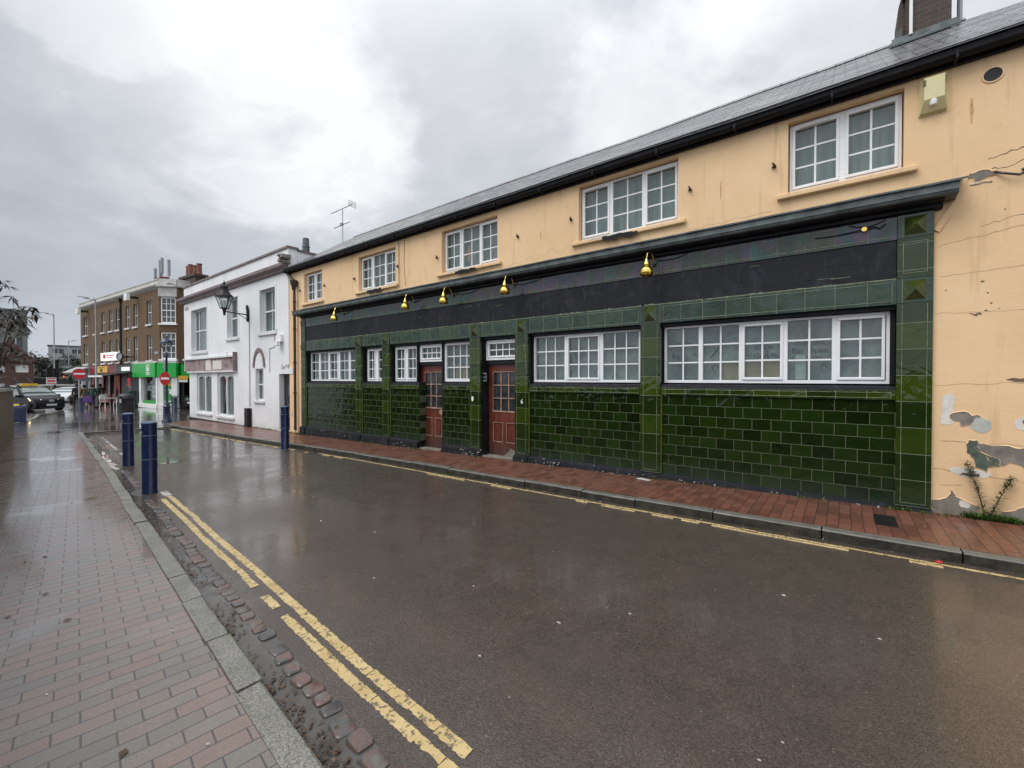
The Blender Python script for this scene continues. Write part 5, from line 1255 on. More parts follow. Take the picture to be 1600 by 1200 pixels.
# hanging signs
q = MB(); q.box(-9.2, -5.75, -.85, -.6, 3.10, 3.72); q.box(-9.1, -9.0, -.6, 0, 3.3, 3.4, 1); q.box(-6.0, -5.9, -.6, 0, 3.3, 3.4, 1); ls = q.build('lightbox_sign', ['litwhite', 'darkmetal'], cb)
q = MB(); q.prism(blob(-8.35, 3.42, .30, .16, 8.0, 16, .4), -.862, -.8505, 'y'); q.box(-7.9, -6.1, -.862, -.8505, 3.45, 3.53); q.box(-7.9, -6.3, -.862, -.8505, 3.30, 3.36); q.build('sign_mark', 'signred', ls)
q = MB(); n = 24
for i in range(n):
    t0, t1 = 2 * pi * i / n, 2 * pi * (i + 1) / n
    q.hexa([(-4.75 + r_ * cos(t_) * 1.15, y_, 3.34 + r_ * .5 * sin(t_)) for y_ in (-.9, -.8) for (r_, t_) in ((.46, t0), (.56, t0), (.56, t1), (.46, t1))])
q.box(-4.8, -4.7, -.79, 0, 3.3, 3.38); ov = q.build('oval_sign', 'shopblack', cb)
q = MB(); q.prism([(-4.75 + .46 * cos(2 * pi * i / 20) * 1.15, 3.34 + .23 * sin(2 * pi * i / 20)) for i in range(20)], -.87, -.84, 'y'); q.build('sign_face', 'galv', ov)
q = MB(); q.prism([(-3.95 + .30 * cos(2 * pi * i / 18), 1.52 + .22 * sin(2 * pi * i / 18)) for i in range(18)], -.60, -.56, 'y'); q.box(-4.4, -3.5, -.62, -.58, 1.16, 1.26); q.build('round_projecting_sign', 'signred', cb)
q = MB(); q.box(-.85, -.15, -.02, -.001, 3.45, 3.6); q.build('street_plate', 'galv', cb)

# ------------------------------------------------------------------ street furniture
def bollard(x, y, h, r, z, label, copy=None):
    if copy is not None:
        c = copy_tree(copy); c.location = (x, y, z); c['label'] = label; return c
    t = thing('bollard', label, 'bollard', (x, y, z), 0, 'navy blue steel bollards at the road edge')
    q = MB(); q.lathe([(r + .004, -.1), (r + .004, .02), (r, .03), (r, h - .02), (r + .006, h - .015), (r + .006, h)], (0, 0, 0), 24); q.build('post', 'navy', t, smooth=True)
    q = MB(); q.lathe([(r + .006, 0), (r + .003, .012), (r * .8, .026), (r * .4, .034), (.005, .036)], (0, 0, h + .0005), 24); q.build('domed_cap', 'navytop', t, smooth=True)
    q = MB(); q.box(-.03, .03, -r - .004, -r + .01, h - .15, h - .12); q.build('reflector', 'galv', t)
    q = MB(); q.lathe([(r + .0008, h * .48), (r + .0035, h * .485), (r + .0035, h * .495), (r + .0008, h * .50)], (0, 0, 0), 24); q.lathe([(r + .0008, h - .20), (r + .003, h - .197), (r + .003, h - .187), (r + .0008, h - .184)], (0, 0, 0), 24); q.build('weld_band', 'navytop', t)
    return t
b1 = bollard(-8.70, 1.88, 1.115, .098, gz(-8.7), 'nearest navy blue bollard standing where the yellow lines end')
bollard(-12.19, 2.28, 1.145, .098, gz(-12.2), 'navy blue bollard second from the camera beside the near kerb', b1)
bollard(-11.84, 5.40, 1.12, .105, gz(-11.84), 'navy blue bollard across the road by the white building doorway', b1)
b4 = bollard(-31.4, 8.0, .90, .11, gz(-31.4) + .05, 'dark blue bollard at the end of the black railing by the green shop', b1); b4.scale = (1.1, 1.1, .82)
b5 = bollard(-37.4, 4.78, .85, .11, gz(-37.4) + .05, 'dark blue bollard below the no entry sign on the paved square', b1); b5.scale = (1.1, 1.1, .78)

lp = thing('lantern_post', 'tall navy blue lantern post with fluted base carrying small red signs, by the white building', 'lamp post', (-24.35, 5.9, gz(-24.35) + .05))
q = MB(); q.lathe([(.20, -.1), (.20, .06), (.17, .10), (.155, .14), (.13, .62), (.15, .66), (.15, .71), (.11, .76), (.12, .80), (.06, .9), (.05, 1.0), (.042, 3.0), (.06, 3.03), (.04, 3.08), (.035, 3.18)], (0, 0, 0), 18); q.build('post', 'navy', lp, smooth=True)
q = MB(); q.lathe([(.07, 3.18), (.09, 3.22), (.21, 3.55), (.20, 3.56)], (0, 0, 0), 8); q.f = q.f[:-2]; q.m = q.m[:-2]; q.build('lantern_glass', 'glass', lp)
q = MB(); q.lathe([(.05, 3.16), (.03, 3.3), (.06, 3.45)], (0, 0, 0), 8); q.build('bulb', 'signwhite', lp)
q = MB(); q.lathe([(.25, 3.56), (.25, 3.60), (.19, 3.70), (.10, 3.76), (.05, 3.80), (.05, 3.86), (.01, 3.92)], (0, 0, 0), 16)
for i in range(8):
    a = 2 * pi * i / 8; q.tube([(.09 * cos(a), .09 * sin(a), 3.2), (.22 * cos(a), .22 * sin(a), 3.57)], .012, 4)
q.build('lantern_cap', 'navy', lp, smooth=True)
def disc(mb, c, nrm, r, th, n=24, m=0, up=Vector((0, 0, 1)), sx=1.0):
    nrm = Vector(nrm).normalized(); u = up.cross(nrm).normalized(); v = nrm.cross(u); c = Vector(c)
    P = [c + u * r * sx * cos(2 * pi * i / n) + v * r * sin(2 * pi * i / n) - nrm * th / 2 for i in range(n)] + [c + u * r * sx * cos(2 * pi * i / n) + v * r * sin(2 * pi * i / n) + nrm * th / 2 for i in range(n)]
    mb.add(P, [tuple(range(n)), tuple(range(2 * n - 1, n - 1, -1))] + [((i + 1) % n, i, n + i, n + (i + 1) % n) for i in range(n)], m)
def plate(mb, c, nrm, w, h, th, m=0):
    nrm = Vector(nrm).normalized(); u = Vector((0, 0, 1)).cross(nrm).normalized(); v = nrm.cross(u); c = Vector(c)
    P = [c + u * a * w / 2 + v * b * h / 2 + nrm * k * th / 2 for k in (-1, 1) for (a, b) in ((-1, -1), (1, -1), (1, 1), (-1, 1))]
    mb.hexa(P, m)
def noentry(parent, c, nrm, r, th=.012, sx=1.0):
    nrm = Vector(nrm).normalized()
    q = MB(); disc(q, c, nrm, r, th, 28, 0, sx=sx); s = q.build('no_entry_disc', 'signred', parent, own=None)
    q = MB(); disc(q, Vector(c) - nrm * th, nrm, r * 1.02, th * .8, 28, 0, sx=sx); q.build('sign_back', 'galv', s)
    q = MB(); plate(q, Vector(c) + nrm * (th * .5 + .003), nrm, r * 1.55 * sx, r * .33, .004); q.build('white_bar', 'signwhite', s)
tocam = lambda x, y: Vector((-x, -y, 0)).normalized()
noentry(lp, (.16, -.10, 2.0 - .03), (.92, -.35, 0), .30, sx=.62)
q = MB(); q.box(-.10, -.045, -.10, -.08, 2.45, 2.85); q.box(.05, .12, -.10, -.08, 2.35, 2.8); q.build('post_plate', 'galv', lp)
sp = thing('no_entry_sign', 'round red no entry sign on a grey pole by the shops', 'road sign', (-37.9, 4.78, gz(-37.9) + .05))
q = MB(); q.tube([(0, 0, -.1), (0, 0, 2.5)], .04, 8); q.build('pole', 'galv', sp)
noentry(sp, (.10, 0, 2.39), (.98, -.15, 0), .32)
ysp = thing('parking_sign', 'small yellow and white sign on a dark pole behind the black railing', 'road sign', (-34.7, 9.3, gz(-34.7) + .05))
q = MB(); q.tube([(0, 0, -.1), (0, 0, 2.2)], .04, 8); q.build('pole', 'darkmetal', ysp)
q = MB(); plate(q, (.06, -.03, 2.12), (.95, -.3, 0), .50, .26, .012); q.build('yellow_plate', 'signyellow', ysp)
q = MB(); plate(q, (.06, -.03, 1.90), (.95, -.3, 0), .46, .14, .012); q.build('white_plate', 'signwhite', ysp)
rl = wthing('railing', 'black pedestrian guard railing beside the green shop', 'railing', (-36, 9.3, gz(-36)))
q = MB(); zt, zb = .55, -.38
A, B = Vector((-34.2, 8.55, 0)), Vector((-34.4, 10.4, 0))
for z in (zt, zt - .38, zb + .12): q.tube([A + Vector((0, 0, z)), B + Vector((0, 0, z))], .03, 6)
q.build('rail', 'darkmetal', rl)
q = MB()
for i in range(4): p = A + (B - A) * i / 3; q.tube([p + Vector((0, 0, zb - .05)), p + Vector((0, 0, zt + .03))], .035, 6)
q.build('railing_post', 'darkmetal', rl)
q = MB()
for i in range(1, 14): p = A + (B - A) * i / 14; q.tube([p + Vector((0, 0, zb + .12)), p + Vector((0, 0, zt - .38))], .012, 4)
q.build('railing_bars', 'darkmetal', rl)
# litter bin, cabinet
lb = thing('litter_bin', 'large black rounded litter bin with pale stickers on the wet paving', 'bin', (-34.1, 6.3, gz(-34.1) + .05), .25)
q = MB(); q.lathe([(.40, -.05), (.42, .03), (.41, .75), (.45, .80), (.45, .98), (.40, 1.08), (.30, 1.14), (.05, 1.16)], (0, 0, 0), 22, sx=1.0, sy=.85); q.build('bin_body', 'shopblack', lb, smooth=True)
q = MB(); q.box(.10, .30, -.375, -.352, .62, .84); q.build('bin_sticker', 'galv', lb)
q = MB(); q.box(-.30, -.2, -.345, -.31, .68, .90); q.build('bin_sticker', 'palepatch', lb)
q = MB(); q.box(-.2, .2, -.395, -.36, .90, 1.0); q.build('bin_slot', 'dim', lb)
cbn = thing('utility_cabinet', 'dark green metal street cabinet behind the black litter bin', 'cabinet', (-42.0, 8.05, -.43), CR)
q = MB(); q.box(-.35, .35, -.2, .2, 0, 1.15); q.box(-.38, .38, -.23, .23, 1.15, 1.2); q.build('cabinet_body', 'darkgreen', cbn, bevel=.01)
q = MB(); q.box(-.005, .005, -.206, -.2005, .05, 1.1); q.build('door_seam', 'darkmetal', cbn)
# cafe chairs and tables
def cafe_chair(x, y, rz, label, first=None):
    if first is not None:
        c = copy_tree(first); c.location = (x, y, gz(x) + .05); c.rotation_euler.z = rz; c['label'] = label; return c
    t = thing('cafe_chair', label, 'chair', (x, y, gz(x) + .05), rz, 'pale metal cafe chairs outside the crimson shop')
    q = MB(); q.prism([(.22 * cos(2 * pi * i / 14), .21 * sin(2 * pi * i / 14)) for i in range(14)], .44, .465, 'z'); q.build('seat', 'palepatch', t)
    for sx in (-1, 1):
        q = MB(); q.tube([(sx * .19, -.19, 0), (sx * .18, -.17, .44)], .02, 6); q.build('leg', 'signwhite', t)
        q = MB(); q.tube([(sx * .20, .23, 0), (sx * .18, .18, .44)], .02, 6); q.build('leg', 'signwhite', t)
    q = MB(); q.tube([(-.19, .18, .45), (-.20, .25, .80), (-.1, .28, .9), (.1, .28, .9), (.20, .25, .80), (.19, .18, .45)], .022, 6)
    for k in (-.07, .07): q.tube([(k, .2, .46), (k, .27, .89)], .012, 5)
    q.build('backrest', 'signwhite', t); return t
c0 = cafe_chair(-42.2, 6.65, 2.2, 'pale metal cafe chair closest to the grey lamp post')
cafe_chair(-41.6, 7.25, -1.3, 'pale metal cafe chair at the small round cafe table', c0)
cafe_chair(-40.4, 7.45, -1.8, 'pale metal cafe chair just left of the litter bin', c0)
tb = thing('cafe_table', 'small round cafe table between pale chairs outside the crimson shop', 'table', (-41.9, 7.0, gz(-42) + .05))
q = MB(); q.lathe([(.32, .70), (.33, .71), (.32, .73)], (0, 0, 0), 18); q.build('table_top', 'palepatch', tb)
q = MB(); q.tube([(0, 0, 0), (0, 0, .7)], .03, 8); q.lathe([(.24, -.01), (.2, .02), (.03, .04)], (0, 0, 0), 14); q.build('pedestal', 'darkmetal', tb)

# column street lamps
def street_lamp(x, y, z, h, label, rz, first=None):
    if first is not None:
        c = copy_tree(first); c.location = (x, y, z); c.rotation_euler.z = rz; c['label'] = label; c.scale = (1, 1, h / 8.0); return c
    t = thing('street_lamp', label, 'street lamp', (x, y, z), rz, 'tall grey column street lamps')
    q = MB(); q.lathe([(.11, 0), (.11, 1.1), (.10, 1.14), (.065, 1.2), (.045, 8.0), (.02, 8.03)], (0, 0, 0), 12); q.build('column', 'galv', t, smooth=True)
    q = MB(); q.lathe([(.13, -.05), (.13, .14), (.115, .16)], (0, 0, 0), 12); q.build('black_base_band', 'darkmetal', t)
    q = MB(); q.tube([(0, 0, 7.9), (.2, 0, 8.0), (.6, 0, 8.06)], .03, 6); q.build('arm', 'galv', t)
    q = MB(); q.hexa([(.35, -.09, 8.04), (.95, -.06, 8.12), (.95, .06, 8.12), (.35, .09, 8.04), (.35, -.07, 8.13), (.95, -.04, 8.17), (.95, .04, 8.17), (.35, .07, 8.13)]); q.lathe([(.03, 0), (.04, .05), (.02, .14)], (.08, 0, 8.0), 6); q.build('lamp_head', 'galv', t)
    return t
sl = street_lamp(-43.65, 6.41, -.50, 7.95, 'nearest grey street lamp standing in front of the brick corner terrace', radians(-100))
street_lamp(-65.6, 6.45, -.6, 9.0, 'grey street lamp rising behind the black taxi by the traffic light', radians(-100), sl)
street_lamp(-90.0, 10.3, -.8, 8.0, 'farthest small grey street lamp left of the brick terrace', radians(80), sl)
gp = thing('grey_pole', 'plain pale grey pole rising behind the shrub at the end of the brick wall', 'pole', (-37.0, .6, -.45))
q = MB(); q.lathe([(.09, -.1), (.09, 1.4), (.075, 1.45), (.07, 5.55), (.02, 5.58)], (0, 0, 0), 10); q.build('shaft', 'galv', gp, smooth=True)
# traffic light
tl = thing('traffic_light', 'black traffic light seen from behind on a black pole beyond the taxi', 'traffic light', (-58.3, 5.75, -.55))
q = MB(); q.tube([(0, 0, 0), (0, 0, 3.2)], .07, 8); q.build('pole', 'darkmetal', tl)
q = MB(); q.box(-.16, .16, -.55, -.15, 2.2, 3.25); q.box(-.12, .12, .02, .25, 2.0, 4.0); q.build('signal_head', 'darkmetal', tl)
q = MB()
for i in range(3): q.lathe([(.11, 0), (.12, .03)], (.17, -.35, 2.38 + i * .33), 10)
q.build('signal_hood', 'darkmetal', tl)
ps = thing('small_sign', 'small pinkish rectangular road sign on a pole behind the taxi', 'road sign', (-56.0, 5.3, -.55))
q = MB(); q.tube([(0, 0, 0), (0, 0, 2.3)], .04, 6); q.build('pole', 'galv', ps)
q = MB(); plate(q, (.06, 0, 2.03), (1, -.1, 0), .62, .62, .01); pp = q.build('sign_plate', 'signwhite', ps)
q = MB(); plate(q, (.07, 0, 2.03), (1, -.1, 0), .5, .16, .01); plate(q, (.07, 0, 2.24), (1, -.1, 0), .56, .08, .01); plate(q, (.07, 0, 1.82), (1, -.1, 0), .56, .08, .01); q.build('red_mark', 'signred', pp)
# blue box at the end of the wall
bb = thing('grit_bin', 'dark navy blue box bin just past the end of the old brick wall', 'bin', (-30.5, 1.72, gz(-30.5) - .02), radians(-6))
q = MB(); q.hexa([(-.36, -.40, 0), (.36, -.40, 0), (.36, .34, 0), (-.36, .34, 0), (-.38, -.42, .68), (.38, -.42, .68), (.38, .36, .68), (-.38, .36, .68)]); q.build('bin_body', 'navy', bb, bevel=.02)
q = MB(); q.hexa([(-.40, -.44, .685), (.40, -.44, .685), (.40, .38, .685), (-.40, .38, .685), (-.36, -.40, .80), (.36, -.40, .80), (.36, .34, .84), (-.36, .34, .84)]); q.build('lid', 'navy', bb, bevel=.02)

# old brick boundary wall on the left
bw = wthing('boundary_wall', 'weathered yellow-brown brick boundary wall with rounded stone coping along the left pavement', 'wall', (-21.4, 1.1, -.3))
q = MB(); pts = [(-21.46, wl(-21.46)), (8, wl(8))]
(x0, y0), (x1, y1) = pts
q.hexa([(x0, y0 - .30, gz(x0) - .1), (x1, y1 - .30, .0), (x1, y1, .0), (x0, y0, gz(x0) - .1), (x0, y0 - .30, 1.28), (x1, y1 - .30, 1.65), (x1, y1, 1.65), (x0, y0, 1.28)]); q.build('brickwork', 'oldwall', bw)
q = MB(); q.hexa([(x0 - .05, y0 - .36, 1.281), (x1, y1 - .36, 1.651), (x1, y1 + .05, 1.651), (x0 - .05, y0 + .05, 1.281), (x0 - .04, y0 - .30, 1.37), (x1, y1 - .30, 1.74), (x1, y1 - .01, 1.74), (x0 - .04, y0 - .01, 1.37)]); q.build('coping', 'granite', bw, bevel=.02)

# ------------------------------------------------------------------ vehicles
def car(name, label, loc, rz, P, paint, group=None, taxi=False, lights=True, tail=False):
    """nose along +x. P: length, width, height and side outline"""
    L, Wd, H = P['L'], P['W'], P['H']; t = thing(name, label, 'taxi' if taxi else 'car', loc, rz, group)
    hw = Wd / 2
    def hwz(z, x):   # half width with tumblehome and rounded nose / tail
        k = 1.0 if z < .95 else 1.0 - .22 * (z - .95) / (H - .95)
        e = max(0, abs(x) - (L / 2 - .75)) / .75
        return hw * k * (1 - .20 * e * e)
    out = P['outline']
    # body below the glass line and the roof, one lofted skin
    q = MB(); n = len(out); secs = 9
    rows = []
    for j in range(secs):
        u = -1 + 2 * j / (secs - 1)
        row = []
        for (x, z) in out:
            s = math.copysign(abs(u) ** .8, u) if u else 0
            drop = .05 * max(0, abs(u) - .6) / .4 if z > H - .25 else 0
            row.append((x - (.10 * u * u if x > L / 2 - .4 else 0) + (.08 * u * u if x < -L / 2 + .3 else 0), s * hwz(z, x), z - drop))
        rows.append(row)
    k = len(q.v); q.v += [Vector(p) for r_ in rows for p in r_]
    for j in range(secs - 1):
        for i in range(n):
            a, b = k + j * n + i, k + j * n + (i + 1) % n; q.f.append((a, b, b + n, a + n)); q.m.append(0)
    q.f.append(tuple(k + i for i in range(n - 1, -1, -1))); q.m.append(0); q.f.append(tuple(k + (secs - 1) * n + i for i in range(n))); q.m.append(0)
    body = q.build('body', paint, t, smooth=True)
    # windscreen and side glass
    (ax_, az), (bx, bz) = P['ws']
    q = MB(); d = Vector((bx - ax_, 0, bz - az)).normalized(); nn = Vector((-d.z, 0, d.x)); nn = nn if nn.x > 0 else -nn
    o = nn * .018
    def wsp(f, s): x, z = ax_ + (bx - ax_) * f, az + (bz - az) * f; return Vector((x - .1 * 0, s * hwz(z, x) * .90, z)) + o
    q.add([wsp(.06, -1), wsp(.06, 1), wsp(.94, .97), wsp(.94, -.97)], [(0, 1, 2, 3)]); q.build('windscreen', 'carglass', t)
    for s in (-1, 1):
        q = MB()
        for (x0, x1, x2, x3, z0, z1) in P['side']:
            yo = lambda z, x: s * (hwz(z, x) + .012)
            q.add([(x0, yo(z0, x0), z0), (x1, yo(z0, x1), z0), (x2, yo(z1, x2), z1), (x3, yo(z1, x3), z1)], [(0, 1, 2, 3)])
        q.build('side_window', 'carglass', t)
    for x in (P['ax'][0], P['ax'][1]):
        for s in (-1, 1):
            q = MB(); r_ = P['r']; c = Vector((x, s * (hw - .10), r_))
            prof = [(r_ * .62, .1), (r_ * .92, .105), (r_, .07), (r_, -.07), (r_ * .92, -.105)]
            for side in (0,):
                ring = []
                for (rr, w_) in prof:
                    ring.append([c + Vector((rr * cos(2 * pi * i / 20), s * w_, rr * sin(2 * pi * i / 20))) for i in range(20)])
                kk = len(q.v); q.v += [p for r2 in ring for p in r2]
                for a in range(len(prof) - 1):
                    for i in range(20): q.f.append((kk + a * 20 + i, kk + a * 20 + (i + 1) % 20, kk + (a + 1) * 20 + (i + 1) % 20, kk + (a + 1) * 20 + i)); q.m.append(0)
                q.f.append(tuple(kk + 80 + i for i in range(20))); q.m.append(0)
            w = q.build('wheel', 'tyre', t, smooth=True)
            q = MB(); disc(q, c + Vector((0, s * .09, 0)), (0, s, 0), r_ * .62, .02, 18)
            for i in range(5):
                a = 2 * pi * i / 5; q.tube([c + Vector((0, s * .10, 0)), c + Vector((r_ * .58 * cos(a), s * .105, r_ * .58 * sin(a)))], .025, 5)
            q.build('rim', 'rim', w)
    zf = P['zl']; xf = P['xl']
    for s in (-1, 1):
        q = MB(); q.hexa([(xf - .30, s * hw * .93, zf - .06), (xf + .05, s * hw * .42, zf - .10), (xf - .05, s * hw * .40, zf - .10), (xf - .4, s * hw * .85, zf - .06),
                          (xf - .42, s * hw * .96, zf + .12), (xf - .02, s * hw * .46, zf + .01), (xf - .12, s * hw * .40, zf + .01), (xf - .5, s * hw * .85, zf + .10)])
        q.build('headlight', 'warmlight' if lights else 'signwhite', t)
        q = MB(); q.hexa([(P['mx'], s * hw * .98, .98), (P['mx'] + .14, s * hw * .98, .98), (P['mx'] + .14, s * (hw * .98 + .22), 1.0), (P['mx'], s * (hw * .98 + .22), 1.0), (P['mx'], s * hw * .98, 1.12), (P['mx'] + .10, s * hw * .98, 1.12), (P['mx'] + .10, s * (hw * .98 + .22), 1.14), (P['mx'], s * (hw * .98 + .22), 1.14)]); q.build('wing_mirror', paint, t)
        q = MB(); q.box(-L / 2 + .02, -L / 2 + .12, s * hw * .6, s * hw * .9, .80, 1.0); q.build('tail_light', 'redlight' if tail else 'signred', t)
    q = MB(); q.box(L / 2 - .03, L / 2 + .015, -.26, .26, .42, .53); q.build('number_plate', 'plate', t)
    q = MB(); q.box(L / 2 - .12, L / 2 - .005, -hw * .55, hw * .55, .56, .64); q.box(L / 2 - .12, L / 2 - .003, -hw * .6, hw * .6, .26, .36); q.build('grille', 'tyre', t)
    q = MB(); disc(q, (L / 2 - .02, 0, .74), (1, 0, .2), .085, .03, 16, sx=1.5); q.build('badge', 'galv', t)
    return t, hwz
mpv = dict(L=4.5, W=1.85, H=1.72, r=.33, ax=(1.42, -1.40), zl=.82, xl=2.08, mx=.92, ws=((1.30, 1.04), (.35, 1.60)),
    outline=[(-2.2, .30), (-1.9, .22), (1.9, .20), (2.2, .28), (2.25, .45), (2.22, .66), (2.12, .80), (1.85, .93), (1.34, 1.03), (.95, 1.27), (.36, 1.60), (.0, 1.68), (-.8, 1.72), (-1.7, 1.66), (-2.05, 1.50), (-2.22, 1.05), (-2.25, .6)],
    side=[(.98, .05, .05, .42, 1.04, 1.52), (-.02, -.98, -.95, .0, 1.04, 1.54), (-1.05, -2.0, -1.75, -1.02, 1.06, 1.52)])
hx, hy = .92, .39; ang = math.atan2(hy, hx)
tx, ty = -42.3 - hx * 1.42, 3.62 - hy * 1.42
taxi, hwz_ = car('taxi', 'black people-carrier taxi with yellow roof sign and lit headlights turning at the junction', (tx, ty, -.517), ang, mpv, 'carblack', taxi=True)
q = MB(); q.hexa([(-.02, -.46, 1.70), (.16, -.46, 1.68), (.16, .46, 1.68), (-.02, .46, 1.70), (.02, -.43, 1.86), (.12, -.43, 1.86), (.12, .43, 1.86), (.02, .43, 1.86)]); q.build('roof_sign', 'signyellow', taxi, bevel=.02)
for s in (-1, 1):
    q = MB(); q.box(-1.0, .95, s * .925 - .012, s * .925 + .012, .42, .56); q.build('side_stripe', 'signyellow', taxi)
q = MB(); q.add([(.30, -.68, 1.625), (.30, .68, 1.625), (-1.6, .66, 1.695), (-.8, .67, 1.735), (-.8, -.67, 1.735), (-1.6, -.66, 1.695)], [(0, 1, 3, 4), (3, 2, 5, 4)]); q.build('roof_sheen', 'hazelow', taxi)  # pale sheet paints the wet sheen on the black roof
hatch = dict(L=4.1, W=1.75, H=1.45, r=.31, ax=(1.28, -1.25), zl=.72, xl=1.90, mx=.75, ws=((1.05, .95), (.2, 1.38)),
    outline=[(-2.0, .30), (-1.7, .20), (1.75, .20), (2.02, .28), (2.05, .45), (2.0, .62), (1.85, .74), (1.5, .85), (1.08, .94), (.7, 1.15), (.22, 1.38), (-.2, 1.44), (-1.0, 1.45), (-1.6, 1.35), (-1.95, .98), (-2.05, .6)],
    side=[(.75, .0, .0, .26, .96, 1.33), (-.06, -.85, -.82, -.06, .96, 1.34), (-.92, -1.65, -1.35, -.9, .98, 1.31)])
car('white_car', 'white hatchback coming out behind the pedestrians near the no entry sign', (-56.0, 6.35, -.517), radians(-28), hatch, 'carwhite', lights=False)
car('black_car', 'black hatchback parked behind the railing beside the green shop', (-35.2, 11.2, gz(-35.2) - .02 + .07), radians(-55), hatch, 'carblack', lights=False)
car('distant_car', 'distant dark car with lit tail lights left of the red-brown brick building base', (-88.0, 4.6, 1.15), radians(185), hatch, 'carblack', lights=False, tail=True)
car('distant_car', 'distant dark car with lit tail lights right of the red-brown brick building base', (-88.0, 8.6, 1.15), radians(185), hatch, 'carblack', lights=False, tail=True)

# ------------------------------------------------------------------ people (small, near the shops)
def skin_obj(name, verts, edges, radii, mat, parent, root=0, sub=1):
    me = bpy.data.meshes.new(name); me.from_pydata(verts, edges, []); me.materials.append(MT[mat])
    o = bpy.data.objects.new(name, me); COL.objects.link(o); o.parent = parent
    md = o.modifiers.new('skin', 'SKIN'); md.use_smooth_shade = True
    lay = me.skin_vertices[0].data if me.skin_vertices else None
    if lay is None:
        bm = bmesh.new(); bm.from_mesh(me); bm.verts.layers.skin.verify(); bm.to_mesh(me); bm.free(); lay = me.skin_vertices[0].data
    for i, r_ in enumerate(radii):
        lay[i].radius = r_ if isinstance(r_, tuple) else (r_, r_); lay[i].use_root = (i == root)
    o.modifiers.new('subsurf', 'SUBSURF').levels = sub; o.modifiers['subsurf'].render_levels = sub
    return o
def person(label, x, y, z, rz, coat, legs, stride, coat_len, armbend, h=1.70, hat=None):
    t = thing('person', label, 'person', (x, y, z), rz)
    k = h / 1.72
    V, E_, Rr = [], [], []
    def add(p, r_, par=None):
        V.append(tuple(c * k for c in p)); Rr.append(r_ * k if not isinstance(r_, tuple) else tuple(q * k for q in r_)); 
        if par is not None: E_.append((par, len(V) - 1))
        return len(V) - 1
    pel = add((0, 0, .92), (.15, .11)); ch = add((.02, 0, 1.22), (.16, .11), pel); sh = add((.0, 0, 1.40), (.13, .09), ch); nk = add((.02, 0, 1.50), .05, sh); hd0 = add((.03, 0, 1.56), (.072, .08), nk); hd = add((.035, 0, 1.64), (.078, .09), hd0); hd2 = add((.03, 0, 1.715), (.04, .045), hd)
    nose = add((.125, 0, 1.615), .012, hd)
    hands = []
    for s in (-1, 1):
        a = add((0, s * .17, 1.40), .055, sh); e = add((-.03 + armbend[(s + 1) // 2] * .12, s * .22, 1.13), .042, a); w = add((.03 + armbend[(s + 1) // 2] * .22, s * .21, .90), .028, e); p = add((.05 + armbend[(s + 1) // 2] * .24, s * .205, .82), (.018, .038), w)
        for i, (dx, L) in enumerate(((-.03, .06), (-.01, .075), (.01, .08), (.03, .068))):
            f1 = add((V[p][0] / k + dx, s * .20, .78), .009, p); add((V[p][0] / k + dx + .01, s * .19, .78 - L), .007, f1)
        th = add((V[p][0] / k + .045, s * .18, .80), .010, p); add((V[p][0] / k + .06, s * .165, .765), .008, th)
        hip = add((0, s * .09, .88), .085, pel); kn = add((.03 + s * stride * .5, s * .095, .49), .058, hip); an = add((-.01 + s * stride, s * .10, .09), .04, kn); toe = add((.13 + s * stride, s * .11, .035), (.04, .03), an)
    body = skin_obj('body', V, E_, Rr, 'skin', t)
    # coat
    CV, CE, CRr = [], [], []
    def cadd(p, r_, par=None):
        CV.append(tuple(c * k for c in p)); CRr.append(r_ if not isinstance(r_, tuple) else r_)
        if par is not None: CE.append((par, len(CV) - 1))
        return len(CV) - 1
    c0_ = cadd((0, 0, 1.15), (.20, .155)); c1 = cadd((0, 0, 1.38), (.18, .13), c0_); c2 = cadd((0, 0, 1.47), (.085, .08), c1); c3 = cadd((0, 0, .92), (.20, .165), c0_); c4 = cadd((0, 0, coat_len), (.21, .18), c3)
    for s in (-1, 1):
        a = cadd((0, s * .19, 1.385), .075, c1); e = cadd((-.03 + armbend[(s + 1) // 2] * .12, s * .235, 1.12), .06, a); cadd((.03 + armbend[(s + 1) // 2] * .22, s * .225, .91), .05, e)
    skin_obj('coat', CV, CE, CRr, coat, t)
    TV, TE, TR = [(0, 0, .90 * k)], [], [.13]
    for s in (-1, 1):
        i0 = len(TV); TV += [(0, s * .09 * k, .84 * k), ((.03 + s * stride * .5) * k, s * .095 * k, .49 * k), ((-.01 + s * stride) * k, s * .10 * k, .12 * k)]; TR += [.10, .072, .058]; TE += [(0, i0), (i0, i0 + 1), (i0 + 1, i0 + 2)]
    skin_obj('trousers', TV, TE, TR, legs, t)
    for s in (-1, 1):
        skin_obj('shoe', [((-.06 + s * stride) * k, s * .10 * k, .05), ((.04 + s * stride) * k, s * .105 * k, .05), ((.17 + s * stride) * k, s * .115 * k, .035)], [(0, 1), (1, 2)], [.05, .05, .04], 'tyre', t)
    q = MB(); q.lathe([(.07, 1.52), (.105, 1.58), (.112, 1.65), (.095, 1.72), (.05, 1.755), (.01, 1.765)], (-.012, 0, 0), 14); q.v = [v * k for v in q.v]; q.build('hair', hat or 'hair', t, smooth=True)
    q = MB()
    for s in (-1, 1): q.lathe([(.010, -.008), (.012, 0), (.010, .008)], (.118, s * .032, 1.645), 8)
    q.v = [v * k for v in q.v]; q.build('eye', 'tyre', t)
    return t
person('person in a dark plum coat and trousers walking left of the brown-coated person', -45.6, 5.62, -.45, radians(200), 'coatdark', 'trousers', .16, .80, (0, .3), 1.74)
person('person with dark hair in a long brown coat and pale legwear', -43.9, 5.80, -.44, radians(185), 'coatbrown', 'palecloth', .10, .55, (.2, .2), 1.66)
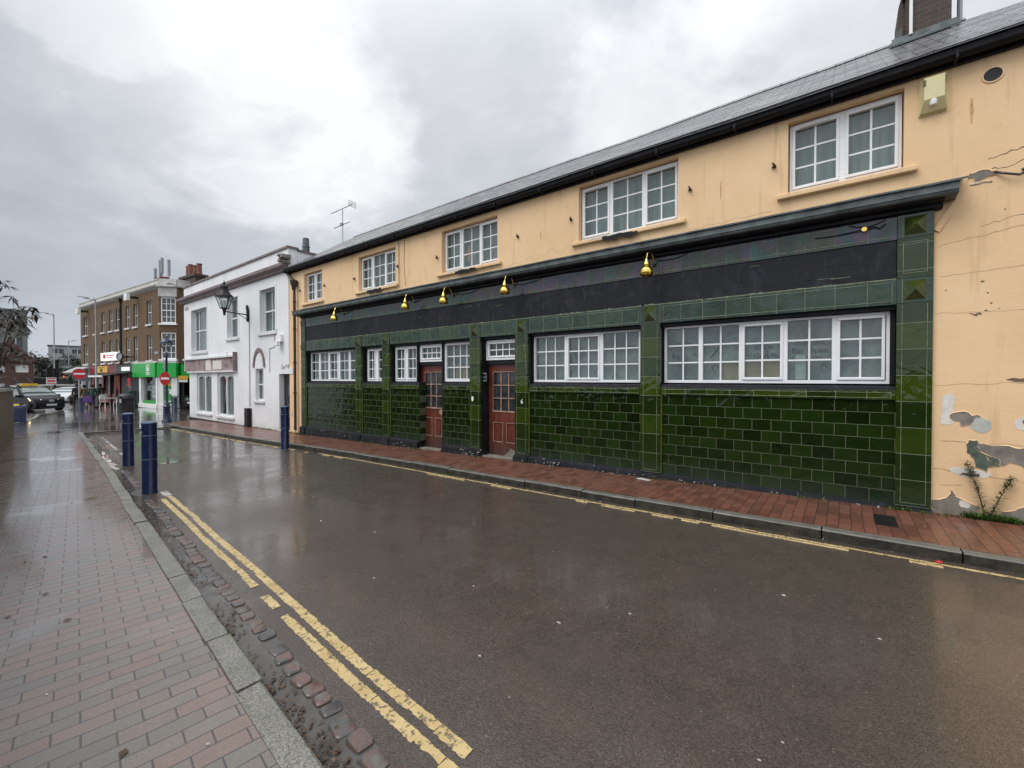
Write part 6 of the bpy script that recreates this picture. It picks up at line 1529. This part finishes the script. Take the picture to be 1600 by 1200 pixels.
person('person in a dark green coat walking beside the nearest street lamp', -43.3, 6.12, -.44, radians(170), 'coatgreen', 'trousers', .14, .78, (.4, 0), 1.70)
person('person in dark clothes half hidden right of the street lamp', -46.5, 7.05, -.46, radians(120), 'coatdark', 'trousers', .08, .80, (.5, .5), 1.72)
def bag(name, label, mat, x, y, z, s):
    t = thing(name, label, 'bag', (x, y, z)); q = MB(); q.hexa([(-.2 * s, -.08, 0), (.2 * s, -.08, 0), (.2 * s, .08, 0), (-.2 * s, .08, 0), (-.16 * s, -.05, .34 * s), (.16 * s, -.05, .34 * s), (.16 * s, .05, .34 * s), (-.16 * s, .05, .34 * s)]); q.build('bag_body', mat, t, bevel=.03)
    q = MB(); q.tube([(-.1 * s, 0, .34 * s), (-.07 * s, 0, .5 * s), (.07 * s, 0, .5 * s), (.1 * s, 0, .34 * s)], .012, 6); q.build('bag_handle', mat, t); return t
g = bag('shopping_bag', 'purple shopping bag held low by the person in green', 'purple', -43.0, 5.86, -.05, 1.3); g.rotation_euler.z = radians(80)
g = bag('shopping_bag', 'white carrier bag held by the person right of the street lamp', 'signwhite', -46.3, 7.2, .05, 1.2); g.rotation_euler.z = radians(80)

# ------------------------------------------------------------------ far buildings
def block(name, label, loc, rz, w, d, h, mat, floors, cols, roof=None, winmat='farglass', zw=(.9, 1.5), hi=None):
    t = thing(name, label, 'building', loc, rz)
    q = MB(); fh = h / max(1, floors)
    holes = []
    for f in range(floors):
        for c in range(cols):
            a = -w / 2 + w * (c + .22) / cols; b = -w / 2 + w * (c + .78) / cols; holes.append((a, b, f * fh + zw[0], f * fh + zw[0] + zw[1]))
    fill(q, -w / 2, w / 2, -1, h, 0, .4, holes); q.box(-w / 2, w / 2, .41, d, -1, h - .2)
    q.build('wall', mat, t)
    for (a, b, c_, d_) in holes:
        m = MB(); m.box(a, b, .2, .24, c_, d_); m.box(a, b, .10, .19, c_ - .06, c_ + .02, 1); m.box((a + b) / 2 - .04, (a + b) / 2 + .04, .12, .19, c_ + .02, d_, 1); m.build('window', [winmat, 'signwhite'], t)
    if roof:
        q = MB(); q.prism([(-w / 2 - .3, h), (0, h + roof), (w / 2 + .3, h)], -.2, d, 'y'); q.build('roof', mat, t)
    else:
        q = MB(); q.box(-w / 2 - .15, w / 2 + .15, -.15, d, h, h + .25); q.build('roof', 'lead', t)
    return t
def face(x, y): return math.atan2(y, x) + pi / 2 + pi      # front (-y local) looks back at the camera
def rzc(x, y): return math.atan2(-x, y)
block('tower_block', 'tall grey-green clad block behind the shrub on the far left', (-94.1, 2.1, -1), rzc(-94, 2.1), 9.0, 10, 12.4, 'hazegrey', 4, 4)
block('gabled_building', 'red-brown brick gabled building right of the grey-green block', (-77.0, 4.0, -.6), rzc(-77, 4.0), 3.7, 8, 4.3, 'redbrick', 2, 2, roof=2.6, winmat='signwhite', zw=(.9, .9))
block('low_white_building', 'low pale building with dark window bands behind the traffic light', (-95, 11.6, -.5), rzc(-95, 11.6), 5.2, 6, 4.4, 'hazelow', 2, 2, zw=(.7, .9))
block('office_block', 'grey three-storey office block in the distance left of the brick terrace', (-130, 16.2, -.5), rzc(-130, 16.2), 8.5, 10, 9.0, 'hazelow', 4, 3, zw=(.7, 1.0))
block('far_terrace', 'distant grey flat-roofed block between the trees', (-150, 13.6, -.5), rzc(-150, 13.6), 10, 10, 7.0, 'hazegrey', 2, 4)
fw_ = wthing('far_brick_wall', 'old brick wall with pale coping across the road behind the taxi', 'wall', (-66, 6, -.6))
q = MB(); a, b = Vector((-66.5, 4.0, 0)), Vector((-62.5, 9.5, 0)); n = Vector((b - a)).normalized(); pz = Vector((-n.y, n.x, 0)) * .35
q.hexa([a + Vector((0, 0, -.7)), b + Vector((0, 0, -.7)), b + pz + Vector((0, 0, -.7)), a + pz + Vector((0, 0, -.7)), a + Vector((0, 0, .95)), b + Vector((0, 0, .95)), b + pz + Vector((0, 0, .95)), a + pz + Vector((0, 0, .95))]); q.build('brickwork', 'oldwall', fw_)
q = MB(); z0, z1 = .951, 1.1; w2 = pz * .15
q.hexa([a - w2 + Vector((0, 0, z0)), b - w2 + Vector((0, 0, z0)), b + pz + w2 + Vector((0, 0, z0)), a + pz + w2 + Vector((0, 0, z0)), a - w2 + Vector((0, 0, z1)), b - w2 + Vector((0, 0, z1)), b + pz + w2 + Vector((0, 0, z1)), a + pz + w2 + Vector((0, 0, z1))]); q.build('coping', 'palepatch', fw_)
pw = wthing('dark_parapet', 'long dark bridge parapet in the distance below the tail lights', 'wall', (-80, 6, -.6))
q = MB(); q.hexa([(-80, .5, -.8), (-80, 14, -.8), (-80.4, 14, -.8), (-80.4, .5, -.8), (-80, .5, 1.75), (-80, 14, 1.7), (-80.4, 14, 1.7), (-80.4, .5, 1.75)]); q.build('parapet_wall', 'darkbelt', pw)
q = MB(); q.box(-80.45, -79.95, .5, 14, 1.76, 1.84); q.build('parapet_rail', 'hazelow', pw)

# ------------------------------------------------------------------ vegetation
def leaf(mb, p, d, L, w, droop=.3):
    d = Vector(d).normalized(); s = d.cross(Vector((R(-.3, .3), R(-.3, .3), 1))).normalized() * w; n = s.cross(d).normalized()
    p = Vector(p); a = p + d * L * .45 - Vector((0, 0, droop * L * .12)); e = p + d * L - Vector((0, 0, droop * L * .45))
    mb.add([p, a + s + n * w * .2, e, a - s + n * w * .2, a], [(0, 1, 4), (1, 2, 4), (2, 3, 4), (3, 0, 4)])
def clump_tree(name, label, loc, h, rx, rz_, n, mat, size, trunk=.12, group=None):
    t = thing(name, label, 'tree', loc, 0, group); q = MB()
    q.tube([(0, 0, -.5), (.05, 0, h * .3), (0, .05, h * .6), (.1, 0, h * .9)], [trunk, trunk * .8, trunk * .5, .02], 7)
    for i in range(9):
        a = R(0, 2 * pi); z = h * R(.3, .75); q.tube([(0, 0, z), (rx * .5 * cos(a), rx * .5 * sin(a), z + h * .12), (rx * .85 * cos(a), rx * .85 * sin(a), z + h * .2)], [trunk * .4, trunk * .25, .015], 5)
    q.build('trunk', 'bark', t)
    q = MB(); cl = [(R(0, 2 * pi), R(.15, 1), R(-.9, 1)) for i in range(34)]
    cl = [Vector((rx * r_ * cos(a) * math.sqrt(max(.05, 1 - z * z)), rx * r_ * sin(a) * math.sqrt(max(.05, 1 - z * z)), h - rz_ + rz_ * z)) for a, r_, z in cl]
    for i in range(n):
        c = random.choice(cl); p = c + Vector((random.gauss(0, .22 * rx), random.gauss(0, .22 * rx), random.gauss(0, .17 * rz_)))
        d = Vector((R(-1, 1), R(-1, 1), R(-.8, .4))); leaf(q, p, d, size * R(.6, 1.3), size * R(.25, .45))
    q.build('crown', mat, t); return t
clump_tree('bare_tree', 'dark rounded tree mass right of the red-brown gabled building', (-84, 7.5, -.6), 5.2, 1.7, 2.0, 1500, 'leafgreen', .35)
clump_tree('bare_tree', 'low dark tree in front of the grey office block', (-100, 12.7, -.6), 5.4, 2.4, 1.7, 1500, 'leafgreen', .4)
clump_tree('bare_tree', 'dark tree touching the left end of the brick terrace', (-68, 8.9, -.6), 4.2, 1.6, 1.4, 1200, 'leafgreen', .3)
clump_tree('bare_tree', 'pale grey leafless tree in the distance above the low pale building', (-112, 13.1, -.6), 6.4, 2.0, 1.8, 900, 'leafgreen', .35)

# shrub with big drooping maroon leaves over the wall
sh = thing('shrub_tree', 'sparse shrub with drooping dark maroon leaves leaning over the brick wall at far left', 'shrub', (-19.25, .45, -.3))
q = MB(); lf = MB()
def toward(px, py, dist):    # a point in the shrub's own frame at a chosen spread: right = towards the pavement
    return None
tips = []
rgt = Vector((sin(ALPHA), cos(ALPHA), 0)); fwd = Vector((-cos(ALPHA), sin(ALPHA), 0))
stems = []
for i in range(15):
    side = R(-.8, 1.0) ; dep = R(-.9, .9); top = R(3.3, 4.85) - .75 * max(0, side - .4)
    p0 = Vector((R(-.2, .2), R(-.2, .2), 0)); p3 = rgt * side + fwd * dep + Vector((0, 0, top))
    p1 = p0 + Vector((R(-.1, .1), R(-.1, .1), top * .45)) + rgt * side * .25; p2 = p0.lerp(p3, .75) + Vector((0, 0, .35))
    q.tube([p0, p1, p2, p3], [.035, .025, .016, .007], 5)
    stems.append((p1, p2, p3))
    for k in range(7):
        f = .25 + .75 * k / 6
        b = p1.lerp(p2, f * 2) if f < .5 else p2.lerp(p3, f * 2 - 1)
        d = (rgt * R(-1, 1) + fwd * R(-1, 1)).normalized(); e = b + d * R(.15, .5) + Vector((0, 0, R(-.05, .15)))
        q.tube([b, b.lerp(e, .5) + Vector((0, 0, .04)), e], [.009, .007, .004], 4); tips += [e, b.lerp(e, .55)]
    tips.append(p3)
for (s_, z_) in ((1.35, 3.95), (1.5, 3.75), (1.1, 2.72), (1.48, 2.70), (.95, 2.8), (1.05, 3.35), (1.25, 2.62), (.9, 4.3), (.75, 4.6), (.6, 4.75)):      # the outlying sprays
    b = rgt * (s_ - .8) + Vector((0, 0, z_ - .25)); e = rgt * s_ + Vector((0, 0, z_)); q.tube([rgt * .15 + Vector((0, 0, z_ - .9)), b, e], [.014, .009, .004], 4); tips += [e, e, e]
    for k in range(4): q.tube([b, b + rgt * R(.2, .5) + fwd * R(-.4, .4) + Vector((0, 0, R(-.1, .35)))], [.006, .002], 4)
for p in tips:
    for k in range(random.choice((2, 3, 3, 4))):
        d = rgt * R(-.6, 1.0) + fwd * R(-.8, .8) + Vector((0, 0, R(-.55, .25)))
        leaf(lf, p + Vector((R(-.07, .07), R(-.07, .07), R(-.05, .05))), d, R(.15, .36), R(.024, .05), .7)
for k in range(330):       # denser lower growth behind the wall
    p = rgt * R(-.9, .75) + fwd * R(-.8, .8) + Vector((0, 0, R(1.5, 3.0)))
    leaf(lf, p, rgt * R(-1, 1) + fwd * R(-1, 1) + Vector((0, 0, R(-.6, .3))), R(.12, .3), R(.02, .045), .6)
q.build('branches', 'bark', sh); lf.build('leaves', 'leafdark', sh)

# weeds at the foot of the pub
def weed(x, z0, lean, h, label):
    t = wthing('tall_weed', label, 'weed', (x, D - .06, z0)); q = MB()
    pts = [(x + lean * (i / 6) ** 1.3 * 1.0, D - .06 - .015 * i / 6, z0 + h * i / 6) for i in range(7)]; q.tube(pts, [.008, .007, .006, .005, .004, .003, .002], 5)
    q.build('stem', 'weed', t); q = MB()
    for i in range(260):
        f = R(.02, 1); p = Vector((x + lean * f ** 1.3, D - .062, z0 + h * f)); d = Vector((R(-1, 1), R(-.7, .05), R(-.2, .9)))
        leaf(q, p, d, R(.03, .085) * (1.2 - .4 * f), R(.003, .007))
    for i in range(170):
        f = R(.78, 1.0); p = Vector((x + lean * f ** 1.3, D - .065, z0 + h * f)) + Vector((R(-.03, .03), R(-.02, .01), R(-.03, .03))); leaf(q, p, Vector((R(-1, 1), R(-1, .2), R(-.5, 1))), .02, .006)
    q.build('leaves', 'weed', t)
weed(1.255, .11, -.15, .63, 'tall dry weed leaning left against the peeling peach wall')
weed(1.285, .11, .16, .50, 'thin weed leaning right against the peeling peach wall')
gm = MB()
def tuft(x, y, z, n, h, sp):
    for i in range(n):
        p = Vector((x + random.gauss(0, sp), y + R(-.05, .04), z)); d = Vector((R(-.7, .7), R(-.9, .2), R(.5, 1.2)))
        leaf(gm, p, d, h * R(.5, 1.2), R(.003, .008), .5)
for i in range(26): tuft(R(1.10, 1.50), D - .05, .104 + .017 * 1.3, 40, .095, .035)
for i in range(16): tuft(R(.45, 1.2), D - R(.06, .12), .112, 16, .05, .05)
for x, n in ((-.35, 14), (-1.2, 7), (-1.9, 6), (-2.35, 10), (-4.9, 6), (-6.3, 12), (-8.2, 14), (-9.4, 22), (-9.9, 18), (-10.4, 26), (-10.8, 20), (-11.6, 10), (-13.4, 22), (-13.8, 26), (-14.3, 36), (-14.6, 24), (-15.8, 10), (-16.3, 24), (-16.9, 26), (-17.4, 24), (-18.0, 20), (-18.6, 16)):
    for k in range(3): tuft(x + R(-.15, .15), D - .13 - (.0 if x > -14.2 else -.08), gz(x) + .104, n, .06, .09)
for i in range(60): x = R(-20, .5); tuft(x, yf(x) - .01, gz(x) + .002, 5, .035, .05)
tag(gm.build('wall_weeds', 'grass'), 'green weeds and moss along the foot of the walls and far kerb', 'weeds', kind='stuff')
# fallen leaves and dirt in the gutters, white flecks on road and paving
q = MB()
for i in range(900):
    c = R(0, 1); x = random.choice((-1.8, -2.3, -3.4, -4.6, -5.2, -6.4, -7.2, -7.6, -9.7, -10.2)) + random.gauss(0, .22); y = yk(x) + abs(random.gauss(0, .05)) + .01
    leaf(q, (x, y, gz(x) + .009 + R(0, .008)), (R(-1, 1), R(-1, 1), R(-.05, .1)), R(.012, .045), R(.004, .012), 0)
for i in range(700):
    x = R(-20, 3); y = yf(x) - abs(random.gauss(0, .05)) - .01
    leaf(q, (x, y, gz(x) + .006 + R(0, .008)), (R(-1, 1), R(-1, 1), R(-.05, .1)), R(.01, .04), R(.004, .011), 0)
for i in range(16):
    x = R(-11, -2.5); y = R(wl(x) + .2, yk(x) - .3); leaf(q, (x, y, gz(x) + .075), (R(-1, 1), R(-1, 1), 0), R(.03, .06), R(.01, .02), 0)
tag(q.build('leaf_litter', 'deadleaf'), 'dead leaves and dirt lying in the gutters', 'leaf litter', kind='stuff')
q = MB()
def fleck(x, y, z, s): 
    n = 7; a0 = R(0, 6); q.prism([(x + s * R(.7, 1.2) * cos(a0 + 2 * pi * i / n), y + s * .6 * R(.7, 1.2) * sin(a0 + 2 * pi * i / n)) for i in range(n)], z, z + .0025, 'z')
for (x, y, s) in ((-1.55, 2.55, .016), (-2.4, 2.6, .010), (-1.75, 1.95, .012), (-.35, 3.9, .018), (-4.2, 2.9, .016), (-5.1, 2.75, .018), (-3.2, 2.2, .012), (-1.2, 2.95, .012), (.2, 3.6, .012)):
    fleck(x, y, gz(x) + .001, s)
for i in range(50):
    x = R(-13, 1.2); y = R(yk(x) + .5, yf(x) - .4); fleck(x, y, gz(x) + .001, R(.003, .008))
for i in range(36):
    x = R(-9, -1.6); y = R(wl(x) + .1, yk(x) - .2); fleck(x, y, gz(x) + .071, R(.004, .012))
for i in range(20):
    x = R(-10, 1.5); y = R(yf(x) + .2, 6.75); fleck(x, y, gz(x) + .105, R(.005, .012))
for i in range(14):
    x = R(-9, 1); fleck(x, yf(x) - R(.03, .1), gz(x) + .01, R(.008, .02))
tag(q.build('white_litter', 'fleck'), 'tiny white petals and gum flecks scattered over road and paving', 'litter', kind='stuff')
cpn = MB(); cpn.hexa([(-2.62, 6.66, .068), (-2.40, 6.64, .068), (-2.38, 6.72, .068), (-2.58, 6.75, .068), (-2.60, 6.67, .078), (-2.41, 6.65, .074), (-2.40, 6.71, .075), (-2.57, 6.74, .080)])
tag(cpn.build('paper_scrap', 'fleck', own=(-2.5, 6.7, .068)), 'crumpled white paper scrap on the red pavement under the middle pillar', 'litter')
rp = MB(); rp.lathe([(.018, 0), (.028, .006), (.02, .014), (.005, .018)], (.70, 5.40, .014), 10); tag(rp.build('red_wrapper', 'signred', own=(.70, 5.40, .014)), 'small crumpled red wrapper in the gutter below the far kerb', 'litter')

# ------------------------------------------------------------------ sky, sun, colour
w = bpy.data.worlds.new('World'); S.world = w; w.use_nodes = True; t = w.node_tree; t.nodes.clear()
out = t.nodes.new('ShaderNodeOutputWorld'); bg = t.nodes.new('ShaderNodeBackground'); t.links.new(bg.outputs[0], out.inputs[0])
SUN_EL, SUN_AZ = radians(52), radians(205)     # azimuth measured from +Y, clockwise
sky = nd(t, 'TexSky', {'sky_type': 'NISHITA', 'sun_disc': False, 'sun_elevation': SUN_EL, 'sun_rotation': SUN_AZ})
dirn = nd(t, 'TexCoord').outputs['Generated']
dx, dy, dz = xyz(t, dirn)
zc = math_(t, 'ADD', math_(t, 'MAXIMUM', dz, 0.0), .22)
flat = comb(t, math_(t, 'DIVIDE', dx, zc), math_(t, 'DIVIDE', dy, zc), 0.0)   # the cloud deck seen from below
n1 = noise(t, flat, .62, 7, .52, .35); n2 = noise(t, flat, 2.1, 6, .55, .25); n3 = noise(t, dirn, 2.6, 6, .6, .4)
base = math_(t, 'ADD', math_(t, 'ADD', math_(t, 'MULTIPLY', n1, .40), math_(t, 'MULTIPLY', n2, .26)), math_(t, 'MULTIPLY', n3, .34))
def spot(px, py, r0, r1, amp):      # a broad bright or dark bank of cloud in a fixed direction of the sky
    u, v = (px - 800) / FPX, -(py - 600) / FPX
    f = Vector((-cos(ALPHA) * cos(PITCH), sin(ALPHA) * cos(PITCH), -sin(PITCH))); r = Vector((sin(ALPHA), cos(ALPHA), 0)); up = r.cross(f)
    d = (f + r * u + up * v).normalized()
    dot = nd(t, 'VectorMath', {'operation': 'DOT_PRODUCT'}, i0=nd(t, 'VectorMath', {'operation': 'NORMALIZE'}, i0=dirn).outputs[0], i1=tuple(d)).outputs['Value']
    k = nd(t, 'MapRange', {'interpolation_type': 'SMOOTHSTEP'}, i0=math_(t, 'ADD', dot, math_(t, 'MULTIPLY', math_(t, 'SUBTRACT', n2, .5), .10)), i1=cos(r1), i2=cos(r0), i3=0.0, i4=amp).outputs[0]
    return k
for args in ((300, 110, .02, .34, .15), (460, 225, .01, .24, .15), (230, 60, .0, .12, .05), (700, 40, .02, .42, .08), (1030, 90, .0, .22, .10), (1560, 20, .0, .45, .12), (1000, 215, .0, .30, .09),
             (90, 290, .02, .36, -.16), (660, 235, .0, .13, -.04), (415, 240, .0, .07, -.05), (60, 40, .0, .2, -.02), (240, 40, 0, .14, .05)):
    base = math_(t, 'ADD', base, spot(*args))
cl = ramp(t, base, [(.28, (.37, .39, .43)), (.43, (.50, .525, .565)), (.56, (.64, .66, .695)), (.68, (.80, .815, .835)), (.82, (.94, .95, .955))])
# overcast skies grow brighter towards the zenith
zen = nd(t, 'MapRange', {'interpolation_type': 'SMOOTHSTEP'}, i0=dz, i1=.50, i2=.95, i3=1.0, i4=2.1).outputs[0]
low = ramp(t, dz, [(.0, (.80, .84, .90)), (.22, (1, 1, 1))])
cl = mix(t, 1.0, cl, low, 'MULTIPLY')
back = nd(t, 'MapRange', {'interpolation_type': 'SMOOTHSTEP'}, i0=math_(t, 'ADD', math_(t, 'MULTIPLY', dx, .35), math_(t, 'MULTIPLY', dy, -.94)), i1=.05, i2=.8, i3=1.0, i4=1.8).outputs[0]  # unseen sky behind the camera, brightened to light the facade
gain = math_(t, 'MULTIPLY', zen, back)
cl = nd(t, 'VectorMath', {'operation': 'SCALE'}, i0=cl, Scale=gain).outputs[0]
skyd = nd(t, 'VectorMath', {'operation': 'SCALE'}, i0=sky.outputs[0], Scale=.1).outputs[0]
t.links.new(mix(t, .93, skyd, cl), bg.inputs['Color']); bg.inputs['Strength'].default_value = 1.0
sun = bpy.data.lights.new('sun', 'SUN'); sun.energy = 1.4; sun.angle = radians(35); sun.color = (1.0, .97, .93)
so = bpy.data.objects.new('sun', sun); COL.objects.link(so)
sd = Vector((sin(SUN_AZ) * cos(SUN_EL), cos(SUN_AZ) * cos(SUN_EL), sin(SUN_EL)))
so.rotation_euler = (-sd).to_track_quat('-Z', 'Y').to_euler(); so.location = (0, -20, 30)
v = S.view_settings; S.display_settings.display_device = 'sRGB'; v.view_transform = 'Standard'; v.look = 'None'; v.exposure = 0.16; v.gamma = 1.0
S.cycles.max_bounces = 8; S.cycles.transparent_max_bounces = 12; S.cycles.caustics_reflective = False; S.cycles.caustics_refractive = False
try:
    S.cycles.use_denoising = True; S.cycles.denoiser = 'OPENIMAGEDENOISE'
except Exception: pass
